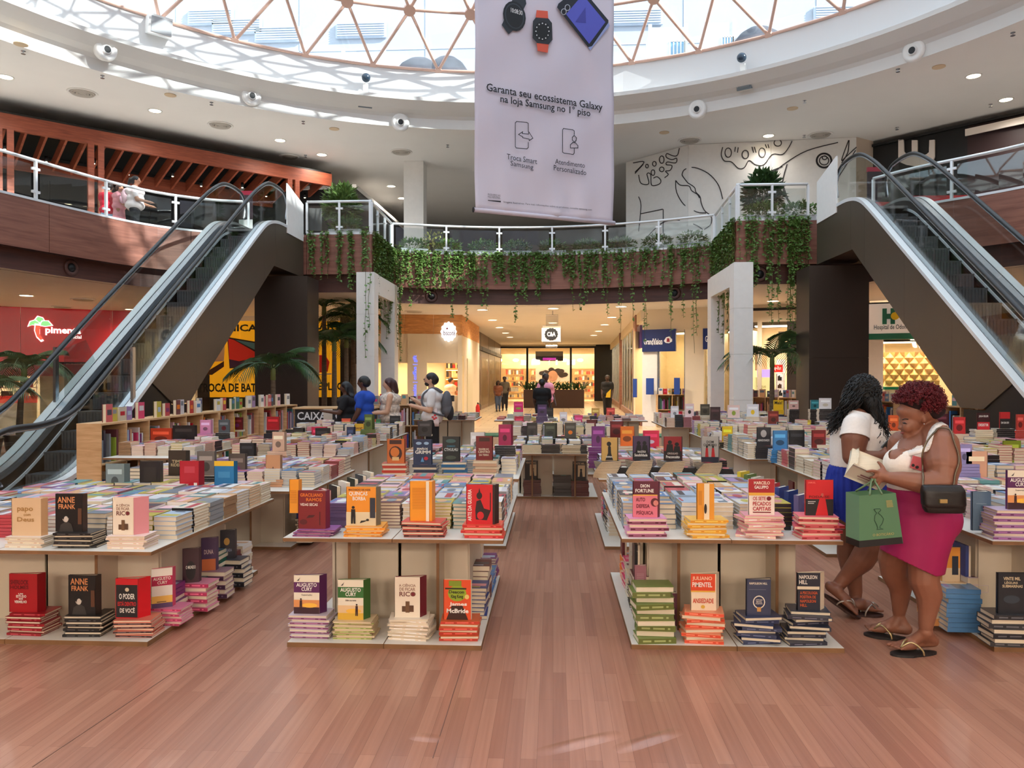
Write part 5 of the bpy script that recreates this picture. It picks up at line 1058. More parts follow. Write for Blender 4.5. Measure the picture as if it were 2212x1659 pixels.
def standing(x0, x1, z0, h, Y, cov, side, label, arts=(), wedge=.05, lean=.02, rz=0.0, group=None, back=None, cheap=False, pages=None):
    """upright, slightly opened book: front cover in the plane y = Y, side flap receding on the right"""
    w = x1-x0; M = R4((x0+x1)/2, Y, z0, rz); hw = w/2; c = .0025
    o = MB(); o.color(cov); o.box(-hw, 0, 0, hw, c, h, M)
    dR = wedge; e = lean
    o.color(side)
    A = [Vector((hw, c, 0)), Vector((hw+e, dR, 0)), Vector((hw+e-c, dR+c, 0)), Vector((hw-c, c, 0))]
    o.extrude([M @ p for p in A], (0, 0, h-.001))
    o.color(back or side); B_ = [Vector((-hw+.004, .018, 0)), Vector((hw+e, dR, 0)), Vector((hw+e, dR+c, 0)), Vector((-hw+.004, .018+c, 0))]
    o.extrude([M @ p for p in B_][::-1], (0, 0, h-.001))
    o.color(cov); o.box(-hw, 0, 0, -hw+c, .02, h, M)
    ob = o.build('book', M_BOOK, label=label, cat='book', group=group or 'upright books')
    pg = MB(); pg.extrude([M @ Vector(p) for p in [(-hw+.004, .004, .002), (hw-.003, .004, .002), (hw+e-.005, dR-.002, .002), (-hw+.006, .017, .002)]], (0, 0, h-.006)); pg.build('pages', M_PAPER, ob)
    if arts:
        ux = (M.to_3x3() @ Vector((1, 0, 0))); O = M @ Vector((-hw, 0, 0)); uz = Vector((0, 0, 1)); pr = MB(); tx = MB(); k = 0
        for a in arts:
            off = .0008+.0004*k; k += 1; s = a[0]
            if s == 'r': pr.color(a[5]).flat([(a[1]*w, a[2]*h), (a[3]*w, a[2]*h), (a[3]*w, a[4]*h), (a[1]*w, a[4]*h)], O, ux, uz, off)
            elif s == 'e': pr.color(a[5]).flat(ellpts(a[1]*w, a[2]*h, a[3]*w, a[4]*h, 16), O, ux, uz, off)
            elif s == 'p': pr.color(a[2]).flat([(p[0]*w, p[1]*h) for p in a[1]], O, ux, uz, off)
            elif s == 't': tx.color(a[6]).text(a[1], O+ux*(a[2]*w)+uz*(a[3]*h), ux, uz, (a[4]-a[2])*w, (a[5]-a[3])*h, off+.0006, a[7] if len(a) > 7 else .022)
        if pr.f: pr.build('cover_art', M_PRINT, ob, kind='stuff')
        if tx.f: tx.build('title', M_PRINT, ob, kind='stuff')
    return ob
def pxb(x0, y0, x1, y1, Y): a, b = aty(x0, y1, Y), aty(x1, y0, Y); return a.x, b.x, a.z, b.z-a.z
WH, BKc, CRM, RED, GLD = (244, 240, 232), (22, 20, 22), (232, 214, 186), (196, 26, 40), (226, 170, 60)
def hero(box_, Y, cov, side, label, arts, n, scov, sspine, slabel, ztab, wedge=.05, lean=.02, swid=.225, sx=None, rz=0, alt=True, jit=.012, twist=.06, bonus=0, **k):
    x0, x1, z0, h = pxb(*box_, Y); base = max(z0, ztab+.02)
    standing(x0, x1, base, h, Y, cov, side, label, arts, wedge, lean, rz, **k)
    if n: stack(sx or (box_[0]+box_[2])/2+4, Y-.035, ztab, base, n, scov, sspine, slabel, swid, .16, jit, twist, alt, cheap=(Y > 6 or Y == 5.0))
MAN = lambda cx, by, s, c: [('e', cx, by+.28*s, .035*s, .025*s, c), ('p', [(cx-.05*s, by+.12*s), (cx+.05*s, by+.12*s), (cx+.045*s, by+.25*s), (cx-.045*s, by+.25*s)], c), ('p', [(cx-.05*s, by), (cx-.01*s, by), (cx, by+.13*s), (cx-.05*s, by+.13*s)], c), ('p', [(cx+.01*s, by), (cx+.05*s, by), (cx+.05*s, by+.13*s), (cx, by+.13*s)], c)]
def cury(col, sub, sky, land, fig):
    return [('r', 0, 0, 1, 1, (238, 228, 208)), ('r', 0, .55, 1, .82, col), ('t', 'AUGUSTO', .10, .70, .9, .80, WH), ('t', 'CURY', .30, .59, .72, .69, WH), ('t', sub, .3, .465, .72, .51, (90, 70, 60)), ('r', 0, .0, 1, .36, sky), ('r', 0, 0, 1, .17, land), ('e', .62, .22, .3, .06, (246, 190, 70))]+MAN(fig, .1, 1.0, (60, 30, 30))+[('p', [(.12, .86), (.2, .86), (.26, .95), (.2, .9)], (40, 36, 36))]
# --- C1 top row
hero((644, 1060, 703, 1142), 4.50, (124, 24, 32), (120, 30, 60), 'dark red upright book with orange handwritten title on the centre-left table', [('t', 'GRACILIANO', .08, .84, .9, .93, (226, 120, 40)), ('t', 'RAMOS', .3, .72, .86, .81, (226, 120, 40)), ('t', 'VIDAS SECAS', .08, .6, .72, .67, (240, 230, 220)), ('p', [(.3, .28), (.55, .3), (.62, .36), (.4, .36)], (70, 12, 20)), ('r', .78, .1, .81, .45, (70, 12, 20)), ('e', .2, .18, .14, .07, (84, 14, 22))], 5, (150, 90, 150), (110, 24, 40), 'plum and maroon book stacked under the dark red upright book', .66, .05, .012)
hero((748, 1052, 812, 1135), 4.50, (238, 150, 40), (120, 110, 90), 'orange upright book showing a walking man with a dog', [('r', 0, 0, 1, .35, (222, 206, 170)), ('t', 'MACHADO DE ASSIS', .08, .90, .82, .95, (90, 40, 20)), ('t', 'QUINCAS', .1, .76, .72, .88, WH), ('t', 'BORBA', .22, .65, .66, .75, WH), ('r', .80, .2, .98, .72, (40, 46, 60)), ('p', [(.46, .06), (.62, .10), (.72, .14), (.5, .13)], BKc), ('e', .72, .15, .05, .03, BKc)]+MAN(.24, .05, 1.5, BKc), 6, (240, 160, 50), (232, 140, 30), 'orange book stacked under the walking man cover', .66, .04, .02, alt=True, twist=.14)
hero((885, 1040, 933, 1125), 4.50, (240, 156, 34), (232, 146, 40), 'plain orange upright book showing its back cover text', [('r', .12, .3+.04*i, .72, .315+.04*i, (206, 126, 24)) for i in range(14)]+[('r', .74, 0, .88, 1, (240, 226, 200))], 6, (206, 60, 50), (50, 24, 22), 'red and black book stacked under the plain orange upright book', .66, .06, .01, alt=True, twist=.14, swid=.24)
hero((1007, 1047, 1069, 1132), 4.50, (206, 24, 36), (50, 20, 22), 'bright red upright book with a black kneeling samurai silhouette', [('t', 'A ARTE DA GUERRA', .06, .09, .12, .9, WH) if False else ('r', .92, 0, 1, 1, (40, 16, 18)), ('p', [(.34, .12), (.72, .1), (.86, .35), (.62, .4), (.5, .62), (.36, .58), (.32, .35)], (40, 14, 18)), ('e', .46, .72, .1, .09, (40, 14, 18)), ('p', [(.42, .78), (.5, .8), (.46, .92)], (40, 14, 18)), ('r', .83, .35, .86, .8, (40, 14, 18)), ('e', .5, .22, .12, .1, (206, 24, 36))], 5, (222, 74, 50), (190, 30, 34), 'red book stacked under the samurai silhouette cover', .66, .05, .02, swid=.23)
t_ = [o for o in bpy.data.objects if o.get('label', '').startswith('bright red upright book with a black kneeling')][0]
x0, x1, z0, h = pxb(1007, 1047, 1069, 1132, 4.50); mb = MB().color(WH); P_, F_, a_ = text_geo('ARTE DA GUERRA', .015); mb.add([Vector((x0+(.06+.13*(1-y))*(x1-x0), 4.497, z0+h*(.08+.8*x))) for x, y in P_], [f for f in F_]); mb.build('title', M_PRINT, t_, kind='stuff')
# --- C1 bottom row
hero((635, 1243, 690, 1325), 4.56, (96, 40, 92), (86, 36, 84), 'purple banded upright book with a raised-arms figure at sunset', cury((92, 34, 90), 'Superação', (226, 150, 90), (60, 30, 40), .28), 10, (206, 190, 200), (120, 50, 96), 'mauve book stacked under the purple banded cover on the floor board', .034, .05, .03, alt=True, swid=.235)
hero((730, 1253, 785, 1338), 4.56, (60, 110, 50), (60, 104, 46), 'green banded upright book with a walker in a yellow field', cury((52, 108, 48), 'Lidere sua mente', (232, 196, 150), (222, 176, 60), .74), 10, (214, 190, 150), (120, 140, 50), 'green spined book stacked under the green banded cover', .034, .05, .03, swid=.235)
RICO = [('r', .03, .02, .97, .98, (236, 222, 202)), ('t', 'A CIÊNCIA', .18, .76, .84, .84, (150, 110, 90)), ('t', 'DE FICAR', .2, .66, .82, .74, (150, 110, 90)), ('t', 'RICO', .2, .52, .84, .64, (120, 70, 60)), ('e', .74, .58, .07, .05, (120, 24, 40)), ('r', .3, .14, .46, .28, (96, 66, 44)), ('r', .44, .12, .6, .4, (110, 78, 50)), ('r', .58, .14, .76, .3, (90, 60, 40))]
hero((852, 1247, 907, 1333), 4.56, (238, 226, 208), (110, 22, 40), 'cream upright book with stacked coins and dark red flap on a floor board', RICO, 12, (240, 226, 206), (236, 216, 194), 'cream book stacked under the cream coin cover on the floor board', .034, .06, .03, alt=True, twist=.2, swid=.235)
hero((958, 1253, 1017, 1338), 4.56, (226, 80, 36), (236, 220, 196), 'orange red upright book with a green hatted face drawing', [('e', .5, .66, .34, .2, (150, 170, 40)), ('r', .06, .76, .84, .80, (40, 40, 20)), ('r', .2, .84, .66, .98, (130, 150, 40)), ('p', [(.1, 0), (.9, 0), (.7, .35), (.3, .35)], (60, 30, 20)), ('t', 'Deacon', .2, .66, .76, .74, (30, 26, 20)), ('t', 'King Kong', .28, .52, .72, .63, (30, 26, 20)), ('t', 'James', .22, .33, .86, .44, WH, .03), ('t', 'McBride', .12, .17, .92, .28, WH, .03), ('e', .86, .58, .08, .06, (230, 200, 120))], 7, (206, 90, 40), (190, 50, 36), 'red and green book stacked under the hatted face cover', .034, .015, .004, alt=True, swid=.23)
# --- R1 top row
hero((1367, 1040, 1422, 1117), 4.58, (92, 26, 50), (96, 30, 52), 'maroon and pink upright book with a shadowed head', [('r', 0, 0, .97, .60, (224, 120, 136)), ('r', 0, .60, .97, .63, GLD), ('t', 'DION', .3, .83, .66, .92, WH), ('t', 'FORTUNE', .1, .69, .82, .79, WH), ('t', 'AUTO', .12, .44, .48, .55, (110, 24, 44)), ('t', 'DEFESA', .14, .26, .66, .37, (110, 24, 44)), ('t', 'PSÍQUICA', .14, .06, .8, .2, (110, 24, 44)), ('e', .86, .42, .16, .12, (96, 30, 40)), ('e', .9, .4, .1, .08, (214, 130, 120))], 6, (226, 150, 190), (100, 30, 56), 'maroon spined book stacked under the shadowed head cover', .66, .02, .012, alt=True)
hero((1505, 1045, 1543, 1122), 4.58, (226, 150, 40), (206, 130, 40), 'narrow amber upright book seen opened on its edge', [('r', .42, 0, .72, 1, (238, 220, 190)), ('r', .1, .4, .3, .8, (206, 132, 30)), ('e', .5, .3, .08, .14, (40, 30, 24))], 7, (236, 180, 60), (220, 150, 40), 'amber book stacked under the narrow amber upright book', .66, .06, .01, alt=True, twist=.16)
hero((1617, 1035, 1673, 1112), 4.58, (240, 226, 214), (206, 190, 180), 'upright book with red top half and large red lettering on cream', [('r', 0, .56, 1, 1, (170, 28, 36)), ('r', 0, .54, 1, .62, GLD), ('t', 'MARCELO', .2, .85, .82, .94, (244, 226, 206)), ('t', 'GALUPPO', .22, .73, .76, .82, WH), ('t', 'OS SETE', .16, .41, .66, .51, (176, 30, 40)), ('t', 'PECADOS', .16, .26, .86, .37, (176, 30, 40)), ('t', 'CAPITAIS', .16, .12, .86, .23, (176, 30, 40)), ('r', .16, .06, .86, .09, (120, 20, 30)), ('e', .78, .46, .09, .06, (120, 16, 30))], 8, (232, 150, 160), (234, 206, 186), 'cream and pink book stacked under the red lettered cream cover', .66, .015, .006, alt=True, twist=.25, jit=.02)
hero((1740, 1037, 1800, 1113), 4.58, (206, 26, 36), (60, 20, 24), 'red and black upright book with a red dress figure', [('r', 0, 0, 1, .46, (28, 22, 24)), ('p', [(.36, 0), (.82, 0), (.72, .46), (.5, .46)], (206, 26, 36)), ('t', 'SAMUEL', .08, .90, .36, .95, (240, 120, 110)), ('t', 'FODA-SE', .12, .49, .86, .56, (120, 14, 24), .03), ('e', .6, .58, .05, .05, (190, 90, 80)), ('r', .08, .38, .36, .40, (200, 200, 200)), ('r', .08, .33, .3, .35, (200, 200, 200))], 8, (236, 110, 120), (150, 30, 36), 'red and pink book stacked under the red dress cover', .66, .03, .012, alt=True, twist=.2, jit=.02)
# --- R1 bottom row
hero((1370, 1222, 1396, 1296), 4.72, (150, 96, 110), (170, 120, 132), 'narrow mauve upright book with its back to the aisle', [('r', .2, .3+.05*i, .8, .32+.05*i, (176, 132, 140)) for i in range(10)], 0, WH, WH, '', .034, .04, .005)
hero((1435, 1282, 1466, 1352), 4.80, (110, 60, 76), (96, 52, 68), 'dull mauve opened upright book behind the green stack', [('r', .1, .6, .6, .62, (150, 110, 120))], 0, WH, WH, '', .034, .06, .02)
stack(1413, 4.55, .034, .37, 10, (110, 130, 60), (96, 104, 40), 'olive green book in the stack at the aisle corner of the right table', .225, .16, .02, .12, alt=True)
hero((1492, 1240, 1547, 1318), 4.60, (236, 214, 186), (232, 214, 190), 'orange topped upright book with the large word in orange on cream', [('r', 0, .52, .96, 1, (222, 72, 36)), ('r', 0, .50, .96, .54, GLD), ('t', 'JULIANO', .06, .80, .84, .93, (244, 200, 170)), ('t', 'PIMENTEL', .06, .64, .84, .77, WH, .02), ('t', 'ANSIEDADE', .08, .2, .9, .33, (206, 66, 36), .02), ('e', .48, .1, .08, .05, (214, 170, 60))], 9, (236, 150, 110), (222, 76, 46), 'orange red book stacked under the orange topped cover', .034, .06, .03, alt=True, twist=.22, jit=.02)
hero((1612, 1252, 1665, 1330), 4.60, (34, 44, 78), (26, 34, 62), 'navy upright book with a white light bulb drawing', [('t', 'NAPOLEON HILL', .12, .86, .86, .92, (236, 226, 206)), ('e', .52, .38, .25, .18, (240, 230, 210)), ('e', .52, .38, .21, .15, (34, 44, 78)), ('r', .44, .12, .6, .24, (206, 150, 80)), ('t', 'ATITUDE', .38, .42, .66, .46, (220, 210, 200)), ('t', 'MENTAL', .4, .37, .64, .41, (220, 210, 200)), ('t', 'POSITIVA', .38, .32, .66, .36, (220, 210, 200)), ('r', .1, .72, .8, .73, (120, 120, 140))], 8, (50, 60, 96), (36, 44, 76), 'navy book stacked under the light bulb cover', .034, .05, .015, alt=True, twist=.22, jit=.02)
hero((1722, 1238, 1772, 1318), 4.60, (24, 30, 48), (232, 216, 190), 'dark blue opened upright book with cream pages on its right', [('t', 'NAPOLEON', .08, .84, .86, .94, (240, 232, 220), .02), ('t', 'HILL', .08, .7, .44, .81, (240, 232, 220), .02), ('r', .0, .56, .96, .64, (222, 206, 180)), ('t', 'A PSICOLOGIA', .12, .43, .88, .51, (206, 90, 40)), ('t', 'POSITIVA DE', .12, .32, .8, .40, (206, 90, 40)), ('t', 'NAPOLEON', .12, .21, .8, .29, (206, 90, 40)), ('t', 'HILL', .12, .1, .42, .18, (206, 90, 40))], 10, (44, 50, 70), (36, 36, 52), 'black blue book stacked under the dark blue opened book', .034, .05, .04, alt=True, twist=.22, jit=.025)
# --- L1 top and bottom rows
hero((25, 1077, 88, 1157), 4.38, (222, 190, 152), (206, 160, 116), 'peach upright book with a pale serif title at the left edge', [('t', 'papo', .2, .62, .74, .76, (170, 126, 70), .02), ('t', 'com', .42, .53, .66, .59, (170, 126, 70)), ('t', 'Deus', .2, .38, .78, .5, (170, 126, 70), .02)], 6, (236, 222, 210), (222, 190, 156), 'peach book stacked under the peach upright cover', .60, .04, .015, sx=50)
ANNE = [('t', 'ANNE', .08, .76, .72, .92, (214, 140, 90)), ('t', 'FRANK', .12, .6, .74, .73, (214, 140, 90)), ('e', .38, .36, .12, .11, (170, 160, 150)), ('e', .36, .42, .16, .1, (20, 18, 18)), ('p', [(.14, 0), (.68, 0), (.6, .2), (.42, .28), (.2, .18)], (60, 56, 54)), ('e', .4, .33, .08, .08, (206, 196, 186)), ('r', .84, .2, .98, .62, (96, 60, 40))]
hero((120, 1067, 178, 1148), 4.38, BKc, (60, 44, 36), 'black upright book with a small grey portrait on the left table top', ANNE, 7, (34, 30, 30), BKc, 'black book stacked under the portrait cover on the left table top', .60, .03, .01, sx=158)
hero((243, 1075, 288, 1155), 4.38, (236, 218, 194), (226, 150, 156), 'cream coin cover book opened with a pink and red flap on the left table', RICO, 6, (238, 214, 206), (230, 204, 176), 'cream and peach book stacked under the opened coin cover', .60, .07, .055, sx=270)
hero((20, 1240, 80, 1322), 4.52, (170, 22, 32), (140, 20, 28), 'crimson upright book with tangled lettering at the left bottom', [('t', 'SHERLOCK', .05, .72, .7, .84, (110, 16, 24), .03), ('t', 'HOLMES', .05, .6, .7, .70, (110, 16, 24), .03), ('t', 'UM', .34, .46, .5, .5, WH), ('t', 'ESTUDO', .26, .38, .62, .45, WH), ('t', 'EM', .36, .33, .5, .37, WH), ('t', 'VERMELHO', .2, .24, .64, .31, WH)], 9, (150, 24, 36), (150, 24, 36), 'crimson book stacked under the tangled lettering cover', .034, .05, .02, sx=52)
hero((148, 1243, 206, 1327), 4.52, BKc, (50, 40, 34), 'black upright book with a small grey portrait on the floor board', ANNE, 8, (34, 30, 30), BKc, 'black book stacked under the portrait cover on the floor board', .034, .04, .012, sx=176)
hero((250, 1250, 298, 1335), 4.52, (30, 28, 30), (214, 26, 38), 'black upright book in a red border with bold white words', [('r', 0, 0, 1, 1, (206, 26, 38)), ('r', .02, .02, .98, .84, (30, 28, 32)), ('t', 'O PODER', .16, .48, .86, .62, WH, .02), ('t', 'ESTÁ DENTRO', .1, .31, .92, .44, (206, 40, 44), .02), ('t', 'DE VOCÊ', .2, .14, .86, .28, WH, .02), ('e', .52, .72, .09, .05, (220, 200, 170))], 8, (214, 120, 100), (34, 30, 34), 'black and red book stacked under the bold white words cover', .034, .07, .04, sx=285)
hero((330, 1228, 370, 1312), 4.75, (240, 234, 226), (206, 60, 100), 'white upright book with a pink band and sunset at the table end', [('r', 0, .56, 1, .8, (190, 30, 80)), ('t', 'AUGUSTO', .08, .70, .92, .78, WH), ('t', 'CURY', .28, .6, .76, .68, WH), ('r', 0, 0, 1, .3, (240, 190, 90)), ('r', 0, 0, 1, .12, (96, 70, 110)), ('r', .25, .14, .7, .16, (90, 60, 40))], 7, (222, 130, 160), (190, 60, 100), 'pink book stacked at the outer corner under the pink banded cover', .034, .04, .02, rz=.5, sx=356, swid=.2)
for i, (b_, Y, cov, ttl, lab) in enumerate([((396, 1185, 428, 1258), 5.05, (60, 24, 40), [('e', .5, .35, .3, .28, (24, 18, 24)), ('t', 'O MUNDO', .2, .4, .8, .5, WH)], 'plum upright book with an arched black panel beside the left table'), ((436, 1162, 466, 1232), 5.35, (70, 44, 86), [('r', .05, 0, .95, .35, (206, 110, 60)), ('t', 'DUNA', .2, .5, .8, .64, (214, 190, 190))], 'violet upright book with an orange dune beside the left table'), ((477, 1145, 506, 1207), 5.65, (26, 28, 44), [('e', .45, .6, .2, .13, (206, 160, 80)), ('t', 'A CILADA', .2, .25, .8, .35, (150, 160, 190))], 'dark navy upright book with a gold emblem beside the left table')]):
    hero(b_, Y, cov, cov, lab, ttl, [7, 6, 6][i], [(206, 130, 150), (150, 110, 120), (60, 60, 70)][i], [(190, 60, 100), (70, 44, 70), (30, 28, 34)][i], ['pink and black book stacked under the arched panel cover', 'violet book stacked under the dune cover', 'black book stacked under the gold emblem cover'][i], .034, .04, .012, rz=.35, swid=.2)
# --- Q1 (right edge)
hero((2176, 1016, 2232, 1100), 4.62, (92, 34, 90), (80, 30, 80), 'purple banded upright book with a raised-arms figure at the right edge', cury((92, 34, 90), 'Superação', (226, 150, 90), (60, 30, 40), .3), 10, (196, 170, 196), (110, 50, 110), 'lilac book stacked at the right edge under the purple banded cover', .66, .03, .01, sx=2195)
hero((2100, 1062, 2141, 1146), 4.75, (92, 116, 136), (60, 66, 96), 'slate blue upright book showing its back beside the handbag', [('r', .2, .68, .75, .69, (150, 170, 180))], 0, WH, WH, '', .66, .06, .005)
hero((2155, 1238, 2215, 1325), 4.62, (30, 34, 42), (20, 22, 28), 'black blue upright book with cream capitals at the lower right edge', [('t', 'VINTE MIL', .2, .82, .82, .9, (214, 196, 160)), ('t', 'LÉGUAS', .24, .73, .72, .8, (214, 196, 160)), ('t', 'SUBMARINAS', .16, .64, .9, .71, (214, 196, 160)), ('e', .5, .35, .3, .1, (50, 60, 70))], 7, (50, 50, 56), (28, 28, 34), 'black book stacked at the lower right edge', .034, .02, .01, sx=2190)
hero((2035, 1183, 2074, 1256), 5.0, (226, 150, 60), (120, 90, 60), 'orange upright book with a dark phone shape low on the right table', [('r', 0, 0, 1, .4, (220, 196, 160)), ('r', .55, .2, .9, .75, (40, 46, 60))], 6, (236, 200, 150), (214, 150, 90), 'peach book stacked under the orange low upright book', .034, .03, .02, sx=2050)
stack(2085, 4.85, .034, .30, 9, (130, 160, 190), (80, 130, 180), 'light blue book in the low stack behind the pink skirt', .2, .15, cheap=True)
# --- C2 and R2 front rows
hero((836, 948, 873, 1000), 7.18, (206, 110, 50), (150, 76, 40), 'orange upright book with a dark ornamental panel in the second row', [('r', .15, .78, .85, .95, (70, 36, 30)), ('e', .5, .4, .38, .3, (70, 36, 30)), ('e', .46, .45, .26, .2, (214, 120, 50)), ('r', .3, .1, .7, .25, (226, 190, 130))], 6, (206, 90, 60), (196, 60, 44), 'red book stacked under the orange ornamental cover', .66, .02, .01, sx=850)
hero((893, 949, 932, 1003), 7.18, (34, 50, 84), (26, 36, 60), 'navy upright book with white fairy tale lettering', [('t', 'IRMÃOS', .2, .58, .8, .68, WH), ('t', 'GRIMM', .1, .42, .95, .56, WH), ('e', .3, .84, .16, .06, (150, 180, 210)), ('e', .72, .84, .14, .06, (150, 180, 210)), ('e', .7, .24, .12, .07, (196, 40, 60)), ('p', [(.4, .1), (.6, .1), (.5, .3)], (90, 150, 200))], 5, (60, 70, 96), (40, 50, 76), 'navy book stacked under the fairy tale cover', .66, .015, .008, sx=916)
hero((956, 943, 992, 997), 7.18, (28, 34, 36), (20, 24, 26), 'black upright book with pale lettering and teal ornaments', [('t', 'CTHULHU', .1, .42, .92, .54, (206, 214, 214)), ('t', 'CHAMADO', .25, .58, .76, .65, (60, 130, 160)), ('e', .5, .82, .3, .08, (70, 100, 100)), ('e', .5, .16, .32, .08, (70, 80, 70))], 6, (40, 100, 140), (34, 100, 146), 'teal blue book stacked under the black ornamented cover', .66, .015, .008, sx=980)
hero((1028, 942, 1063, 994), 7.18, (124, 30, 34), (90, 20, 26), 'dark red upright book with white journey lettering', [('r', .2, .78, .85, .94, (70, 40, 30)), ('t', 'VIAGEM AO', .16, .42, .8, .5, (230, 214, 190)), ('t', 'CENTRO', .14, .3, .86, .4, (230, 214, 190)), ('t', 'DA TERRA', .2, .18, .8, .26, (230, 214, 190))], 6, (206, 170, 140), (206, 166, 136), 'tan book stacked under the dark red journey cover', .66, .015, .008, sx=1050)
r2 = [((1299, 945, 1333, 995), (206, 164, 92), [('e', .48, .72, .14, .1, BKc), ('p', [(.42, .3), (.62, .3), (.6, .6), (.5, .66), (.42, .58)], BKc), ('p', [(.25, .02), (.75, .02), (.62, .32), (.42, .32)], BKc), ('t', 'EMMA', .3, .13, .7, .2, WH)], 'tan upright book with a black lady silhouette'), ((1367, 942, 1402, 993), (74, 50, 86), [('e', .36, .7, .12, .09, BKc), ('e', .72, .7, .12, .09, BKc), ('p', [(.15, .3), (.55, .3), (.5, .62), (.25, .62)], BKc), ('p', [(.55, .3), (.95, .3), (.88, .62), (.6, .62)], BKc), ('r', 0, 0, 1, .3, (30, 26, 34)), ('t', 'RAZÃO', .3, .3, .8, .4, WH), ('t', 'Sensibilidade', .1, .14, .9, .26, WH)], 'violet upright book with two black heads'), ((1434, 943, 1472, 995), (150, 30, 36), [('r', 0, 0, 1, .4, (40, 20, 24)), ('e', .34, .76, .12, .08, BKc), ('e', .74, .68, .12, .08, BKc), ('p', [(.1, .3), (.55, .3), (.5, .68), (.18, .68)], BKc), ('p', [(.52, .3), (.95, .3), (.9, .6), (.6, .6)], BKc), ('t', 'ORGULHO', .2, .26, .8, .34, (214, 190, 180)), ('t', 'Preconceito', .12, .1, .9, .22, WH)], 'dark red upright book with two black profiles'), ((1515, 943, 1552, 998), (176, 172, 166), [('t', 'DOM', .3, .74, .72, .84, (40, 34, 34)), ('t', 'CASMURRO', .12, .62, .9, .72, (40, 34, 34)), ('p', [(.22, .2), (.42, .2), (.38, .55), (.26, .55)], (190, 30, 36)), ('p', [(.58, .2), (.8, .2), (.74, .55), (.62, .55)], (190, 30, 36)), ('r', 0, 0, 1, .2, (40, 42, 60)), ('e', .32, .6, .06, .05, (40, 34, 34)), ('e', .68, .6, .06, .05, (40, 34, 34))], 'grey upright book with two red robed figures')]
for b_, c_, ar, lab in r2:
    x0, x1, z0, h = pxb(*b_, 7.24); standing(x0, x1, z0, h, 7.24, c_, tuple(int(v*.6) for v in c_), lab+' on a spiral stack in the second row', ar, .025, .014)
    stack(0, 7.16, .66, z0, 12, (40, 36, 40), (226, 200, 166), '', .21, .15, .0, .0, cheap=True, spiral=.10, X=(x0+x1)/2-.02)
    stack(0, 7.2, .66, .66+(z0-.66)*.62, 9, (40, 36, 44), (30, 26, 30), '', .19, .14, .0, .0, cheap=True, spiral=-.07, X=(x0+x1)/2+.12)
# --- dense lying stacks (top copies of the two front tables are things of their own)
SKIPB = []
def dense(key, ya, yb, xa=None, xb=None, top=False, name='', hmin=.09, hmax=.17, dx=.158, dy=.232, zb=None, skip=.0):
    x0, x1, y0, y1, z = TAB[key]; xa = x0+.02 if xa is None else xa; xb = x1-.02 if xb is None else xb; nx = max(1, int((xb-xa)/dx)); ny = max(1, int((yb-ya)/dy)); z = zb or z
    for j in range(ny):
        for i in range(nx):
            if random.random() < skip: continue
            cx_ = xa+(xb-xa)*(i+.5)/nx; cy_ = ya+(yb-ya)*(j+.5)/ny
            cov = random.choice(PAL); sp = random.choice([cov, (236, 230, 222), (30, 28, 32), tuple(int(v*.7) for v in cov)]); H_ = random.uniform(hmin, hmax); n = random.choice([5, 6, 7, 8]); t = H_/n; rz = random.choice([PI/2, -PI/2, 0, PI])
            w_, h_ = (min(.215, dy-.012), .145) if rz in (PI/2, -PI/2) else (.145, min(.212, dy-.015))
            sw = random.uniform(-.03, .03)
            for k in range(n):
                M = R4(cx_+random.uniform(-.004, .004), cy_+random.uniform(-.004, .004), z+k*t, rz+sw+random.uniform(-.02, .02))
                if top and k == n-1 and j < 4: lying_book(M, w_, h_, t*.98, cov, sp, '%s book lying flat, row %s from front, place %s from left, %s' % (cname(cov), ['one', 'two', 'three', 'four', 'five', 'six', 'seven', 'eight'][j], ['one', 'two', 'three', 'four', 'five', 'six', 'seven', 'eight', 'nine', 'ten'][i], name), 'books lying on the '+name, seed=random.randint(0, 40))
                else: cheap_book(M, w_, h_, t*.98, cov, sp, k == n-1)
dense('C1', 4.72, 6.14, -1.42, -.31, True, 'centre-left table', .150, .172, .150, .222); dense('R1', 4.78, 6.28, .42, 1.48, True, 'centre-right table', .155, .175, .152, .222)
dense('L1', 4.60, 6.2, -4.12, -2.31, hmin=.135, hmax=.16, dx=.150, dy=.222); dense('Q1', 4.85, 6.25, 2.75, 4.05, hmin=.12, hmax=.16)
dense('L2', 6.85, 8.18, hmin=.13, hmax=.17); dense('C2', 7.4, 8.92, hmin=.13, hmax=.17); dense('R2', 7.45, 8.9, hmin=.13, hmax=.17); dense('Q2', 6.92, 8.66, hmin=.1, hmax=.22); dense('K1', 8.95, 10.3); dense('L3', 8.95, 10.6, hmin=.08, hmax=.2); dense('Q3', 9.0, 10.6, hmin=.08, hmax=.24); dense('C3', 10.0, 11.45)
dense('L4', 11.3, 12.8, hmin=.08, hmax=.24); dense('Q4', 11.3, 13.1, hmin=.1, hmax=.26); dense('C4', 12.4, 13.9, hmin=.1, hmax=.2); dense('Q6', 8.7, 10.5, hmin=.08, hmax=.22); dense('Q5', 14.6, 16.5, hmin=.1, hmax=.26); dense('C5', 15.6, 16.9, skip=.3, hmin=.04, hmax=.1); dense('C6', 15.6, 16.9, skip=.3, hmin=.04, hmax=.1); dense('L5', 15.8, 17.1, hmin=.06, hmax=.15)
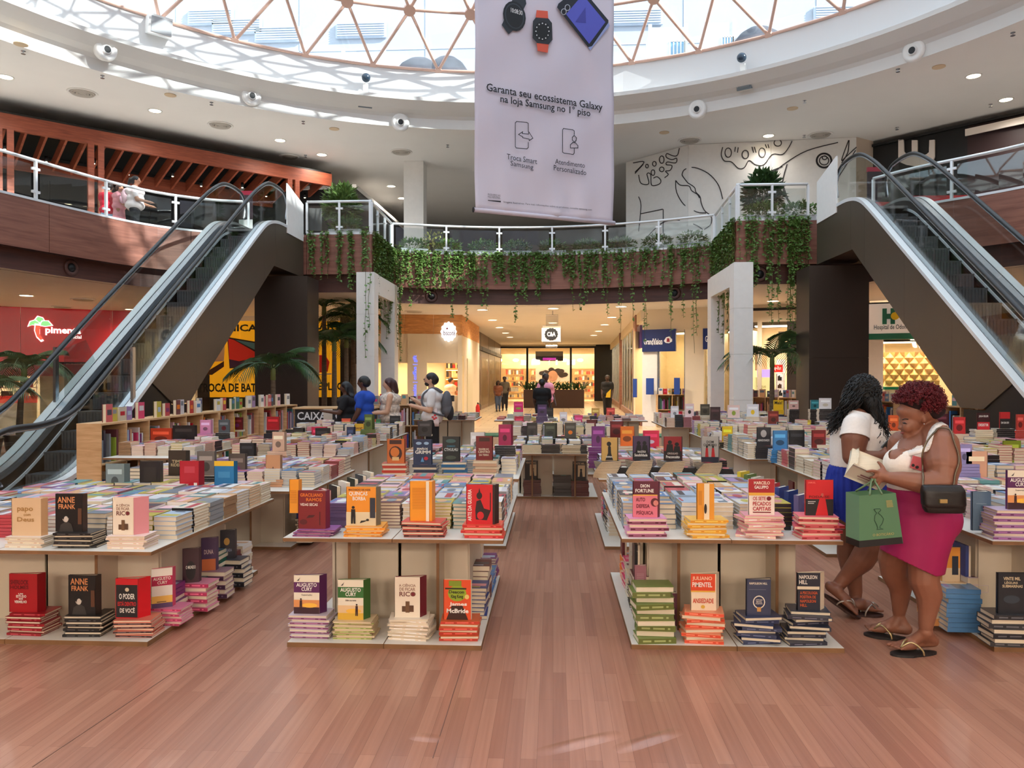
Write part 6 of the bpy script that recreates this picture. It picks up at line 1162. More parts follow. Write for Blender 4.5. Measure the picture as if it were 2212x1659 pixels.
# base-board stacks along the sides of the tables
for key, side_ in [('C1', 1), ('R1', -1), ('L1', 1), ('C2', 1), ('R2', -1), ('L2', 1), ('Q1', -1), ('Q2', -1), ('L3', 1)]:
    x0, x1, y0, y1, z = TAB[key]; y = y0+.62
    while y < y1-.15:
        cov = random.choice(VIV); n = random.choice([6, 8, 10]); H_ = random.uniform(.12, .3); xx = (x1-.22 if side_ > 0 else x0+.20)
        for k in range(n): cheap_book(R4(xx+random.uniform(-.01, .01), y, .034+k*H_/n, -side_*PI/2*(-1 if False else 1)+PI*(side_ > 0)+random.uniform(-.06, .06)), .2, .145, H_/n*.98, cov, random.choice([cov, PAPC]), k == n-1)
        if random.random() < .55:
            c2 = random.choice(VIV); BST.color(c2); BST.box(xx-.07, y-.08, .034+H_, xx-.05 if side_ < 0 else xx-.05, y+.08, .034+H_+.2, None); BST.color(PAPC); BST.box(xx-.05, y-.075, .034+H_, xx-.035, y+.075, .034+H_+.197)
        y += .225
# --- upright rows on the table edges
def row(key, pts, zb, lab, grp, h=.2, w=.14):
    for i, (x, y, rz, c, th) in enumerate(pts):
        M = R4(x, y, zb, rz); o = MB().color(c); o.box(-w/2, 0, 0, w/2, .002, h, M); o.box(-w/2, th, 0, w/2, th+.002, h, M); o.box(-w/2, 0, 0, -w/2+.002, th, h, M)
        ob = o.build('book', M_BOOK, label='%s upright book, number %s, %s' % (cname(c), ['one', 'two', 'three', 'four', 'five', 'six', 'seven', 'eight', 'nine', 'ten'][i], lab), cat='book', group=grp); MB().box(-w/2+.003, .002, .001, w/2-.004, th, h-.004, M).build('pages', M_PAPER, ob)
row('C1', [(-1.52+.012*i, 5.0+.19*i, -.9, c, .028) for i, c in enumerate([(150, 24, 60), (30, 28, 30), (236, 232, 226), (40, 50, 40), (60, 66, 74), (214, 208, 196)])], .66, 'in the row on the centre-left table edge', 'row on the centre-left table edge')
row('R1', [(1.58-.01*i, 4.95+.17*i, .85, c, .03) for i, c in enumerate([(120, 110, 160), (52, 70, 130), (60, 76, 140), (206, 40, 56), (232, 226, 220), (196, 190, 180), (96, 120, 60), (226, 200, 60)])], .66, 'in the row on the centre-right table edge', 'row on the centre-right table edge')
standing(*[pxb(625, 1076, 645, 1140, 4.62)[i] for i in (0, 1)], .66+.11, .205, 4.62, (240, 156, 40), (226, 140, 40), 'plain orange upright book half hidden by the dark red one', [('r', .1, .3+.05*i, .8, .32+.05*i, (206, 126, 24)) for i in range(8)], .03, .01)
# --- more uprights, sized and placed from the photograph
MID = {
 'back edge of the left table': [(228, 1002, 268, 1061, (130, 146, 146)), (302, 997, 346, 1057, (34, 26, 26)), (388, 996, 429, 1053, (186, 24, 44)), (463, 996, 505, 1056, (30, 120, 176))],
 'second left table': [(364, 973, 401, 1027, (70, 56, 46)), (426, 975, 463, 1027, (120, 110, 104)), (494, 980, 529, 1030, (96, 84, 76)), (574, 983, 605, 1034, (206, 150, 110)), (518, 957, 548, 990, (24, 24, 30)), (570, 954, 600, 992, (28, 32, 44)), (617, 963, 647, 990, (34, 32, 32)), (673, 957, 703, 990, (200, 40, 76)), (588, 933, 614, 975, (214, 176, 150))],
 'narrow table by the pine shelf': [(227, 922, 256, 959, (30, 110, 96)), (272, 921, 307, 956, (70, 20, 26)), (325, 925, 370, 961, (190, 60, 30)), (373, 919, 420, 955, (30, 24, 22))],
 'third left table': [(432, 907, 455, 937, (226, 150, 190)), (472, 907, 495, 935, (84, 90, 96)), (500, 903, 524, 930, (110, 24, 34)), (530, 905, 552, 930, (226, 96, 40)), (576, 900, 603, 929, (176, 26, 36)), (603, 896, 622, 917, (44, 50, 96)), (636, 893, 653, 912, (186, 24, 50)), (662, 907, 686, 930, (150, 24, 34)), (633, 933, 655, 967, (26, 24, 26)), (681, 933, 710, 967, (26, 24, 26)), (738, 904, 757, 928, (222, 90, 60)), (787, 895, 804, 928, (90, 110, 50)), (802, 906, 822, 932, (222, 190, 110)), (842, 898, 864, 924, (24, 24, 28)), (749, 922, 764, 956, (40, 50, 80)), (766, 947, 785, 978, (232, 180, 50)), (788, 944, 800, 972, (150, 30, 40)), (801, 940, 812, 968, (190, 60, 40)), (812, 936, 822, 964, (50, 110, 70)), (903, 925, 932, 954, (60, 56, 56)), (906, 891, 924, 916, (150, 120, 90))],
 'central tables': [(1016, 934, 1046, 972, (226, 222, 218)), (1077, 917, 1104, 962, (170, 34, 84)), (1112, 905, 1131, 929, (200, 40, 70)), (1138, 913, 1160, 946, (50, 44, 40)), (1176, 914, 1200, 947, (56, 60, 44)), (1220, 913, 1244, 946, (70, 66, 56)), (1267, 914, 1288, 944, (96, 30, 30)), (1278, 921, 1306, 965, (120, 50, 120)), (1161, 874, 1181, 899, (70, 44, 90)), (1177, 893, 1195, 913, (26, 24, 26)), (1209, 890, 1225, 916, (236, 226, 224)), (1241, 897, 1259, 922, (226, 60, 120)), (1278, 899, 1295, 921, (206, 160, 80)), (1318, 910, 1345, 945, (110, 24, 28)), (1340, 921, 1369, 963, (236, 116, 30)), (1389, 930, 1424, 968, (222, 36, 76)), (1310, 895, 1328, 915, (214, 70, 60)), (1110, 868, 1130, 890, (226, 40, 110))],
 'right hand tables': [(1443, 928, 1474, 950, (206, 30, 44)), (1534, 879, 1556, 907, (50, 24, 28)), (1480, 872, 1499, 900, (240, 214, 216)), (1449, 877, 1466, 902, (230, 230, 236)), (1513, 873, 1533, 897, (70, 66, 54)), (1572, 875, 1598, 902, (236, 206, 196)), (1613, 873, 1639, 900, (226, 226, 230)), (1560, 921, 1582, 955, (236, 200, 30)), (1635, 923, 1664, 963, (60, 56, 58)), (1670, 930, 1700, 971, (66, 140, 200)), (1704, 929, 1738, 967, (26, 26, 30)), (1754, 929, 1784, 968, (130, 30, 30)), (1659, 888, 1682, 917, (120, 40, 34)), (1671, 864, 1692, 885, (236, 190, 30)), (1704, 865, 1725, 884, (226, 180, 170)), (1751, 864, 1770, 884, (50, 130, 140)), (1770, 860, 1796, 883, (226, 222, 222)), (1730, 910, 1752, 935, (196, 170, 60)), (1590, 918, 1615, 935, (196, 60, 50))],
 'tables at the far right': [(2111, 892, 2138, 928, (60, 26, 30)), (2160, 890, 2182, 926, (190, 40, 44)), (2060, 901, 2085, 937, (206, 50, 54)), (2017, 894, 2048, 925, (80, 30, 40)), (2087, 975, 2132, 1031, (222, 170, 140)), (2137, 996, 2166, 1031, (200, 60, 44)), (2167, 981, 2205, 1022, (130, 150, 40)), (2067, 960, 2100, 1002, (150, 140, 190)), (1920, 897, 1941, 930, (214, 90, 40)), (2196, 895, 2212, 930, (206, 70, 60))]}
TXTS = {(2111, 892): [('r', 0, 0, 1, .45, (206, 40, 50)), ('t', 'DESISTIR', .1, .2, .9, .36, WH), ('t', 'JULIA KELLER', .12, .72, .88, .86, WH)], (2137, 996): [('t', 'A CHAVE', .12, .5, .88, .64, WH), ('t', 'DO', .36, .28, .62, .42, WH)], (2160, 890): [('r', 0, 0, 1, .6, (30, 24, 26)), ('t', 'DA RUA DO', .12, .3, .88, .42, WH)], (364, 973): [('t', 'TIME', .2, .5, .8, .62, (200, 180, 140)), ('t', 'RIDERS', .15, .36, .85, .48, (200, 180, 140))], (463, 996): [('r', 0, .82, 1, 1, (240, 190, 40)), ('r', .2, .4, .8, .62, (60, 140, 190))], (388, 996): [('r', .25, .55, .8, .8, (200, 60, 76)), ('r', .75, .06, .92, .18, (236, 230, 226))], (302, 997): [('r', .2, .3, .8, .8, (46, 38, 36)), ('r', .7, .05, .9, .12, WH)], (766, 947): [('t', 'SANCHEZ', .1, .6, .9, .75, (120, 30, 30))], (1671, 864): [('t', 'Mais!', .1, .55, .9, .9, (30, 28, 30))], (570, 954): [('t', 'CTHULHU', .1, .6, .9, .72, WH)], (1635, 923): [('e', .5, .66, .22, .2, (196, 190, 186)), ('t', 'ABANDONADO', .06, .24, .94, .36, WH)], (227, 922): [('e', .5, .42, .3, .14, (20, 60, 56)), ('t', 'RETORNO', .15, .7, .85, .8, (150, 206, 190)), ('t', 'DE VELA', .15, .12, .85, .22, (206, 226, 214))], (574, 983): [('r', .48, .1, .54, .5, (80, 50, 40)), ('r', .40, .25, .44, .4, (80, 50, 40)), ('r', 0, 0, 1, .12, (70, 50, 44))]}
def far_book(x0, x1, z0, h, Y, c, ar):
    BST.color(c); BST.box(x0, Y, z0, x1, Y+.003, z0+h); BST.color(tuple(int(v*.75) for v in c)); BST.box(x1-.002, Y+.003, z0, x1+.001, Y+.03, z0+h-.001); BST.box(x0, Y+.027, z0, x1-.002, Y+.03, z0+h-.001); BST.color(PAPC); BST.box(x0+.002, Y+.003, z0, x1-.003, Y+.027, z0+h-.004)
    for k, a in enumerate(ar):
        w = x1-x0; BST.color(a[5]); BST.flat([(a[1]*w, a[2]*h), (a[3]*w, a[2]*h), (a[3]*w, a[4]*h), (a[1]*w, a[4]*h)] if a[0] == 'r' else ellpts(a[1]*w, a[2]*h, a[3]*w, a[4]*h, 10), (x0, Y, z0), (1, 0, 0), (0, 0, 1), .001+.0006*k)
for tb_, L_ in MID.items():
    for i, (x0, y0, x1, y1, c) in enumerate(sorted(L_)):
        h_px = y1-y0; Yd = min(16.5, max(5.2, .212*FPX/h_px)); under = .66
        if tb_ == 'back edge of the left table': Yd = 6.0
        # snap to a table under it
        best = None
        for key, (tx0, tx1, ty0, ty1, tz) in TAB.items():
            xx = aty((x0+x1)/2, y1, Yd).x
            yc_ = min(max(Yd, ty0+.06), ty1-.08); xc_ = aty((x0+x1)/2, y1, yc_).x
            if tx0+.02 < xc_ < tx1-.02:
                d = abs(yc_-Yd)
                if best is None or d < best[0]: best = (d, yc_, tz)
        if best and best[0] < 2.6: Yd, under = best[1], best[2]
        bx0, bx1, bz, bh = pxb(x0, y0, x1, y1, Yd); bz = max(bz, under+.03)
        ar = TXTS.get((x0, y0)) or [('r', .12, .62, .88, .8, tuple(min(255, int(v*1.25+24)) for v in c)), ('e', .5, .36, random.uniform(.15, .34), random.uniform(.1, .2), random.choice(VIV) if random.random() < .4 else tuple(int(v*.6) for v in c))]
        if h_px < 30 and (x0, y0) not in TXTS: far_book(bx0, bx1, bz, bh, Yd, c, ar)
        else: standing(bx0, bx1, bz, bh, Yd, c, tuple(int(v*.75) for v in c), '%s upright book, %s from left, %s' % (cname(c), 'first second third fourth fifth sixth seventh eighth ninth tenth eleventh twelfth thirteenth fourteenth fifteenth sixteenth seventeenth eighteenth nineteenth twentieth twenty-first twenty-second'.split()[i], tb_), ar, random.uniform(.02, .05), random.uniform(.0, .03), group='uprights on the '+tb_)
        n = max(1, int((bz-under)/.022)); stack(0, Yd-.03, under, bz, n, c if random.random() < .5 else (232, 224, 214), random.choice([c, (226, 208, 180), (34, 30, 32)]), '', .21, .15, .006, .04, cheap=True, X=(bx0+bx1)/2)
# C3 lower shelf display
for k, (x0, y0, x1, y1) in enumerate([(1134, 995, 1160, 1036), (1237, 997, 1265, 1038)]):
    bx0, bx1, bz, bh = pxb(x0, y0, x1, y1, 10.15); standing(bx0, bx1, bz, bh, 10.15, (40, 34, 32), (30, 26, 26), 'dark upright book with a cream figure in the low niche, '+['left one', 'right one'][k], [('r', .4, .2, .95, .8, (206, 186, 150)), ('p', [(.5, .05), (.8, .05), (.72, .5), (.58, .5)], BKc), ('e', .65, .56, .09, .06, BKc), ('t', 'VINTE MIL', .06, .84, .94, .94, (190, 170, 140))], .03, .01)
    stack(0, 10.12, .034, bz, 7, (56, 46, 44), (96, 50, 46), '', .23, .16, cheap=True, X=(bx0+bx1)/2+.01)
stack(0, 10.16, .034, .3, 6, (90, 84, 78), (70, 64, 60), '', .24, .16, cheap=True, X=.12)
for k, (px, c) in enumerate([(1150, (40, 36, 36)), (1190, (60, 50, 44)), (1233, (44, 40, 38)), (1275, (50, 46, 44))]): stack(px, 9.78, .63, .74, 6, c, c if k % 2 else (214, 196, 164), '', .24, .16, cheap=True)
# ================================================================== LOW PINE SHELVES
def pine_unit(name, a, b, depth, h, cells, label, books=True, face=1, topb=True):
    """open shelf unit from a to b (front line), depth behind"""
    P = Plane(a, b); e = empty(name, P.at(P.len/2, .004), label, 'bookshelf', 'pine bookshelves around the fair'); n = -P.n*depth
    def pz(nm, u0, u1, z0, z1, o0=0.0, o1=depth): MB().extrude([P.at(u0, z0, -o0), P.at(u1, z0, -o0), P.at(u1, z1, -o0), P.at(u0, z1, -o0)], -P.n*(o1-o0)).build(nm, M_PINE, e)
    pz('top_board', 0, P.len, h-.025, h); pz('base_board', 0, P.len, .01, .04); pz('shelf_board', .02, P.len-.02, h*.52, h*.52+.02); pz('back_board', .01, P.len-.01, .04, h-.025, depth-.012, depth)
    for i in range(cells+1): u = (P.len-.02)*i/cells; pz('upright', u, u+.02, .04, h-.025)
    for i in range(cells):
        for z_ in (.04, h*.52+.02):
            u = P.len*i/cells+.03; ue_ = P.len*(i+1)/cells-.03
            while u < ue_-.04:
                t = random.uniform(.02, .05); hh = random.uniform(.6, .92)*(h*.48-.06); BST.color(random.choice(VIV+PAL)); BST.extrude([P.at(u, z_, -.06), P.at(u+t*.9, z_, -.06), P.at(u+t*.9, z_+hh, -.06), P.at(u, z_+hh, -.06)], -P.n*.15); u += t if random.random() < .85 else .12
    if topb:
        u = .06
        while u < P.len-.12:
            w_ = random.uniform(.11, .15); hh = random.uniform(.17, .23); c = random.choice(VIV+PAL); o_ = random.uniform(-.12, -.06)
            if random.random() < .86:
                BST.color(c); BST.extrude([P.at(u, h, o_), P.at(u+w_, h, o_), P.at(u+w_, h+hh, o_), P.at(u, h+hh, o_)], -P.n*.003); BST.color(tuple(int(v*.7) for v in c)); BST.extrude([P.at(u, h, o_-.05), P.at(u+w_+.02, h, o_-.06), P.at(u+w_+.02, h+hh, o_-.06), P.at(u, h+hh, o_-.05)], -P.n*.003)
                BST.color(PAPC); BST.extrude([P.at(u+.003, h, o_-.004), P.at(u+w_-.004, h, o_-.004), P.at(u+w_+.012, h, o_-.055), P.at(u+.004, h, o_-.045)][::-1], (0, 0, hh-.004)); c2 = random.choice(VIV+PAL); BST.color(c2); q = random.uniform(.3, .6); BST.face([P.at(u+.02, h+hh*q, o_+.001), P.at(u+w_-.02, h+hh*q, o_+.001), P.at(u+w_-.02, h+hh*(q+.3), o_+.001), P.at(u+.02, h+hh*(q+.3), o_+.001)])
            u += w_+random.uniform(.0, .07)
seg = [((-5.36, 8.85), (-5.36, 10.5)), ((-5.42, 10.55), (-5.42, 12.2)), ((-5.42, 12.25), (-5.42, 13.9)), ((-5.35, 13.95), (-5.2, 15.4))]
for i, (a, b) in enumerate(seg): pine_unit('pine_bookshelf', b if False else a, b, .3, 1.05, 3, 'low pine bookshelf along the left side, %s from the camera' % ['first', 'second', 'third', 'fourth'][i])
S_R = [(atz(1420, 852, 1.05), atz(1548, 852, 1.05)), (atz(1575, 857, 1.05), atz(1680, 858, 1.05)), (atz(1682, 858, 1.05), atz(1800, 862, 1.05)), (atz(1802, 862, 1.05), atz(1930, 868, 1.05)), (atz(2040, 876, 1.05), atz(2190, 884, 1.05))]
for i, (a, b) in enumerate(S_R): pine_unit('pine_bookshelf', a, b, .3, 1.05, 4, 'low pine bookshelf on the right, '+['in front of the optician', 'below the sunglasses shop', 'beside the dark pier', 'behind the woman with curly black hair', 'under the right escalator'][i])
a, b = atz(1548, 850, 1.05), atz(1572, 858, 1.05)
# CAIXA counter
cc = empty('cash_counter', (-4, 14.4, 0), 'black cash desk front with white lettering between pine shelves and people', 'counter'); a, b = aty(637, 885, 14.3), aty(800, 885, 14.3)
MB().box(a.x, 14.3, .004, b.x, 14.9, 1.0).build('front', mat('counter_black', (30, 28, 34), .5), cc); MB().box(a.x-.03, 14.25, 1.0, b.x+.03, 14.95, 1.03).build('top', M_PINE, cc)
mb = MB().color((226, 226, 230)); p_, q_ = aty(642, 907, 14.29), aty(705, 890, 14.29); mb.text('CAIXA', (p_.x, 14.295, p_.z), (1, 0, 0), (0, 0, 1), q_.x-p_.x, q_.z-p_.z, .002, .02); p_, q_ = aty(724, 907, 14.29), aty(790, 890, 14.29); mb.text('CAIXA', (p_.x, 14.295, p_.z), (1, 0, 0), (0, 0, 1), q_.x-p_.x, q_.z-p_.z, .002, .02); mb.build('lettering', M_PRINT, cc)
# shelf beside the cafe
pine_unit('pine_bookshelf', (-4.2, 16.6), (-2.6, 16.9), .3, 1.0, 3, 'low pine bookshelf in front of the cafe')
BST.build('stacked_books', M_BOOK, label='masses of further books stacked and shelved on all tables and shelves', cat='books', kind='stuff')
# ================================================================== PEOPLE
TMP = bpy.data.scenes.new('sculpt')
def remesh(mb, name, voxel, smooth=4, fac=.5):
    me = mb.mesh(name); ob = bpy.data.objects.new(name, me); TMP.collection.objects.link(ob)
    m = ob.modifiers.new('r', 'REMESH'); m.mode = 'VOXEL'; m.voxel_size = voxel; m.use_smooth_shade = True
    if smooth: s = ob.modifiers.new('s', 'SMOOTH'); s.iterations = smooth; s.factor = fac
    vl = TMP.view_layers[0]; vl.update(); dg = vl.depsgraph; dg.update()
    out = bpy.data.meshes.new_from_object(ob.evaluated_get(dg)); out.name = name
    bpy.data.objects.remove(ob); bpy.data.meshes.remove(me)
    out.polygons.foreach_set('use_smooth', [True]*len(out.polygons)); out.materials.clear(); return out
def cap(mb, p0, p1, r0, r1, n=14):
    p0, p1 = Vector(p0), Vector(p1); d = p1-p0
    if d.length < 1e-5: mb.ell(p0, (r0, r0, r0), n, 8); return
    t = d.normalized(); pts, R = [], []
    for k in range(4): a = PI/2*(1-k/4); pts.append(p0-t*r0*math.sin(a)); R.append(max(.001, r0*math.cos(a)))
    pts += [p0+d*(k/4) for k in range(5)]; R += [r0+(r1-r0)*k/4 for k in range(5)]
    for k in range(1, 5): a = PI/2*k/4; pts.append(p1+t*r1*math.sin(a)); R.append(max(.001, r1*math.cos(a)))
    mb.tube(pts, R, n)
def chain(mb, pts, radii):
    for i in range(len(pts)-1): cap(mb, pts[i], pts[i+1], radii[i], radii[i+1])
def loft(mb, rows, n=28, power=2.3):
    """rows: (py, px_left, px_right, Y, depth_ratio) -> closed tube of rounded horizontal sections"""
    base = len(mb.v)
    for py, xl, xr, Y, dr in rows:
        a, b = aty(xl, py, Y), aty(xr, py, Y); c = (a+b)/2; w = (b.x-a.x)/2; d = w*dr
        for k in range(n):
            q = 2*PI*k/n; cs, sn = math.cos(q), math.sin(q); e = 2/power
            mb.v.append((c.x+w*math.copysign(abs(cs)**e, cs), c.y+d*math.copysign(abs(sn)**e, sn), c.z))
    R = len(rows)
    for i in range(R-1):
        for k in range(n): mb.f.append((base+i*n+k, base+(i+1)*n+k, base+(i+1)*n+(k+1) % n, base+i*n+(k+1) % n)); mb.c.append((1, 1, 1))
    mb.f.append(tuple(base+k for k in range(n))); mb.f.append(tuple(base+(R-1)*n+k for k in range(n-1, -1, -1))); mb.c += [(1, 1, 1)]*2
def bisect(me, co, no):
    bm = bmesh.new(); bm.from_mesh(me); bmesh.ops.bisect_plane(bm, geom=bm.verts[:]+bm.edges[:]+bm.faces[:], plane_co=co, plane_no=no, clear_outer=True); bm.to_mesh(me); bm.free()
def skin(name, rgb):
    m = mat(name, rgb, .48, var=.06, scale=(14, 14, 14)); m.node_tree.nodes['Principled BSDF'].inputs['Subsurface Weight'].default_value = .06; m.node_tree.nodes['Principled BSDF'].inputs['Subsurface Radius'].default_value = (.02, .008, .004); return m
J = aty
def foot(mb, heel, toe, wid, ankle, ra):
    heel, toe = Vector(heel), Vector(toe); d = (toe-heel); s = Vector((-d.y, d.x, 0)).normalized(); u = Vector((0, 0, 1))
    cap(mb, heel+u*.035, heel+d*.55+u*.034, .036, .034); cap(mb, heel+d*.3+u*.034, heel+d*.78+u*.020, .034, .022)
    cap(mb, heel+d*.55+s*.022+u*.024, heel+d*.80+s*.026+u*.018, .026, .020); cap(mb, heel+d*.55-s*.022+u*.024, heel+d*.80-s*.028+u*.016, .026, .018)
    cap(mb, ankle, heel+d*.28+u*.045, ra, .038); cap(mb, ankle, heel+u*.035, ra*.9, .034); cap(mb, ankle, heel+d*.55+u*.03, ra*.8, .03)
    for k, (o, l, r) in enumerate([(-.034, 1.0, .0125), (-.014, .985, .010), (.003, .965, .0095), (.019, .94, .009), (.034, .91, .0085)]): cap(mb, heel+d*.78+s*o*(wid/.09)+u*.016, heel+d*l+s*o*1.12*(wid/.09)+u*.012, r, r*.95, 8)
def flipflop(e, heel, toe, wid, strap_m, sole_m):
    heel, toe = Vector(heel), Vector(toe); d = toe-heel; L = d.length; t = d.normalized(); s = Vector((-t.y, t.x, 0)).normalized(); nrm = t.cross(s).normalized(); nrm = nrm if nrm.z > 0 else -nrm
    out = []
    for k in range(24):
        q = 2*PI*k/24; x = .5-.53*math.cos(q); y = math.sin(q)*wid*(.40+.10*(1 if x > .6 else 0)+.10*x); out.append(heel+t*(L*x)+s*y-nrm*.008)
    sh_ = empty('flip_flop', heel+t*L*.5, None, None)
    COL.objects.unlink(sh_); bpy.data.objects.remove(sh_)
    o = MB().extrude(out, -nrm*.016); ob = o.build('sandal', sole_m, e)
    a = heel+t*L*.80+nrm*.022
    for sg in (-1, 1): MB().tube(smooth_line([a, heel+t*L*.62+s*sg*wid*.25+nrm*.058, heel+t*L*.42+s*sg*wid*.46+nrm*.02, heel+t*L*.38+s*sg*wid*.47-nrm*.012], 4), .0055, 6).build('strap', strap_m, ob, True)
def curl_hair(name, spots, m, e, turns=3.0, rad=.011, thick=.0055, length=.06, seg=14):
    mb = MB()
    for p, d in spots:
        d = Vector(d).normalized(); a = d.orthogonal().normalized(); b = d.cross(a); ph = random.uniform(0, 2*PI); L = length*random.uniform(.7, 1.3); r = rad*random.uniform(.6, 1.2); pts = []
        for k in range(seg): t = k/(seg-1); q = ph+turns*2*PI*t; pts.append(Vector(p)+d*(L*t)+(a*math.cos(q)+b*math.sin(q))*r*min(1, .3+2*t))
        mb.tube(pts, [thick*(1-.4*k/(seg-1)) for k in range(seg)], 4)
    return mb.build(name, m, e, True)
SKA, SKB = skin('skin_warm_brown', (142, 92, 70)), skin('skin_brown', (128, 80, 60))
# ---------------- woman with the open book
YA = 4.62
wa = empty('person', (2.2, 4.66, .004), 'woman in white top and magenta skirt reading an open book', 'person')
b = MB()
loft(b, [(1200, 1935, 2026, YA, .8), (1150, 1920, 2052, YA, .82), (1110, 1922, 2056, YA, .8), (1075, 1930, 2046, YA, .8), (1050, 1926, 2046, YA, .8), (1020, 1919, 2048, YA, .8), (995, 1922, 2050, YA, .8), (970, 1934, 2048, YA, .85), (950, 1950, 2044, YA, .9), (932, 1972, 2038, YA, 1.0), (922, 1985, 2030, YA, 1.0)])
b.ell(J(1946, 1000, YA-.085), (.085, .075, .085)); b.ell(J(1948, 1000, YA+.085), (.085, .075, .085))           # bust
b.ell(J(2032, 1122, YA), (.08, .14, .11))
cap(b, J(2012, 935, YA+.02), J(1992, 905, YA+.01), .072, .064)                                            # neck
hc = J(1977, 893, YA)                                                                                     # skull
b.ell(hc+Vector((.012, 0, .012)), (.104, .078, .094), 20, 14); b.ell(J(1967, 914, YA), (.060, .060, .074)); b.ell(J(1970, 931, YA), (.050, .048, .036)); b.ell(J(1958, 889, YA), (.056, .060, .042))
cap(b, J(1951, 905, YA), J(1945.5, 921, YA), .011, .013, 10); b.ell(J(1945.5, 924, YA), (.0165, .022, .0115)); b.ell(J(1951, 934, YA), (.013, .023, .0125)); b.ell(J(1960, 942.5, YA), (.026, .03, .017)); b.ell(J(1961, 922, YA-.036), (.032, .024, .032))
b.ell(J(1997, 906, YA-.074), (.013, .012, .024), 10, 8)                                                          # ear
shA, elA, wrA = J(2032, 962, YA-.13), J(2037, 1040, YA-.24), J(1921, 1032, YA-.20)
chain(b, [J(2022, 945, YA-.06), shA, J(2036, 1005, YA-.20), elA], [.09, .098, .096, .07]); chain(b, [elA, J(1990, 1044, YA-.24), J(1950, 1036, YA-.22), wrA], [.072, .058, .046, .034])
# far arm, mostly behind the book
shF, elF, wrF = J(1950, 960, YA+.16), J(1938, 1030, YA+.24), J(1890, 1010, YA+.10)
chain(b, [shF, J(1945, 1000, YA+.22), elF], [.085, .08, .06]); chain(b, [elF, wrF], [.055, .034])
def fingers(mb, wrist, palm_c, tips, r=.0092):
    cap(mb, wrist, palm_c, .030, .032)
    for root, mid, tip, rr in tips: chain(mb, [palm_c.lerp(root, .6), root, mid, tip], [r*1.5, r*1.15*rr, r*rr, r*.82*rr])
Yh = YA-.19
pc = J(1905, 1027, Yh)
b.ell(pc, (.040, .022, .040))
fingers(b, wrA, pc, [(J(1893, 1019, Yh-.015), J(1884, 1017, Yh-.03), J(1872, 1018, Yh-.012), 1.05), (J(1892, 1029, Yh-.018), J(1887, 1031, Yh-.03), J(1880, 1031, Yh-.005), 1.05), (J(1894, 1038, Yh-.015), J(1890, 1040, Yh-.026), J(1886, 1041, Yh-.005), 1.0), (J(1898, 1045, Yh-.012), J(1896, 1047, Yh-.02), J(1892, 1048, Yh-.005), .9), (J(1908, 1012, Yh+.005), J(1903, 1004, Yh+.018), J(1897, 998, Yh+.03), 1.15)])
pf = J(1880, 1002, YA+.10); b.ell(pf, (.035, .02, .04)); fingers(b, wrF, pf, [(J(1872, 1002, YA+.09), J(1866, 1006, YA+.07), J(1862, 1010, YA+.05), 1), (J(1874, 1010, YA+.09), J(1868, 1014, YA+.07), J(1864, 1017, YA+.05), 1), (J(1878, 1016, YA+.09), J(1872, 1020, YA+.07), J(1868, 1022, YA+.05), .95), (J(1882, 1020, YA+.09), J(1878, 1024, YA+.07), J(1874, 1026, YA+.06), .85)])
# legs
chain(b, [J(2010, 1150, YA-.03), J(1998, 1215, YA-.07), J(1996, 1252, YA-.085), J(2006, 1282, YA-.08), J(2004, 1320, YA-.08), J(2000, 1352, YA-.08)], [.115, .092, .082, .074, .052, .040])
foot(b, atz(2014, 1400, .02)+Vector((0, 0, .008)), atz(1929, 1405, .02)+Vector((0, 0, .008)), .1, J(2000, 1365, YA-.08), .040)
chain(b, [J(1955, 1150, YA+.08), J(1932, 1205, YA+.14), J(1932, 1235, YA+.17), J(1945, 1268, YA+.19), J(1944, 1300, YA+.2), J(1942, 1322, YA+.21)], [.12, .092, .080, .066, .050, .038])
foot(b, atz(1957, 1374, .02)+Vector((0, 0, .008)), atz(1870, 1362, .02)+Vector((0, 0, .008)), .1, J(1943, 1336, YA+.21), .038)
body = link('body', remesh(b, 'body', .0052, 6), SKA, wa)
from mathutils.bvhtree import BVHTree
BV = BVHTree.FromPolygons([v.co.copy() for v in body.data.vertices], [tuple(p.vertices) for p in body.data.polygons])
def hug(pts, off, snap=False):
    out = []
    for p in pts:
        c_, n_, i_, d_ = BV.find_nearest(p); inside = (p-c_).dot(n_) < 0
        out.append(c_+n_*off if (snap or inside or d_ < off) else p)
    return out
flipflop(wa, atz(2020, 1404, .025), atz(1927, 1408, .025), .1, mat('gold_strap', (196, 176, 130), .3, .7), M_RUBBER); flipflop(wa, atz(1964, 1377, .025), atz(1868, 1364, .025), .1, MATS['gold_strap'], M_RUBBER)
t = MB(); loft(t, [(1056, 1921, 2048, YA, .86), (1025, 1914, 2049, YA, .88), (1000, 1915, 2050, YA, .88), (975, 1928, 2050, YA, .92), (955, 1946, 2047, YA, .96), (935, 1970, 2040, YA, 1.04), (923, 1984, 2034, YA, 1.04)])
t.ell(J(1944, 1000, YA-.09), (.093, .083, .092)); t.ell(J(1946, 1000, YA+.09), (.093, .083, .092))
tm_ = remesh(t, 'tank_top', .007, 5)
fd = Vector((-.80, -.60, 0)); ld_ = Vector((-.60, .80, 0)); ap = J(1931, 990, YA-.13); bm = bmesh.new(); bm.from_mesh(tm_); kill = []
for fc in bm.faces:
    c_ = fc.calc_center_median(); r_ = c_-ap; dz = r_.z; cen = Vector((J(1985, 980, YA).x, YA, 0))
    front = (c_-cen).dot(fd)
    if (dz > 0 and abs(r_.dot(ld_)) < .015+.62*dz and front > -.02): kill.append(fc)
    elif c_.z > J(1985, 926, YA).z: kill.append(fc)
    elif dz > .075 and abs((c_-cen).dot(ld_)) < .07+.2*(dz-.075): kill.append(fc)
bmesh.ops.delete(bm, geom=kill, context='FACES')
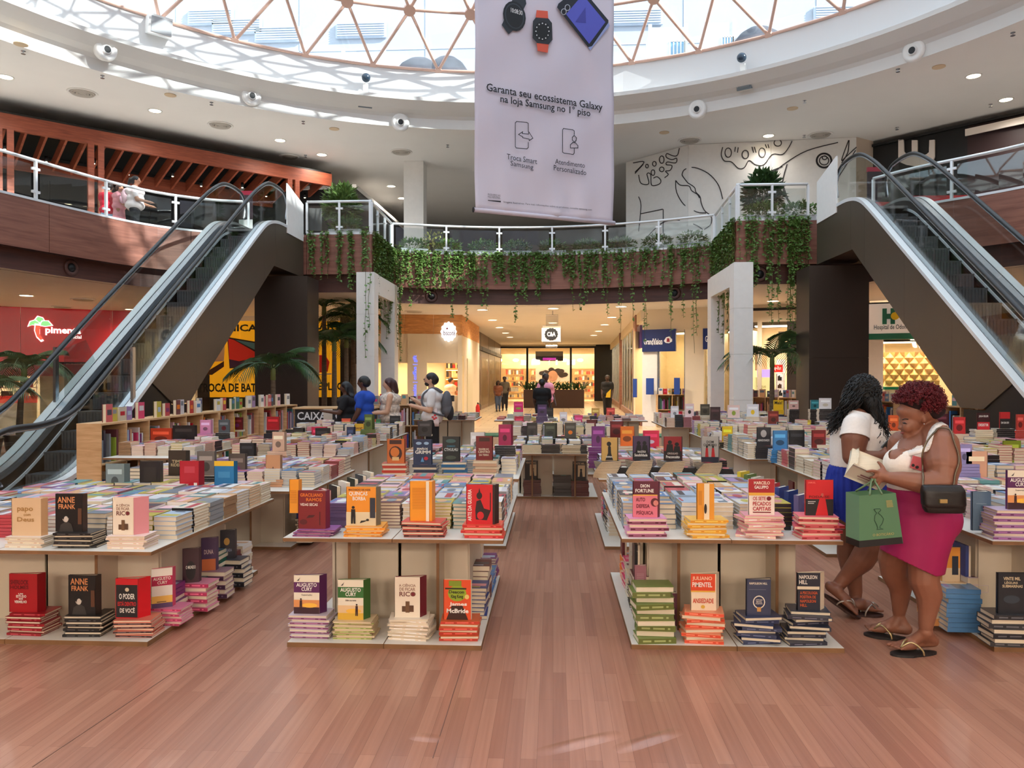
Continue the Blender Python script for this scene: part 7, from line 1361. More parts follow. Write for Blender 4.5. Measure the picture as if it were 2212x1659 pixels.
for k in range(14): bmesh.ops.smooth_vert(bm, verts=[v for v in bm.verts if v.is_boundary], factor=.5, use_axis_x=True, use_axis_y=True, use_axis_z=True)
bm.to_mesh(tm_); bm.free()
TOPW = mat('white_knit', (240, 234, 228), .8, var=.03, scale=(60, 60, 60), bump=.15)
sp_ = hug(smooth_line([J(1962, 972, YA-.2), J(1980, 957, YA-.2), J(1998, 944, YA-.19), J(2014, 934, YA-.15), J(2028, 927, YA-.09), J(2040, 930, YA-.02), J(2048, 942, YA+.04)], 6), .006, True); sb = MB(); L2 = []
for k, p in enumerate(sp_):
    t_ = (sp_[min(k+1, len(sp_)-1)]-sp_[max(k-1, 0)]).normalized(); n_ = BV.find_nearest(p)[1]; bn = t_.cross(n_).normalized(); L2.append((p-bn*.018, p+bn*.018))
for a_, b_ in zip(L2[:-1], L2[1:]): sb.face([a_[0], a_[1], b_[1], b_[0]])
o = sb.build('strap', TOPW, wa, True); o.modifiers.new('thickness', 'SOLIDIFY').thickness = .005
o = link('tank_top', tm_, TOPW, wa); o.modifiers.new('thickness', 'SOLIDIFY').thickness = .006
s = MB(); loft(s, [(1052, 1921, 2047, YA, .88), (1080, 1922, 2052, YA, .90), (1108, 1916, 2062, YA, .93), (1140, 1912, 2060, YA, .96), (1170, 1910, 2046, YA, 1.04), (1200, 1908, 2037, YA, 1.08), (1232, 1906, 2031, YA, 1.1)]); s.ell(J(2035, 1118, YA), (.095, .16, .13))
sk_ = remesh(s, 'skirt', .01, 5); p_, q_ = J(1907, 1190, YA), J(1985, 1226, YA); d_ = (q_-p_).normalized(); nn = Vector((d_.z, 0, -d_.x)); nn = nn if nn.z < 0 else -nn; bisect(sk_, p_, nn); bisect(sk_, J(2000, 1229, YA), Vector((0, 0, -1))); bisect(sk_, J(2000, 1054, YA), Vector((0, 0, 1)))
o = link('skirt', sk_, mat('magenta_skirt', (158, 18, 84), .7, var=.05, scale=(4, 4, 4)), wa); o.modifiers.new('thickness', 'SOLIDIFY').thickness = .004
MHR = mat('dark_red_hair', (104, 20, 30), .5, var=.3, scale=(20, 20, 20)); MHB = mat('black_hair', (12, 9, 9), .6)
hcen = J(1986, 866, YA); core = MB(); core.ell(hcen, (.108, .102, .085), 22, 14); core.ell(J(2010, 885, YA), (.08, .09, .06)); link('hair_core', remesh(core, 'hair_core', .012, 3), mat('dark_hair_core', (34, 10, 14), .8), wa)
sp = []
for i in range(1250):
    z = random.uniform(-.55, 1); q = random.uniform(0, 2*PI); r = math.sqrt(1-z*z); d = Vector((r*math.cos(q), r*math.sin(q), z))
    if d.x < -.3 and z < -.05: continue
    sp.append((hcen+Vector((d.x*.108, d.y*.10, d.z*.083)), d+Vector((random.uniform(-.5, .5), random.uniform(-.5, .5), random.uniform(-.5, .3)))))
curl_hair('curly_hair', sp, MHR, wa, 3.4, .0065, .0030, .036, 13)
MB().ell(J(1953.5, 914, YA-.058), (.009, .004, .0045), 10, 6).build('eye', MHB, wa, True); MB().tube(smooth_line([J(1949, 907, YA-.057), J(1955, 905, YA-.064), J(1962, 906, YA-.066)], 4), .0032, 5).build('eyebrow', MHB, wa, True); MB().tube(smooth_line([J(1949.5, 913, YA-.055), J(1954, 915, YA-.063), J(1959, 915, YA-.064)], 4), .002, 5).build('eyelash', MHB, wa, True)
MB().ell(J(1949, 935, YA-.018), (.010, .016, .006), 10, 6).build('lips', mat('lips', (134, 66, 60), .4), wa, True); MB().ell(J(1996, 916, YA-.094), (.004, .004, .004), 8, 6).build('earring', M_STEEL, wa, True)
# the open book she holds
ob_ = empty('open_book', J(1865, 1040, YA-.1), 'open cream paged book held by the woman in the white top', 'book')
A_, B_ = J(1824, 1029, YA-.12), J(1900, 1060, YA-.12); NA, NB = J(1844, 1003, YA-.205), J(1922, 1037, YA-.205); FA, FB = J(1839, 971, YA+.02), J(1921, 1003, YA+.02)
def leaf(p, q, r, s_, th, m, nm, seg=6, bulge=.012):
    mb = MB(); n_ = (q-p).cross(s_-p).normalized(); base = 0
    for k in range(seg+1):
        t_ = k/seg; o_ = n_*(bulge*math.sin(PI*t_)); mb.v += [tuple(p.lerp(s_, t_)+o_), tuple(q.lerp(r, t_)+o_), tuple(q.lerp(r, t_)+o_+n_*th), tuple(p.lerp(s_, t_)+o_+n_*th)]
    for k in range(seg):
        a = k*4
        for j in range(4): mb.f.append((a+j, a+(j+1) % 4, a+4+(j+1) % 4, a+4+j)); mb.c.append((1, 1, 1))
    mb.f += [(0, 1, 2, 3), (seg*4+3, seg*4+2, seg*4+1, seg*4)]; mb.c += [(1, 1, 1)]*2
    return mb.build(nm, m, ob_, True)
nv = (B_-A_).normalized()
leaf(A_, B_, FB, FA, .016, M_PAPER, 'right_pages', bulge=.014); leaf(A_+nv*.002, B_-nv*.002, NB-nv*.002, NA+nv*.002, -.010, M_PAPER, 'left_pages', bulge=-.004)
cvm = mat('pale_cover', (206, 206, 188), .5); o = leaf(A_-nv*.003, B_+nv*.003, NB+nv*.003, NA-nv*.003, .003, cvm, 'back_cover', bulge=-.004)
pr = MB().color((120, 70, 80)); U_ = (B_-A_); W2 = (NA-A_); nn = U_.cross(W2).normalized()
for k, (a0, b0, a1, b1) in enumerate([(.3, .55, .7, .63), (.25, .42, .6, .47), (.62, .7, .74, .8), (.3, .3, .8, .32), (.3, .24, .8, .26)]): pr.face([A_+U_*a0+W2*b0+nn*.009, A_+U_*a1+W2*b0+nn*.009, A_+U_*a1+W2*b1+nn*.009, A_+U_*a0+W2*b1+nn*.009])
pr.build('cover_print', M_PRINT, o, kind='stuff'); leaf(A_, B_, FB+Vector((0, .01, -.006)), FA+Vector((0, .01, -.006)), -.003, cvm, 'front_cover', bulge=.010)
for k in range(5): leaf(A_+nv*.002*k, A_+nv*(.03+.01*k), FA+Vector((.02+.004*k, -.02*k*.3, .004*k)), FA+Vector((-.004*k, -.01*k, -.012*k)), .001, M_PAPER, 'loose_page', bulge=.016)
# green paper bag
gb_ = empty('paper_bag', J(1895, 1180, YA-.25), 'green paper gift bag with gold print hanging from the reading woman\'s hand', 'bag'); YB = YA-.27
GRN, GRS = mat('green_paper', (84, 126, 92), .6, var=.04, scale=(3, 3, 3)), mat('green_paper_side', (96, 138, 108), .6)
Fc = [J(1856, 1071, YB), J(1935, 1065, YB), J(1951, 1174, YB), J(1856, 1183, YB)]; dB = Vector((-.035, .10, .006))
mid = [Fc[3].lerp(Fc[0], .13), Fc[2].lerp(Fc[1], .13)]
def quad(nm, pts, m, th=.0015):
    n_ = (Vector(pts[1])-Vector(pts[0])).cross(Vector(pts[2])-Vector(pts[1])).normalized(); return MB().extrude(pts, n_*th).build(nm, m, gb_)
quad('front_panel', [Fc[0], Fc[1], mid[1], mid[0]], GRN); quad('front_base_band', [mid[0], mid[1], Fc[2], Fc[3]], M_BLACK); quad('back_panel', [p+dB for p in Fc], GRN)
quad('side_panel', [Fc[0]+dB, Fc[0], mid[0], mid[0]+dB], GRS); quad('side_base_band', [mid[0]+dB, mid[0], Fc[3], Fc[3]+dB], M_BLACK); quad('side_panel', [Fc[1], Fc[1]+dB, Fc[2]+dB, Fc[2]], GRS); quad('bottom_panel', [Fc[3], Fc[2], Fc[2]+dB, Fc[3]+dB], M_BLACK)
rib = mat('green_ribbon', (104, 130, 96), .5)
for off in (Vector((0, -.004, 0)), dB): MB().tube(smooth_line([Fc[0].lerp(Fc[1], .28)+off, J(1882, 1040, YB+.05), J(1886, 1032, YB+.06), J(1890, 1040, YB+.05), Fc[0].lerp(Fc[1], .62)+off], 5), .006, 5).build('handle', rib, gb_, True)
ux = (Fc[1]-Fc[0]).normalized(); uz = (Fc[0]-Fc[3]).normalized(); pr = MB().color((176, 160, 96))
pr.text('O BOTICÁRIO', J(1884, 1158, YB)+Vector((0, -.006, 0)), ux, uz, .115, .017, .002, .01)
for k in range(6): pr.face([J(1913+k*.3, 1081+2.6*k, YB)+Vector((0, -.007, 0)), J(1926+k*.5, 1080+2.6*k, YB)+Vector((0, -.007, 0)), J(1926+k*.5, 1081.4+2.6*k, YB)+Vector((0, -.007, 0)), J(1913+k*.3, 1082.4+2.6*k, YB)+Vector((0, -.007, 0))])
pr.build('gold_print', M_PRINT, gb_, kind='stuff')
vz = [(1888, 1100), (1893, 1099), (1901, 1099), (1903, 1102), (1899, 1106), (1897, 1108), (1904, 1114), (1909, 1121), (1906, 1131), (1901, 1137), (1901, 1140), (1908, 1143), (1894, 1144), (1896, 1140), (1894, 1134), (1889, 1124), (1890, 1114), (1894, 1108), (1891, 1105), (1888, 1100)]
MB().tube([J(x, y, YB-.004) for x, y in vz], .0016, 4).build('vase_drawing', mat('dark_green_ink', (40, 70, 50), .6), gb_)
# black handbag, chain, phone
hb_ = empty('handbag', J(2037, 1108, YA-.33), 'black quilted handbag with gold clasp and chain on the reading woman\'s side', 'handbag'); YH = YA-.33
LTH = mat('black_leather', (22, 17, 17), .42, var=.2, scale=(30, 30, 30), bump=.25)
m_ = MB(); loft(m_, [(1108, 2000, 2082, YH, .30), (1098, 1994, 2084, YH, .34), (1075, 1991, 2085, YH, .34), (1056, 1990, 2080, YH, .30), (1047, 1993, 2076, YH, .2)], 28, 4); link('body', remesh(m_, 'bag', .007, 4), LTH, hb_)
fl_ = MB(); loft(fl_, [(1096, 1997, 2083, YH-.012, .33), (1090, 1992, 2085, YH-.012, .36), (1060, 1990, 2083, YH-.008, .36), (1048, 1992, 2077, YH-.004, .24)], 28, 4); link('flap', remesh(fl_, 'flap', .007, 3), LTH, hb_)
a, b2 = J(2031, 1087, YH-.065), J(2047, 1079, YH-.065); MB().box(a.x, a.y, a.z, b2.x, a.y+.02, b2.z).build('clasp', mat('gold_clasp', (196, 176, 120), .3, .8), hb_)
CHN = mat('chain_metal', (120, 104, 84), .35, .8)
MB().tube(hug(smooth_line([J(1994, 1050, YH), J(1993, 1010, YA-.22), J(1992, 985, YA-.24), J(1998, 962, YA-.24), J(2010, 943, YA-.22), J(2026, 930, YA-.16), J(2044, 934, YA-.16), J(2058, 952, YA-.22), J(2066, 985, YA-.26), J(2064, 1020, YA-.30), J(2060, 1052, YH)], 8), .010), .0055, 5).build('chain_strap', CHN, hb_, True)
ph = empty('smartphone', J(1980, 1003, YA-.2), 'pink smartphone tucked under the reading woman\'s arm', 'phone'); Yp = YA-.185
cr = [J(1973, 984, Yp), J(2003, 992, Yp+.03), J(1999, 1021, Yp+.03), J(1966, 1010, Yp)]; o = MB().extrude(cr, (.002, .011, 0)).build('case', mat('pink_case', (206, 104, 112), .35), ph)
for x, y in ((1972, 1005), (1981, 1009)): MB().lathe([(.0085, 0), (.0085, .004), (.006, .005)], 14, J(x, y, Yp+.003), Matrix.Rotation(PI/2, 3, 'X')).build('lens', M_BLACK, ph)
# ---------------- woman in blue skirt
YW = 5.36
wb = empty('person', (2.04, 5.36, .004), 'woman with long curly black hair, white T-shirt and blue skirt', 'person')
b = MB()
loft(b, [(1120, 1812, 1905, YW, .85), (1080, 1797, 1912, YW, .85), (1040, 1793, 1912, YW, .82), (1005, 1803, 1902, YW, .8), (975, 1800, 1908, YW, .8), (940, 1804, 1906, YW, .9), (915, 1812, 1900, YW, 1.0), (900, 1828, 1892, YW, 1.05), (890, 1842, 1884, YW, 1)])
cap(b, J(1866, 900, YW), J(1870, 872, YW), .065, .058); hb2 = J(1868, 855, YW); b.ell(hb2, (.092, .080, .11)); b.ell(J(1880, 868, YW), (.06, .055, .07)); b.ell(J(1890, 866, YW), (.02, .02, .02))
b.ell(J(1895, 955, YW-.06), (.09, .08, .09)); b.ell(J(1896, 955, YW+.08), (.09, .08, .09))
shB, elB, wrB = J(1848, 924, YW-.165), J(1842, 985, YW-.22), J(1900, 985, YW-.22)
chain(b, [J(1852, 905, YW-.08), shB, J(1846, 950, YW-.20), elB], [.075, .08, .084, .066]); chain(b, [elB, J(1868, 990, YW-.23), wrB], [.064, .052, .034])
pcB = J(1909, 981, YW-.22); b.ell(pcB, (.036, .022, .034)); fingers(b, wrB, pcB, [(J(1917, 977, YW-.225), J(1922, 972, YW-.215), J(1923, 966, YW-.20), 1), (J(1918, 981, YW-.225), J(1924, 978, YW-.215), J(1926, 972, YW-.20), 1), (J(1918, 986, YW-.225), J(1923, 984, YW-.215), J(1925, 979, YW-.20), .95), (J(1916, 990, YW-.225), J(1921, 989, YW-.215), J(1922, 985, YW-.20), .85), (J(1908, 973, YW-.215), J(1912, 967, YW-.20), J(1915, 962, YW-.19), 1.1)])
chain(b, [J(1880, 915, YW+.17), J(1895, 970, YW+.2), J(1918, 985, YW+.05)], [.08, .06, .035])
chain(b, [J(1838, 1090, YW+.08), J(1836, 1160, YW+.1), J(1832, 1195, YW+.1), J(1840, 1235, YW+.09), J(1848, 1275, YW+.08), J(1848, 1298, YW+.08)], [.125, .082, .075, .068, .046, .038])
foot(b, atz(1843, 1320, .02)+Vector((0, 0, .008)), atz(1902, 1322, .02)+Vector((0, 0, .008)), .09, J(1849, 1303, YW+.08), .038)
kn = J(1880, 1180, YW-.12)
chain(b, [J(1868, 1090, YW-.05), J(1882, 1140, YW-.1), kn, J(1862, 1210, YW-.10), J(1828, 1245, YW-.06), J(1806, 1270, YW-.05)], [.125, .095, .085, .080, .050, .040])
h0, t0 = J(1790, 1281, YW-.07), atz(1856, 1330, .025); foot(b, h0+Vector((.01, 0, .01)), t0+Vector((-.005, 0, .01)), .09, J(1806, 1272, YW-.05), .038)
link('body', remesh(b, 'body', .0058, 6), SKB, wb)
SIL = mat('silver_strap', (170, 160, 150), .3, .7); BRS = mat('brown_sole', (60, 34, 28), .5); flipflop(wb, h0+Vector((-.02, 0, .0)), t0+Vector((.01, 0, -.004)), .095, SIL, BRS); flipflop(wb, atz(1838, 1322, .025), atz(1906, 1324, .025), .095, SIL, BRS)
for a_, b_2 in ((J(1828, 1309, YW-.02), J(1852, 1316, YW-.04)), (J(1872, 1304, YW+.02), J(1894, 1310, YW+.02))): MB().tube([a_, (a_+b_2)/2+Vector((0, -.03, .02)), b_2], .012, 6).build('sandal_band', SIL, wb, True)
t = MB(); loft(t, [(1012, 1797, 1908, YW, .88), (975, 1795, 1914, YW, .88), (940, 1797, 1913, YW, .98), (915, 1808, 1904, YW, 1.08), (900, 1824, 1896, YW, 1.12), (886, 1842, 1886, YW, 1.08)]); t.ell(J(1896, 955, YW-.06), (.10, .09, .098)); t.ell(J(1897, 955, YW+.08), (.10, .09, .098)); cap(t, J(1854, 908, YW-.08), shB, .088, .082); cap(t, J(1880, 910, YW+.1), J(1882, 922, YW+.15), .09, .08)
tm_ = remesh(t, 'tshirt', .009, 5); bisect(tm_, J(1850, 1006, YW), Vector((0, 0, -1))); bisect(tm_, J(1866, 893, YW), Vector((.25, 0, 1)).normalized()); o = link('tshirt', tm_, TOPW, wb); o.modifiers.new('thickness', 'SOLIDIFY').thickness = .005
for sh_a, el_a in ((shB, J(1845, 955, YW-.20)), (J(1882, 918, YW+.15), J(1895, 955, YW+.2))):
    t = MB(); cap(t, sh_a+(sh_a-el_a)*.15, el_a, .086, .098, 20); tm_ = remesh(t, 'sleeve', .008, 4); ax = (el_a-sh_a).normalized(); bisect(tm_, sh_a.lerp(el_a, .72), ax); o = link('sleeve', tm_, TOPW, wb); o.modifiers.new('thickness', 'SOLIDIFY').thickness = .005
s = MB(); loft(s, [(1003, 1797, 1906, YW, .86), (1015, 1792, 1910, YW, .88), (1045, 1786, 1916, YW, .9), (1080, 1789, 1917, YW, .92), (1110, 1800, 1915, YW, .95), (1140, 1812, 1912, YW, .98), (1165, 1822, 1910, YW, 1.0)])
sk_ = remesh(s, 'skirt', .012, 4); p_, q_ = J(1800, 1112, YW), J(1850, 1152, YW); d_ = (q_-p_).normalized(); nn = Vector((d_.z, 0, -d_.x)); nn = nn if nn.z < 0 else -nn; bisect(sk_, p_, nn); bisect(sk_, J(1850, 1150, YW), Vector((0, 0, -1)))
for v in sk_.vertices: a = math.atan2(v.co.y-YW, v.co.x-1.97); v.co += Vector((math.cos(a), math.sin(a), 0))*.006*math.sin(a*22)
o = link('skirt', sk_, mat('royal_blue_cotton', (20, 44, 150), .8, var=.06, scale=(5, 5, 5)), wb)
core = MB(); core.ell(J(1864, 848, YW), (.115, .105, .125), 20, 14); cap(core, J(1850, 855, YW+.02), J(1828, 905, YW+.03), .10, .07); cap(core, J(1826, 905, YW+.03), J(1806, 930, YW+.04), .07, .04); cap(core, J(1880, 870, YW-.07), J(1897, 915, YW-.10), .06, .04); link('hair_core', remesh(core, 'hair_core', .014, 3), MHB, wb)
mb = MB()
for i in range(430):
    q = random.uniform(-PI, PI); z = random.uniform(.05, 1); r = math.sqrt(1-z*z); st_ = J(1864, 848, YW)+Vector((.118*r*math.cos(q), .108*r*math.sin(q), .13*z))
    back = random.random() < .68
    if back: en = J(random.uniform(1786, 1850), random.uniform(895, 940), YW+random.uniform(-.12, .12)); md_ = J(random.uniform(1815, 1858), 875, YW+random.uniform(-.13, .13))
    else: en = J(random.uniform(1888, 1924), random.uniform(915, 962), YW-random.uniform(.08, .16)); md_ = J(random.uniform(1876, 1904), 880, YW-random.uniform(.05, .13))
    P3 = smooth_line([st_, st_.lerp(md_, .5)+Vector((0, 0, .02)), md_, en], 9); ph0 = random.uniform(0, 6.28); N_ = len(P3)
    P3 = [p+Vector((math.sin(ph0+k*1.05), math.cos(ph0+k*1.05), .3*math.sin(ph0+k*1.05)))*(.004+.010*k/N_) for k, p in enumerate(P3)]; mb.tube(P3, [.0046*(1-.5*k/N_) for k in range(N_)], 4)
mb.build('curly_hair', MHB, wb, True)
ph = J(1915, 972, YW-.2); o = empty('smartphone', ph, 'grey smartphone in the hands of the woman in the blue skirt', 'phone'); MB().box(-.04, -.004, -.01, .04, .004, .06, Matrix.Translation(ph) @ Matrix.Rotation(.7, 4, 'Y')).build('case', mat('phone_grey', (110, 120, 128), .3), o); MB().box(-.036, -.006, -.006, .036, -.004, .056, Matrix.Translation(ph) @ Matrix.Rotation(.7, 4, 'Y')).build('screen', M_BLACK, o)
# ---------------- smaller figures
def figure(label, px, ytop, Y, face, skin_c, top, bottom, hair, arms=((.2, .5), (.2, .5)), style='tee', legs=(.08, -.08), floor=.004, hairstyle='short', lean=0.0, vox=.016, H=None, shoes=(40, 36, 36), child=1.0, girth=1.0, sleeve=.5):
    tp = aty(px, ytop, Y); H = H or tp.z-floor; base = Vector((tp.x, Y, floor)); f = Vector((math.cos(face), math.sin(face), 0)); s = Vector((-f.y, f.x, 0)); Z = Vector((0, 0, 1))
    e = empty('person', base, label, 'person', 'people in the background')
    def L(x, y, z): 
        k = max(0, z-.53)*lean; return base+f*((x+k)*H)+s*(y*H)+Z*((z-abs(lean)*max(0, z-.53)*.25)*H)
    g = girth; b = MB(); c = MB(); p = MB()
    up = [(L(0, 0, .56), .095), (L(.005, 0, .66), .088), (L(.0, 0, .76), .095)]
    def torso(mb, k):
        for (pt, r) in up: mb.ell(pt, (r*H*g*k*abs(f.x)+r*1.15*H*g*k*abs(f.y)*1.0, r*H*g*k*abs(f.y)+r*1.15*H*g*k*abs(f.x), .085*H), 14, 9)
        cap(mb, L(0, -.085, .80), L(0, .085, .80), .042*H*k, .042*H*k)
    torso(b, 1.0); torso(c, 1.10)
    c.ell(L(0, 0, .53), (.105*H*g, .105*H*g, .06*H), 14, 8)
    cap(b, L(.005, 0, .82), L(.015, 0, .88), .034*H, .032*H); hd = L(.022, 0, .93)
    b.ell(hd, (.050*H if abs(f.x) < .5 else .058*H, .050*H if abs(f.y) < .5 else .058*H, .066*H), 16, 11); b.ell(L(.035, 0, .905), (.036*H, .036*H, .035*H)); cap(b, L(.072, 0, .93), L(.080, 0, .918), .009*H, .011*H, 8)
    for sg in (-1, 1): b.ell(L(.012, sg*.052, .925), (.012*H, .010*H, .018*H), 8, 6)
    for (pit, elb), sg in zip(arms, (-1, 1)):
        sh = L(0, sg*.112, .795); d1 = -Z*math.cos(pit)+f*math.sin(pit)+s*sg*.12; el = sh+d1.normalized()*(.175*H); d2 = -Z*math.cos(pit+elb)+f*math.sin(pit+elb)-s*sg*.10; wr = el+d2.normalized()*(.15*H); hn = wr+d2.normalized()*(.05*H)
        chain(b, [sh, el, wr], [.036*H*g, .029*H*g, .019*H]); cap(b, wr, hn, .02*H, .019*H)
        for k in range(4): q = hn+s*((k-1.5)*.011*H)*.9; cap(b, hn, q+d2.normalized()*(.038*H), .009*H, .006*H, 6)
        cap(b, wr+d2*.01, wr+d2.normalized()*(.03*H)-s*sg*.025*H, .009*H, .007*H, 6)
        if sleeve: chain(c, [sh, sh.lerp(el, sleeve*1.3)], [.044*H*g, .042*H*g])
    for a, sg in zip(legs, (-1, 1)):
        hp = L(0, sg*.052, .50); kn = hp+(f*math.sin(a)-Z*math.cos(a))*(.235*H); an = kn+(f*math.sin(a-.12 if a < 0 else a-.02)-Z*math.cos(a))*(.235*H); an.z = max(an.z, base.z+.045*H)
        chain(b, [hp, kn, an], [.062*H*g, .040*H*g, .026*H]); cap(b, an-Z*.02*H, an+f*.10*H-Z*.032*H, .026*H, .018*H)
        if style in ('tee',): chain(p, [hp, kn, an+Z*.02*H], [.072*H*g, .050*H*g, .036*H])
        mb = MB(); cap(mb, an-f*.015*H-Z*.026*H, an+f*.11*H-Z*.034*H, .028*H, .021*H); mb.build('shoe', mat('shoe_%d_%d_%d' % shoes, shoes, .6), e, True)
    link('body', remesh(b, 'body', vox*.8, 9), skin_c, e)
    tm = top if not isinstance(top, tuple) else mat('cloth_%d_%d_%d' % top, top, .85, var=.06, scale=(9, 9, 9)); bm_ = bottom if not isinstance(bottom, tuple) else mat('cloth_%d_%d_%d' % bottom, bottom, .85, var=.06, scale=(9, 9, 9))
    if style == 'dress':
        for k in range(5): z = .52-.055*k; c.ell(L(0, 0, z), ((.105+.006*k)*H*g, (.105+.006*k)*H*g, .06*H), 16, 8)
    link('top' if style == 'tee' else 'dress', remesh(c, 'top', vox, 9), tm, e)
    if style == 'tee': p.ell(L(0, 0, .52), (.092*H*g, .092*H*g, .065*H), 14, 8); link('trousers', remesh(p, 'trousers', vox, 4), bm_, e)
    hm = MB(); hm.ell(L(.008, 0, .948), (.062*H, .060*H, .056*H), 16, 10); hm.ell(L(-.015, 0, .93), (.052*H, .056*H, .055*H), 16, 10)
    if hairstyle == 'long':
        cap(hm, L(-.02, 0, .92), L(-.055, 0, .80), .055*H, .055*H); cap(hm, L(-.05, .03, .82), L(-.075, .02, .70), .045*H, .03*H); cap(hm, L(-.05, -.03, .82), L(-.075, -.02, .70), .045*H, .03*H)
        for sg in (-1, 1): cap(hm, L(0, sg*.05, .93), L(.0, sg*.062, .82), .022*H, .02*H)
    if hairstyle == 'bob': cap(hm, L(-.02, 0, .93), L(-.04, 0, .85), .058*H, .055*H); [cap(hm, L(.01, sg*.05, .94), L(.02, sg*.055, .86), .024*H, .02*H) for sg in (-1, 1)]
    if hairstyle == 'bun': hm.ell(L(-.05, 0, .985), (.038*H, .038*H, .036*H), 12, 8)
    if hairstyle == 'tail': cap(hm, L(-.06, 0, .95), L(-.085, 0, .87), .026*H, .018*H)
    mh = remesh(hm, 'hair', vox*.8, 3); bisect(mh, L(.045, 0, .935), (f*.8-Z*.75).normalized()); link('hair', mh, mat('hair_%d_%d_%d' % hair, hair, .5), e)
    return e, L, H, f, s
S1, S2, S3, S4 = skin('skin_tan', (176, 124, 96)), skin('skin_dark', (92, 60, 46)), skin('skin_deep', (70, 46, 38)), skin('skin_light', (206, 160, 132))
LEFT, RIGHT, TOWARD, AWAY = PI, 0.0, -PI/2, PI/2
# man with backpack
e, L, H, f, s = figure('man in white T-shirt with a grey backpack facing left', 934, 805, 12.9, PI+.1, S4, (226, 222, 222), (24, 23, 26), (24, 20, 20), ((.25, 1.9), (.1, 1.75)), legs=(.1, -.1), vox=.012)
mb = MB(); c0 = L(-.145, 0, .685); mb.ell(c0, (.055*H, .092*H, .135*H), 18, 12); mb.ell(L(-.15, 0, .62), (.06*H, .095*H, .08*H), 18, 10); bp = empty('backpack', L(-.15, 0, .53), 'grey and black backpack worn by the man in white', 'backpack'); link('main_bag', remesh(mb, 'bag', .014, 4), mat('grey_nylon', (92, 92, 98), .8), bp)
mb = MB(); mb.ell(L(-.175, 0, .60), (.042*H, .08*H, .085*H), 14, 9); link('front_pocket', remesh(mb, 'pocket', .014, 3), mat('dark_nylon', (40, 40, 44), .8), bp); a = L(-.20, 0, .74); MB().box(a.x-.02, a.y-.05, a.z-.05, a.x+.03, a.y+.05, a.z+.05).build('patch', M_BLACK, bp)
for sg in (-1, 1): MB().tube(smooth_line([L(-.10, sg*.07, .80), L(-.01, sg*.085, .845), L(.085, sg*.085, .78), L(.09, sg*.09, .68), L(-.02, sg*.115, .60), L(-.12, sg*.08, .57)], 5), .02, 6).build('shoulder_strap', MATS['grey_nylon'], bp, True)
MB().tube([L(.075, -.052, .935), L(.085, -.02, .932), L(.085, .02, .932), L(.075, .052, .935)], .008, 5).build('glasses', M_BLACK, e, True); mb = MB(); mb.ell(L(.045, 0, .888), (.034*H, .037*H, .026*H), 12, 8); mb.build('beard', mat('beard_dark', (30, 24, 22), .8), e, True)
pb = empty('plastic_bag', L(.10, .02, .45), 'thin white plastic bag with red print in the backpack man\'s hand', 'bag'); mb = MB(); loft(mb, [(921, 930, 948, 12.75, .5), (912, 928, 949, 12.75, .55), (895, 932, 946, 12.75, .5), (875, 936, 942, 12.75, .5), (868, 938, 940, 12.75, .5)], 16); mb.build('sack', mat('white_plastic', (230, 214, 216), .4), pb, True)
mb = MB().color((206, 50, 60)); p_ = J(938, 905, 12.62); [mb.flat(ellpts(dx*.03, dz*.03, .022, .018, 8), p_, (1, 0, 0), (0, 0, 1), .001*k) for k, (dx, dz) in enumerate([(0, 0), (1, .6), (-.8, 1), (.4, 2)])]; mb.build('print', M_PRINT, pb, kind='stuff')
# cash desk group
e, L, H, f, s = figure('woman in black with long dark hair walking left by the cash desk', 749, 824, 13.6, PI+.15, S2, (22, 20, 24), (22, 20, 24), (16, 14, 16), ((.1, .15), (.4, 1.3)), 'dress', hairstyle='long')
o = empty('magazine', L(.2, .05, .6), 'folded pale magazine carried by the woman in black', 'magazine'); a = L(.2, .03, .60); MB().box(a.x-.10, a.y-.01, a.z-.12, a.x+.06, a.y+.01, a.z+.12, None).build('cover', mat('newsprint', (206, 196, 184), .8), o)
figure('man in royal blue T-shirt with short hair by the cash desk', 788, 812, 13.2, PI-.1, S2, (30, 74, 176), (30, 32, 44), (22, 18, 18), ((.05, .2), (.15, .4)))
fm = mat('floral_dress', (206, 190, 176), .85, var=.45, scale=(26, 26, 26))
e, L, H, f, s = figure('woman in a floral dress reading a list in front of the cafe', 843, 816, 13.4, PI+.2, S4, fm, fm, (60, 24, 26), ((.15, 1.35), (.2, 1.3)), 'dress', hairstyle='bob', sleeve=0)
o = empty('clipboard', L(.3, 0, .66), 'grey clipboard held out by the woman in the floral dress', 'clipboard'); MB().box(-.16, -.11, 0, .16, .11, .012, Matrix.Translation(L(.27, 0, .655)) @ Matrix.Rotation(.45, 4, 'Y')).build('board', mat('clip_grey', (110, 110, 112), .5), o)
# corridor
figure('woman in a patterned brown blouse and jeans in the far corridor', 1076, 822, 36, TOWARD+.2, S2, (120, 70, 46), (70, 84, 110), (20, 16, 16), hairstyle='long', vox=.03)
figure('man in a grey shirt beside the woman in the patterned blouse', 1090, 813, 37, TOWARD, S3, (104, 96, 84), (40, 40, 46), (16, 14, 14), vox=.03)
figure('woman in a pink T-shirt with hair bun in the corridor mouth', 1178, 806, 22.5, TOWARD+.5, S3, (226, 150, 176), (34, 34, 50), (16, 12, 14), hairstyle='bun', vox=.02)
figure('person in black with back to camera before the woman in pink', 1171, 822, 20.5, AWAY, S3, (18, 18, 20), (26, 26, 30), (14, 12, 12), H=1.56, vox=.02)
e, L, H, f, s = figure('man in black with a yellow bag standing at the right of the corridor', 1312, 810, 31.5, TOWARD-.2, S3, (24, 24, 28), (24, 24, 28), (14, 12, 12), ((.0, .6), (.0, .5)), vox=.03)
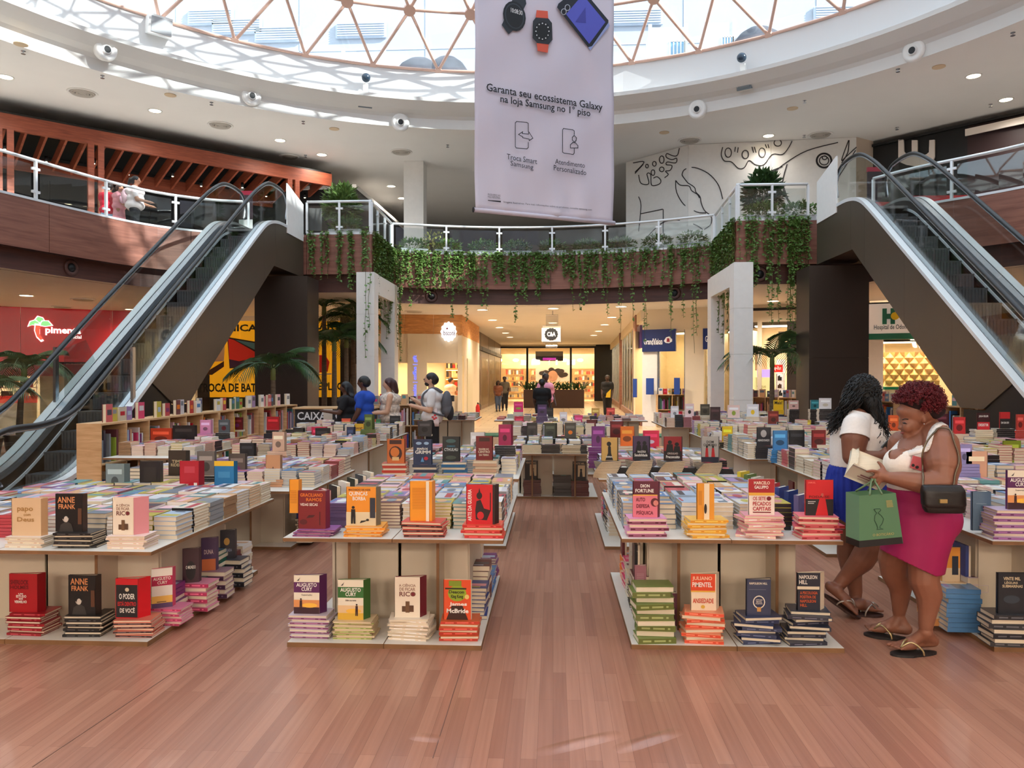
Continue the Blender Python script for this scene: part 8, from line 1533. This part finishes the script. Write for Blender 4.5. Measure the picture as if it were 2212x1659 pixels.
o = empty('shoulder_bag', L(.08, .06, .5), 'yellow bag hanging on the man in black', 'bag'); MB().extrude([L(.10, .10, .66), L(.10, .09, .46), L(.10, -.02, .46), L(.10, .0, .56)], f*.08).build('pouch', mat('yellow_bag', (206, 176, 40), .7), o)
figure('cafe worker with dark hair and pale shirt behind the counter', 973, 824, 28.4, RIGHT+.6, S1, (226, 196, 170), (60, 50, 46), (30, 22, 22), ((.5, .9), (.5, .9)), vox=.03, H=1.6)
# gallery
figure('woman in red top and light jeans leaning away on the left gallery', 236, 388, 19.3, AWAY+.5, S1, (206, 26, 56), (150, 186, 214), (40, 28, 26), ((-.1, .1), (.3, .3)), floor=ZF, H=1.62, vox=.02, sleeve=.3)
figure('child in a pink dress carried along the left gallery', 257, 396, 19.2, RIGHT+.3, S1, (226, 150, 160), (214, 110, 120), (60, 40, 34), ((.4, .3), (.4, .3)), 'dress', floor=ZF+.25, H=1.3, vox=.018)
e, L, H, f, s = figure('woman with pink backpack and black leggings on the left gallery', 291, 368, 19.0, RIGHT+.35, S1, (236, 222, 222), (30, 30, 36), (22, 18, 20), ((.3, 1.1), (.3, 1.0)), floor=ZF, H=1.70, hairstyle='tail', vox=.018)
bp = empty('backpack', L(-.12, 0, .55), 'pale pink backpack on the woman on the left gallery', 'backpack'); mb = MB(); mb.ell(L(-.11, 0, .69), (.075*H, .085*H, .125*H), 16, 10); link('main_bag', remesh(mb, 'bag', .016, 3), mat('pink_nylon', (222, 182, 192), .8), bp); mb = MB(); mb.ell(L(-.17, 0, .64), (.03*H, .06*H, .06*H), 12, 8); mb.build('front_pocket', mat('pink_nylon2', (206, 160, 176), .8), bp, True)
bpy.data.scenes.remove(TMP)
# ================================================================== PLANTS
ORD = 'first second third fourth fifth sixth seventh eighth ninth tenth eleventh twelfth thirteenth fourteenth fifteenth sixteenth seventeenth eighteenth nineteenth twentieth twenty-first twenty-second twenty-third twenty-fourth'.split()
def leaf_quad(mb, p, d, nrm, L, W):
    d = d.normalized(); s = d.cross(nrm); s = s.normalized() if s.length > 1e-4 else d.orthogonal().normalized(); n_ = s.cross(d)
    mb.face([p, p+d*L*.35+s*W*.5+n_*W*.12, p+d*L, p+d*L*.35-s*W*.5+n_*W*.12])
def rnd(a, b): return random.uniform(a, b)
def along(pts, t):
    L = [(b-a).length for a, b in zip(pts[:-1], pts[1:])]; T = sum(L)*t
    for a, b, l in zip(pts[:-1], pts[1:], L):
        if T <= l: return a.lerp(b, T/max(l, 1e-6)), (b-a).normalized()
        T -= l
    return pts[-1], (pts[-1]-pts[-2]).normalized()
def vine(run, t, lengths, label, group, width=.25, dens=26):
    p0, tg = along(run, t); n_ = Vector((tg.y, -tg.x, 0)); e = empty('hanging_vine', (p0.x, p0.y, ZT+.05), label, 'vine', group)
    st_, lf = MB(), MB()
    vs_ = rnd(.55, 1.25)
    for L in lengths:
        L = L*vs_ if L < 1.5 else L
        o = p0+tg*rnd(-width, width); x = o+n_*rnd(.02, .07); pts = [o-n_*.1+Vector((0, 0, ZT+.12)), Vector((x.x, x.y, ZT+.10))]; k = max(3, int(L/.14)); sw = Vector((0, 0, 0))
        for i in range(k): sw += Vector((rnd(-.018, .018), rnd(-.018, .012), 0)); pts.append(Vector((x.x, x.y, ZT+.08-L*(i+1)/k))+sw)
        st_.tube(pts, .0055, 4, cap=False)
        for i in range(int(L*dens)):
            u = rnd(0, 1)**1.15*(len(pts)-2)+1; a = pts[min(int(u), len(pts)-2)]; b = pts[min(int(u)+1, len(pts)-1)]; p = a.lerp(b, u-int(u)); ang = rnd(-1.6, 1.6)
            d = (n_*math.cos(ang)+tg*math.sin(ang))*rnd(.4, 1)+Vector((0, 0, rnd(-.9, .3))); s_ = rnd(.055, .105); leaf_quad(lf, p, d, n_*.6+Vector((0, 0, .8))+tg*rnd(-.4, .4), s_, s_*.8)
    st_.build('stem', M_STEM, e, kind='stuff'); lf.build('leaves', M_LEAF, e, kind='stuff')
cl, cr, ce = RUNS['corner_left'], RUNS['corner_right'], SCc
G1, G2, G3, G4, G5 = 'vines on the left balcony front', 'vines on the left balcony return', 'vines on the far balcony', 'vines on the right balcony return', 'vines on the right balcony front'
for i, t in enumerate((.04, .14, .27, .33, .42)): vine(cl[:2], [.08, .30, .52, .70, .88][i], [rnd(.7, 1.5) for k in range(4)]+[rnd(1.2, 2.0)], 'trailing vine on the wood fascia beside the left escalator, %s from the escalator' % ['first', 'second', 'third', 'fourth', 'fifth'][i], G1, .10, 22)
for i in range(6): vine(cl[1:], .08+.17*i, [rnd(.9, 1.5) for k in range(9)]+[rnd(1.8, 2.8) for k in range(2)], 'dense vine curtain above the left columns, %s from the front' % ORD[i], G2, .24, 34)
vine([Vector((-5.0, 19.24, 0)), Vector((-4.5, 19.24, 0))], .55, [3.3, 2.6], 'thin vine strand hanging in front of the left white column', G2, .12, 12)
vine([Vector((-4.5, 21.9, 0)), Vector((-4.5, 22.3, 0))], .5, [3.4, 3.0, 2.6, 2.9], 'vine mass hanging on the rear left white column', G2, .2, 30)
for i in range(24):
    t = (i+.5)/24; dense_ = .25 if i < 14 else .0
    vine(ce, t, [rnd(.35, .8+dense_) for k in range(7 if i < 15 else 5)]+[rnd(.8, 1.5) for k in range(3 if i < 16 else 2)]+([rnd(1.6, 2.2)] if i in (1, 4, 5, 9, 13, 14, 15, 18, 20, 21) else []), 'trailing vine on the far balcony fascia, %s from the left' % ORD[i], G3, .24, 34 if i < 12 else 26)
for i in range(6): vine(cr[:2], .08+.17*i, [rnd(.8, 1.6) for k in range(8)]+[rnd(1.8, 3.2) for k in range(3)], 'dense vine curtain above the right columns, %s from the back' % ORD[i], G4, .22, 30)
for i in range(6): vine(cr[1:], [.10, .28, .46, .62, .78, .93][i], [rnd(.8, 1.7) for k in range(3+i)]+[rnd(1.6, 2.6) for k in range(1+i//2)]+([rnd(3, 3.8) for k in range(4)] if i == 4 else []), 'trailing vine on the wood fascia beside the right escalator, %s from the column' % ['first', 'second', 'third', 'fourth', 'fifth', 'sixth'][i], G5, .12, 26)
for i, (t, L) in enumerate([(.72, [2.6, 2.2]), (.80, [2.9, 2.4]), (.87, [2.7, 2.0]), (.94, [3.1, 2.6, 2.2])]): vine(ce, t, L, 'very long thin vine hanging before the blue shop signs, %s from the left' % ['first', 'second', 'third', 'fourth'][i], G3, .12, 13)
# planters behind the railing
TRG = mat('white_trough', (214, 214, 216), .5)
def bush(c, r, n, m, e, name='foliage', L=(.06, .12)):
    lf = MB()
    for i in range(n):
        z = rnd(-.5, 1); q = rnd(0, 2*PI); k = rnd(.45, 1); rr = math.sqrt(max(0, 1-z*z)); d = Vector((rr*math.cos(q), rr*math.sin(q), z)); p = c+Vector((d.x*r[0]*k, d.y*r[1]*k, d.z*r[2]*k)); s_ = rnd(*L); leaf_quad(lf, p, d+Vector((rnd(-.6, .6), rnd(-.6, .6), rnd(-.3, .5))), Vector((rnd(-1, 1), rnd(-1, 1), 1)), s_, s_*.55)
    lf.build(name, m, e, kind='stuff')
def trough(run, t, i, label, tall=0):
    p, tg = along(run, t); n_ = Vector((-tg.y, tg.x, 0)); c = p+n_*.36; M = Matrix.Translation((c.x, c.y, ZF)) @ Matrix.Rotation(math.atan2(tg.y, tg.x), 4, 'Z'); e = empty('planter', (c.x, c.y, ZF), label, 'planter', 'planters behind the balcony railings')
    MB().extrude([M @ Vector(q) for q in [(-.36, -.13, 0), (.36, -.13, 0), (.42, -.17, .48), (-.42, -.17, .48)]], M.to_3x3() @ Vector((0, .3, 0))).build('trough', TRG, e)
    bush(Vector((c.x, c.y, ZF+.58)), (.46, .24, .24), 420, M_LEAF, e)
for i in range(9): trough(ce, .07+.107*i, i, 'white trough planter with leafy plant on the far balcony, %s from the left' % ['first', 'second', 'third', 'fourth', 'fifth', 'sixth', 'seventh', 'eighth', 'ninth'][i])
trough(cl[:2], .55, 0, 'leafy trough planter behind the left balcony corner railing'); trough(cr[1:], .42, 0, 'leafy trough planter behind the right balcony corner railing, left one'); trough(cr[1:], .93, 0, 'leafy trough planter behind the right balcony corner railing, right one')
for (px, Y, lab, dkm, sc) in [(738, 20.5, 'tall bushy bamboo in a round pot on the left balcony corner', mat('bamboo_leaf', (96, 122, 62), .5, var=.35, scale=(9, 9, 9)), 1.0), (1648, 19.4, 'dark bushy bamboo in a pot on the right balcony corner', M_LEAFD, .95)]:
    p = aty(px, 450, Y); e = empty('potted_bamboo', (p.x, Y, ZF), lab, 'potted plant', 'bamboo pots on the balcony corners'); MB().lathe([(.26, 0), (.36, .42), (.40, .5), (.36, .5)], 20, (p.x, Y, ZF)).build('pot', TRG, e, True)
    for k in range(9): q = rnd(0, 6.28); r = rnd(.05, .3); MB().tube([(p.x+.1*math.cos(q), Y+.1*math.sin(q), ZF+.45), (p.x+r*math.cos(q), Y+r*math.sin(q), ZF+rnd(1.2, 1.7)*sc)], .012, 5).build('cane', M_STEM, e)
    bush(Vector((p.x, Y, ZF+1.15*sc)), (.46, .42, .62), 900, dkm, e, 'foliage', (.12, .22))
e = empty('potted_shrub', (-2.9, 25.2, ZF), 'sparse yellow green shrub behind the far balcony railing', 'potted plant'); p = aty(940, 515, 25); MB().lathe([(.2, 0), (.26, .4), (.22, .4)], 16, (p.x, 25, ZF)).build('pot', TRG, e, True)
for k in range(7): q = rnd(0, 6.28); r = rnd(.1, .5); MB().tube([(p.x, 25, ZF+.35), (p.x+r*math.cos(q), 25+r*.5*math.sin(q), ZF+rnd(.8, 1.3))], .01, 5).build('branch', M_STEM, e)
bush(Vector((p.x, 25, ZF+.95)), (.5, .35, .4), 110, mat('yellow_leaf', (150, 150, 60), .5), e, 'foliage', (.08, .16))
e = empty('banana_plant', (0.4, 26, ZF), 'dark broad leaved plant behind the far balcony railing below the banner', 'potted plant'); p = aty(1190, 520, 26); MB().lathe([(.2, 0), (.26, .35), (.22, .35)], 16, (p.x, 26, ZF)).build('pot', TRG, e, True)
for k in range(8):
    q = 2*PI*k/8+.3; d = Vector((math.cos(q), math.sin(q)*.6, 0)); mb = MB(); c = [Vector((p.x, 26, ZF+.3))+d*(.62*t)+Vector((0, 0, 1.25*t-.75*t*t)) for t in (0, .25, .5, .75, 1)]; s_ = d.cross(Vector((0, 0, 1))); w_ = [.02, .10, .17, .13, .0]
    for i in range(4): mb.face([c[i]-s_*w_[i], c[i]+s_*w_[i], c[i+1]+s_*w_[i+1], c[i+1]-s_*w_[i+1]])
    mb.build('leaf', mat('banana_leaf', (40, 62, 40), .4), e)
# palms
def frond_mesh(L, droop, seed, n=24):
    r = random.Random(seed); mb = MB(); C = []
    for i in range(n+1): t = i/n; C.append(Vector((L*t*(1-.22*droop*t), 0, L*(.62*t-(.55+.45*droop)*t*t))))
    mb.tube(C, [.014*(1-.8*i/n)+.002 for i in range(n+1)], 4)
    for i in range(3, n+1):
        t = i/n; a = C[i]; T = (C[i]-C[i-1]).normalized(); ll = L*.40*math.sin(PI*min(1, t*.86+.14))**.6*r.uniform(.85, 1.1)
        for sg in (-1, 1):
            d = (T*.75+Vector((0, sg*1.0, .05-.55*t))).normalized(); s_ = T*.018+Vector((0, 0, .006)); m_ = a+d*ll*.55+Vector((0, 0, -.03*ll)); e_ = a+d*ll+Vector((0, 0, -.28*ll)); mb.face([a-s_*.6, a+s_*.6, m_+s_, m_-s_]); mb.face([m_-s_, m_+s_, e_])
    me = mb.mesh('frond'); return me
def palm(x, y, z0, h, label, nf=11, L=1.5, lean=(0, 0), droop=.9, trunk=.06, m=None):
    e = empty('palm', (x, y, z0), label, 'palm', 'potted palms of the atrium'); top = Vector((x+lean[0], y+lean[1], z0+h))
    MB().tube(smooth_line([(x, y, z0), (x+lean[0]*.25, y+lean[1]*.25, z0+h*.5), top], 5), [trunk*1.25-trunk*.5*i/10 for i in range(11)], 9).build('trunk', M_TRUNK, e, True)
    MB().lathe([(.02, -.28), (trunk*1.0, -.2), (trunk*.9, .02), (.02, .14)], 10, top).build('crownshaft', mat('palm_sheath', (110, 116, 60), .6), e, True)
    V = [frond_mesh(L*k, droop*d, i) for i, (k, d) in enumerate([(1, 1), (.9, .7), (.8, .35)])]
    for me in V: me.materials.append(m or M_LEAFD)
    for k in range(nf):
        o = bpy.data.objects.new('frond', V[k % 3]); COL.objects.link(o); o.parent = e; o.matrix_parent_inverse = e.matrix_basis.inverted(); o.matrix_basis = Matrix.Translation(top) @ Matrix.Rotation(2.399*k+rnd(-.2, .2), 4, 'Z') @ Matrix.Rotation(-rnd(.0, .35)-(.35 if k % 3 == 2 else 0), 4, 'Y')
    mb = MB(); mb.lathe([(.22, 0), (.28, .36), (.3, .4), (.26, .4)], 18, (x, y, z0)); mb.build('pot', M_BROWND, e, True)
p = aty(590, 800, 16.6); palm(p.x, 16.6, .004, aty(590, 800, 16.6).z, 'small dark palm in front of the left dark pier', 9, 1.35)
for i, (px, ytop, Y, lab) in enumerate([(722, 742, 20.6, 'left trunk of the palm group beside the left column'), (748, 735, 21.2, 'middle trunk of the palm group beside the left column'), (763, 690, 22.0, 'right trunk of the palm group beside the left column'), (700, 665, 21.6, 'tallest palm of the group hidden behind the vines')]):
    p = aty(px, ytop, Y); palm(p.x, Y, .004, p.z, 'palm, '+lab, 10, 1.35, trunk=.07)
p = aty(1668, 775, 18.8); palm(p.x, 18.8, .004, p.z, 'palm standing right of the right white column', 11, 1.5)
p = aty(40, 800, 15.5); palm(p.x, 15.5, .004, p.z, 'pale leaved palm at the left edge before the red shop, taller one', 11, 1.2, (.12, 0), m=mat('light_palm', (110, 124, 84), .5, var=.3, scale=(6, 6, 6)))  # paler leaf colour than the other palms
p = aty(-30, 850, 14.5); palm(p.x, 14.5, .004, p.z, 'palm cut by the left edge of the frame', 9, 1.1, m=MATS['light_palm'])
# fire extinguisher by the cafe corner
p = atz(1050, 895, 0); e = empty('fire_extinguisher', (-3.0, 30.5, 0), 'red fire extinguisher at the corridor corner of the cafe', 'extinguisher'); MB().lathe([(.08, .02), (.085, .05), (.085, .42), (.05, .5), (.025, .53)], 16, (-3.0, 30.5, 0)).build('cylinder', mat('extinguisher_red', (190, 24, 26), .3), e, True); MB().lathe([(.03, .53), (.03, .58), (.015, .6)], 10, (-3.0, 30.5, 0)).build('valve', M_BLACK, e, True); MB().tube(smooth_line([(-2.97, 30.5, .55), (-2.88, 30.48, .5), (-2.9, 30.46, .3)], 4), .012, 6).build('hose', M_BLACK, e, True)
# unseen panel lamps added behind the camera to light the table fronts
for i, (x, y) in enumerate([(-7, -5), (-2.5, -5), (2.5, -5), (7, -5), (-4.5, -8), (0, -8), (4.5, -8)]):
    e = empty('added_panel_light', (x, y, ZS), 'added square fill light panel behind the viewpoint', 'ceiling light', 'added fill panels behind the viewpoint'); MB().box(x-.6, y-.6, ZS-.04, x+.6, y+.6, ZS-.01).build('frame', M_WHITE, e); MB().box(x-.55, y-.55, ZS-.05, x+.55, y+.55, ZS-.04).build('diffuser', mat('added_panel_diffuser', (255, 230, 196), .5, emit=5), e)
    ld = bpy.data.lights.new('added_panel_lamp', 'AREA'); ld.size = 1.1; ld.energy = 150; ld.color = (1, .87, .72); lo = bpy.data.objects.new('added_panel_lamp', ld); COL.objects.link(lo); lo.location = (x, y, ZS-.06); lo.rotation_euler = (.55, 0, 0); attach(lo, e)
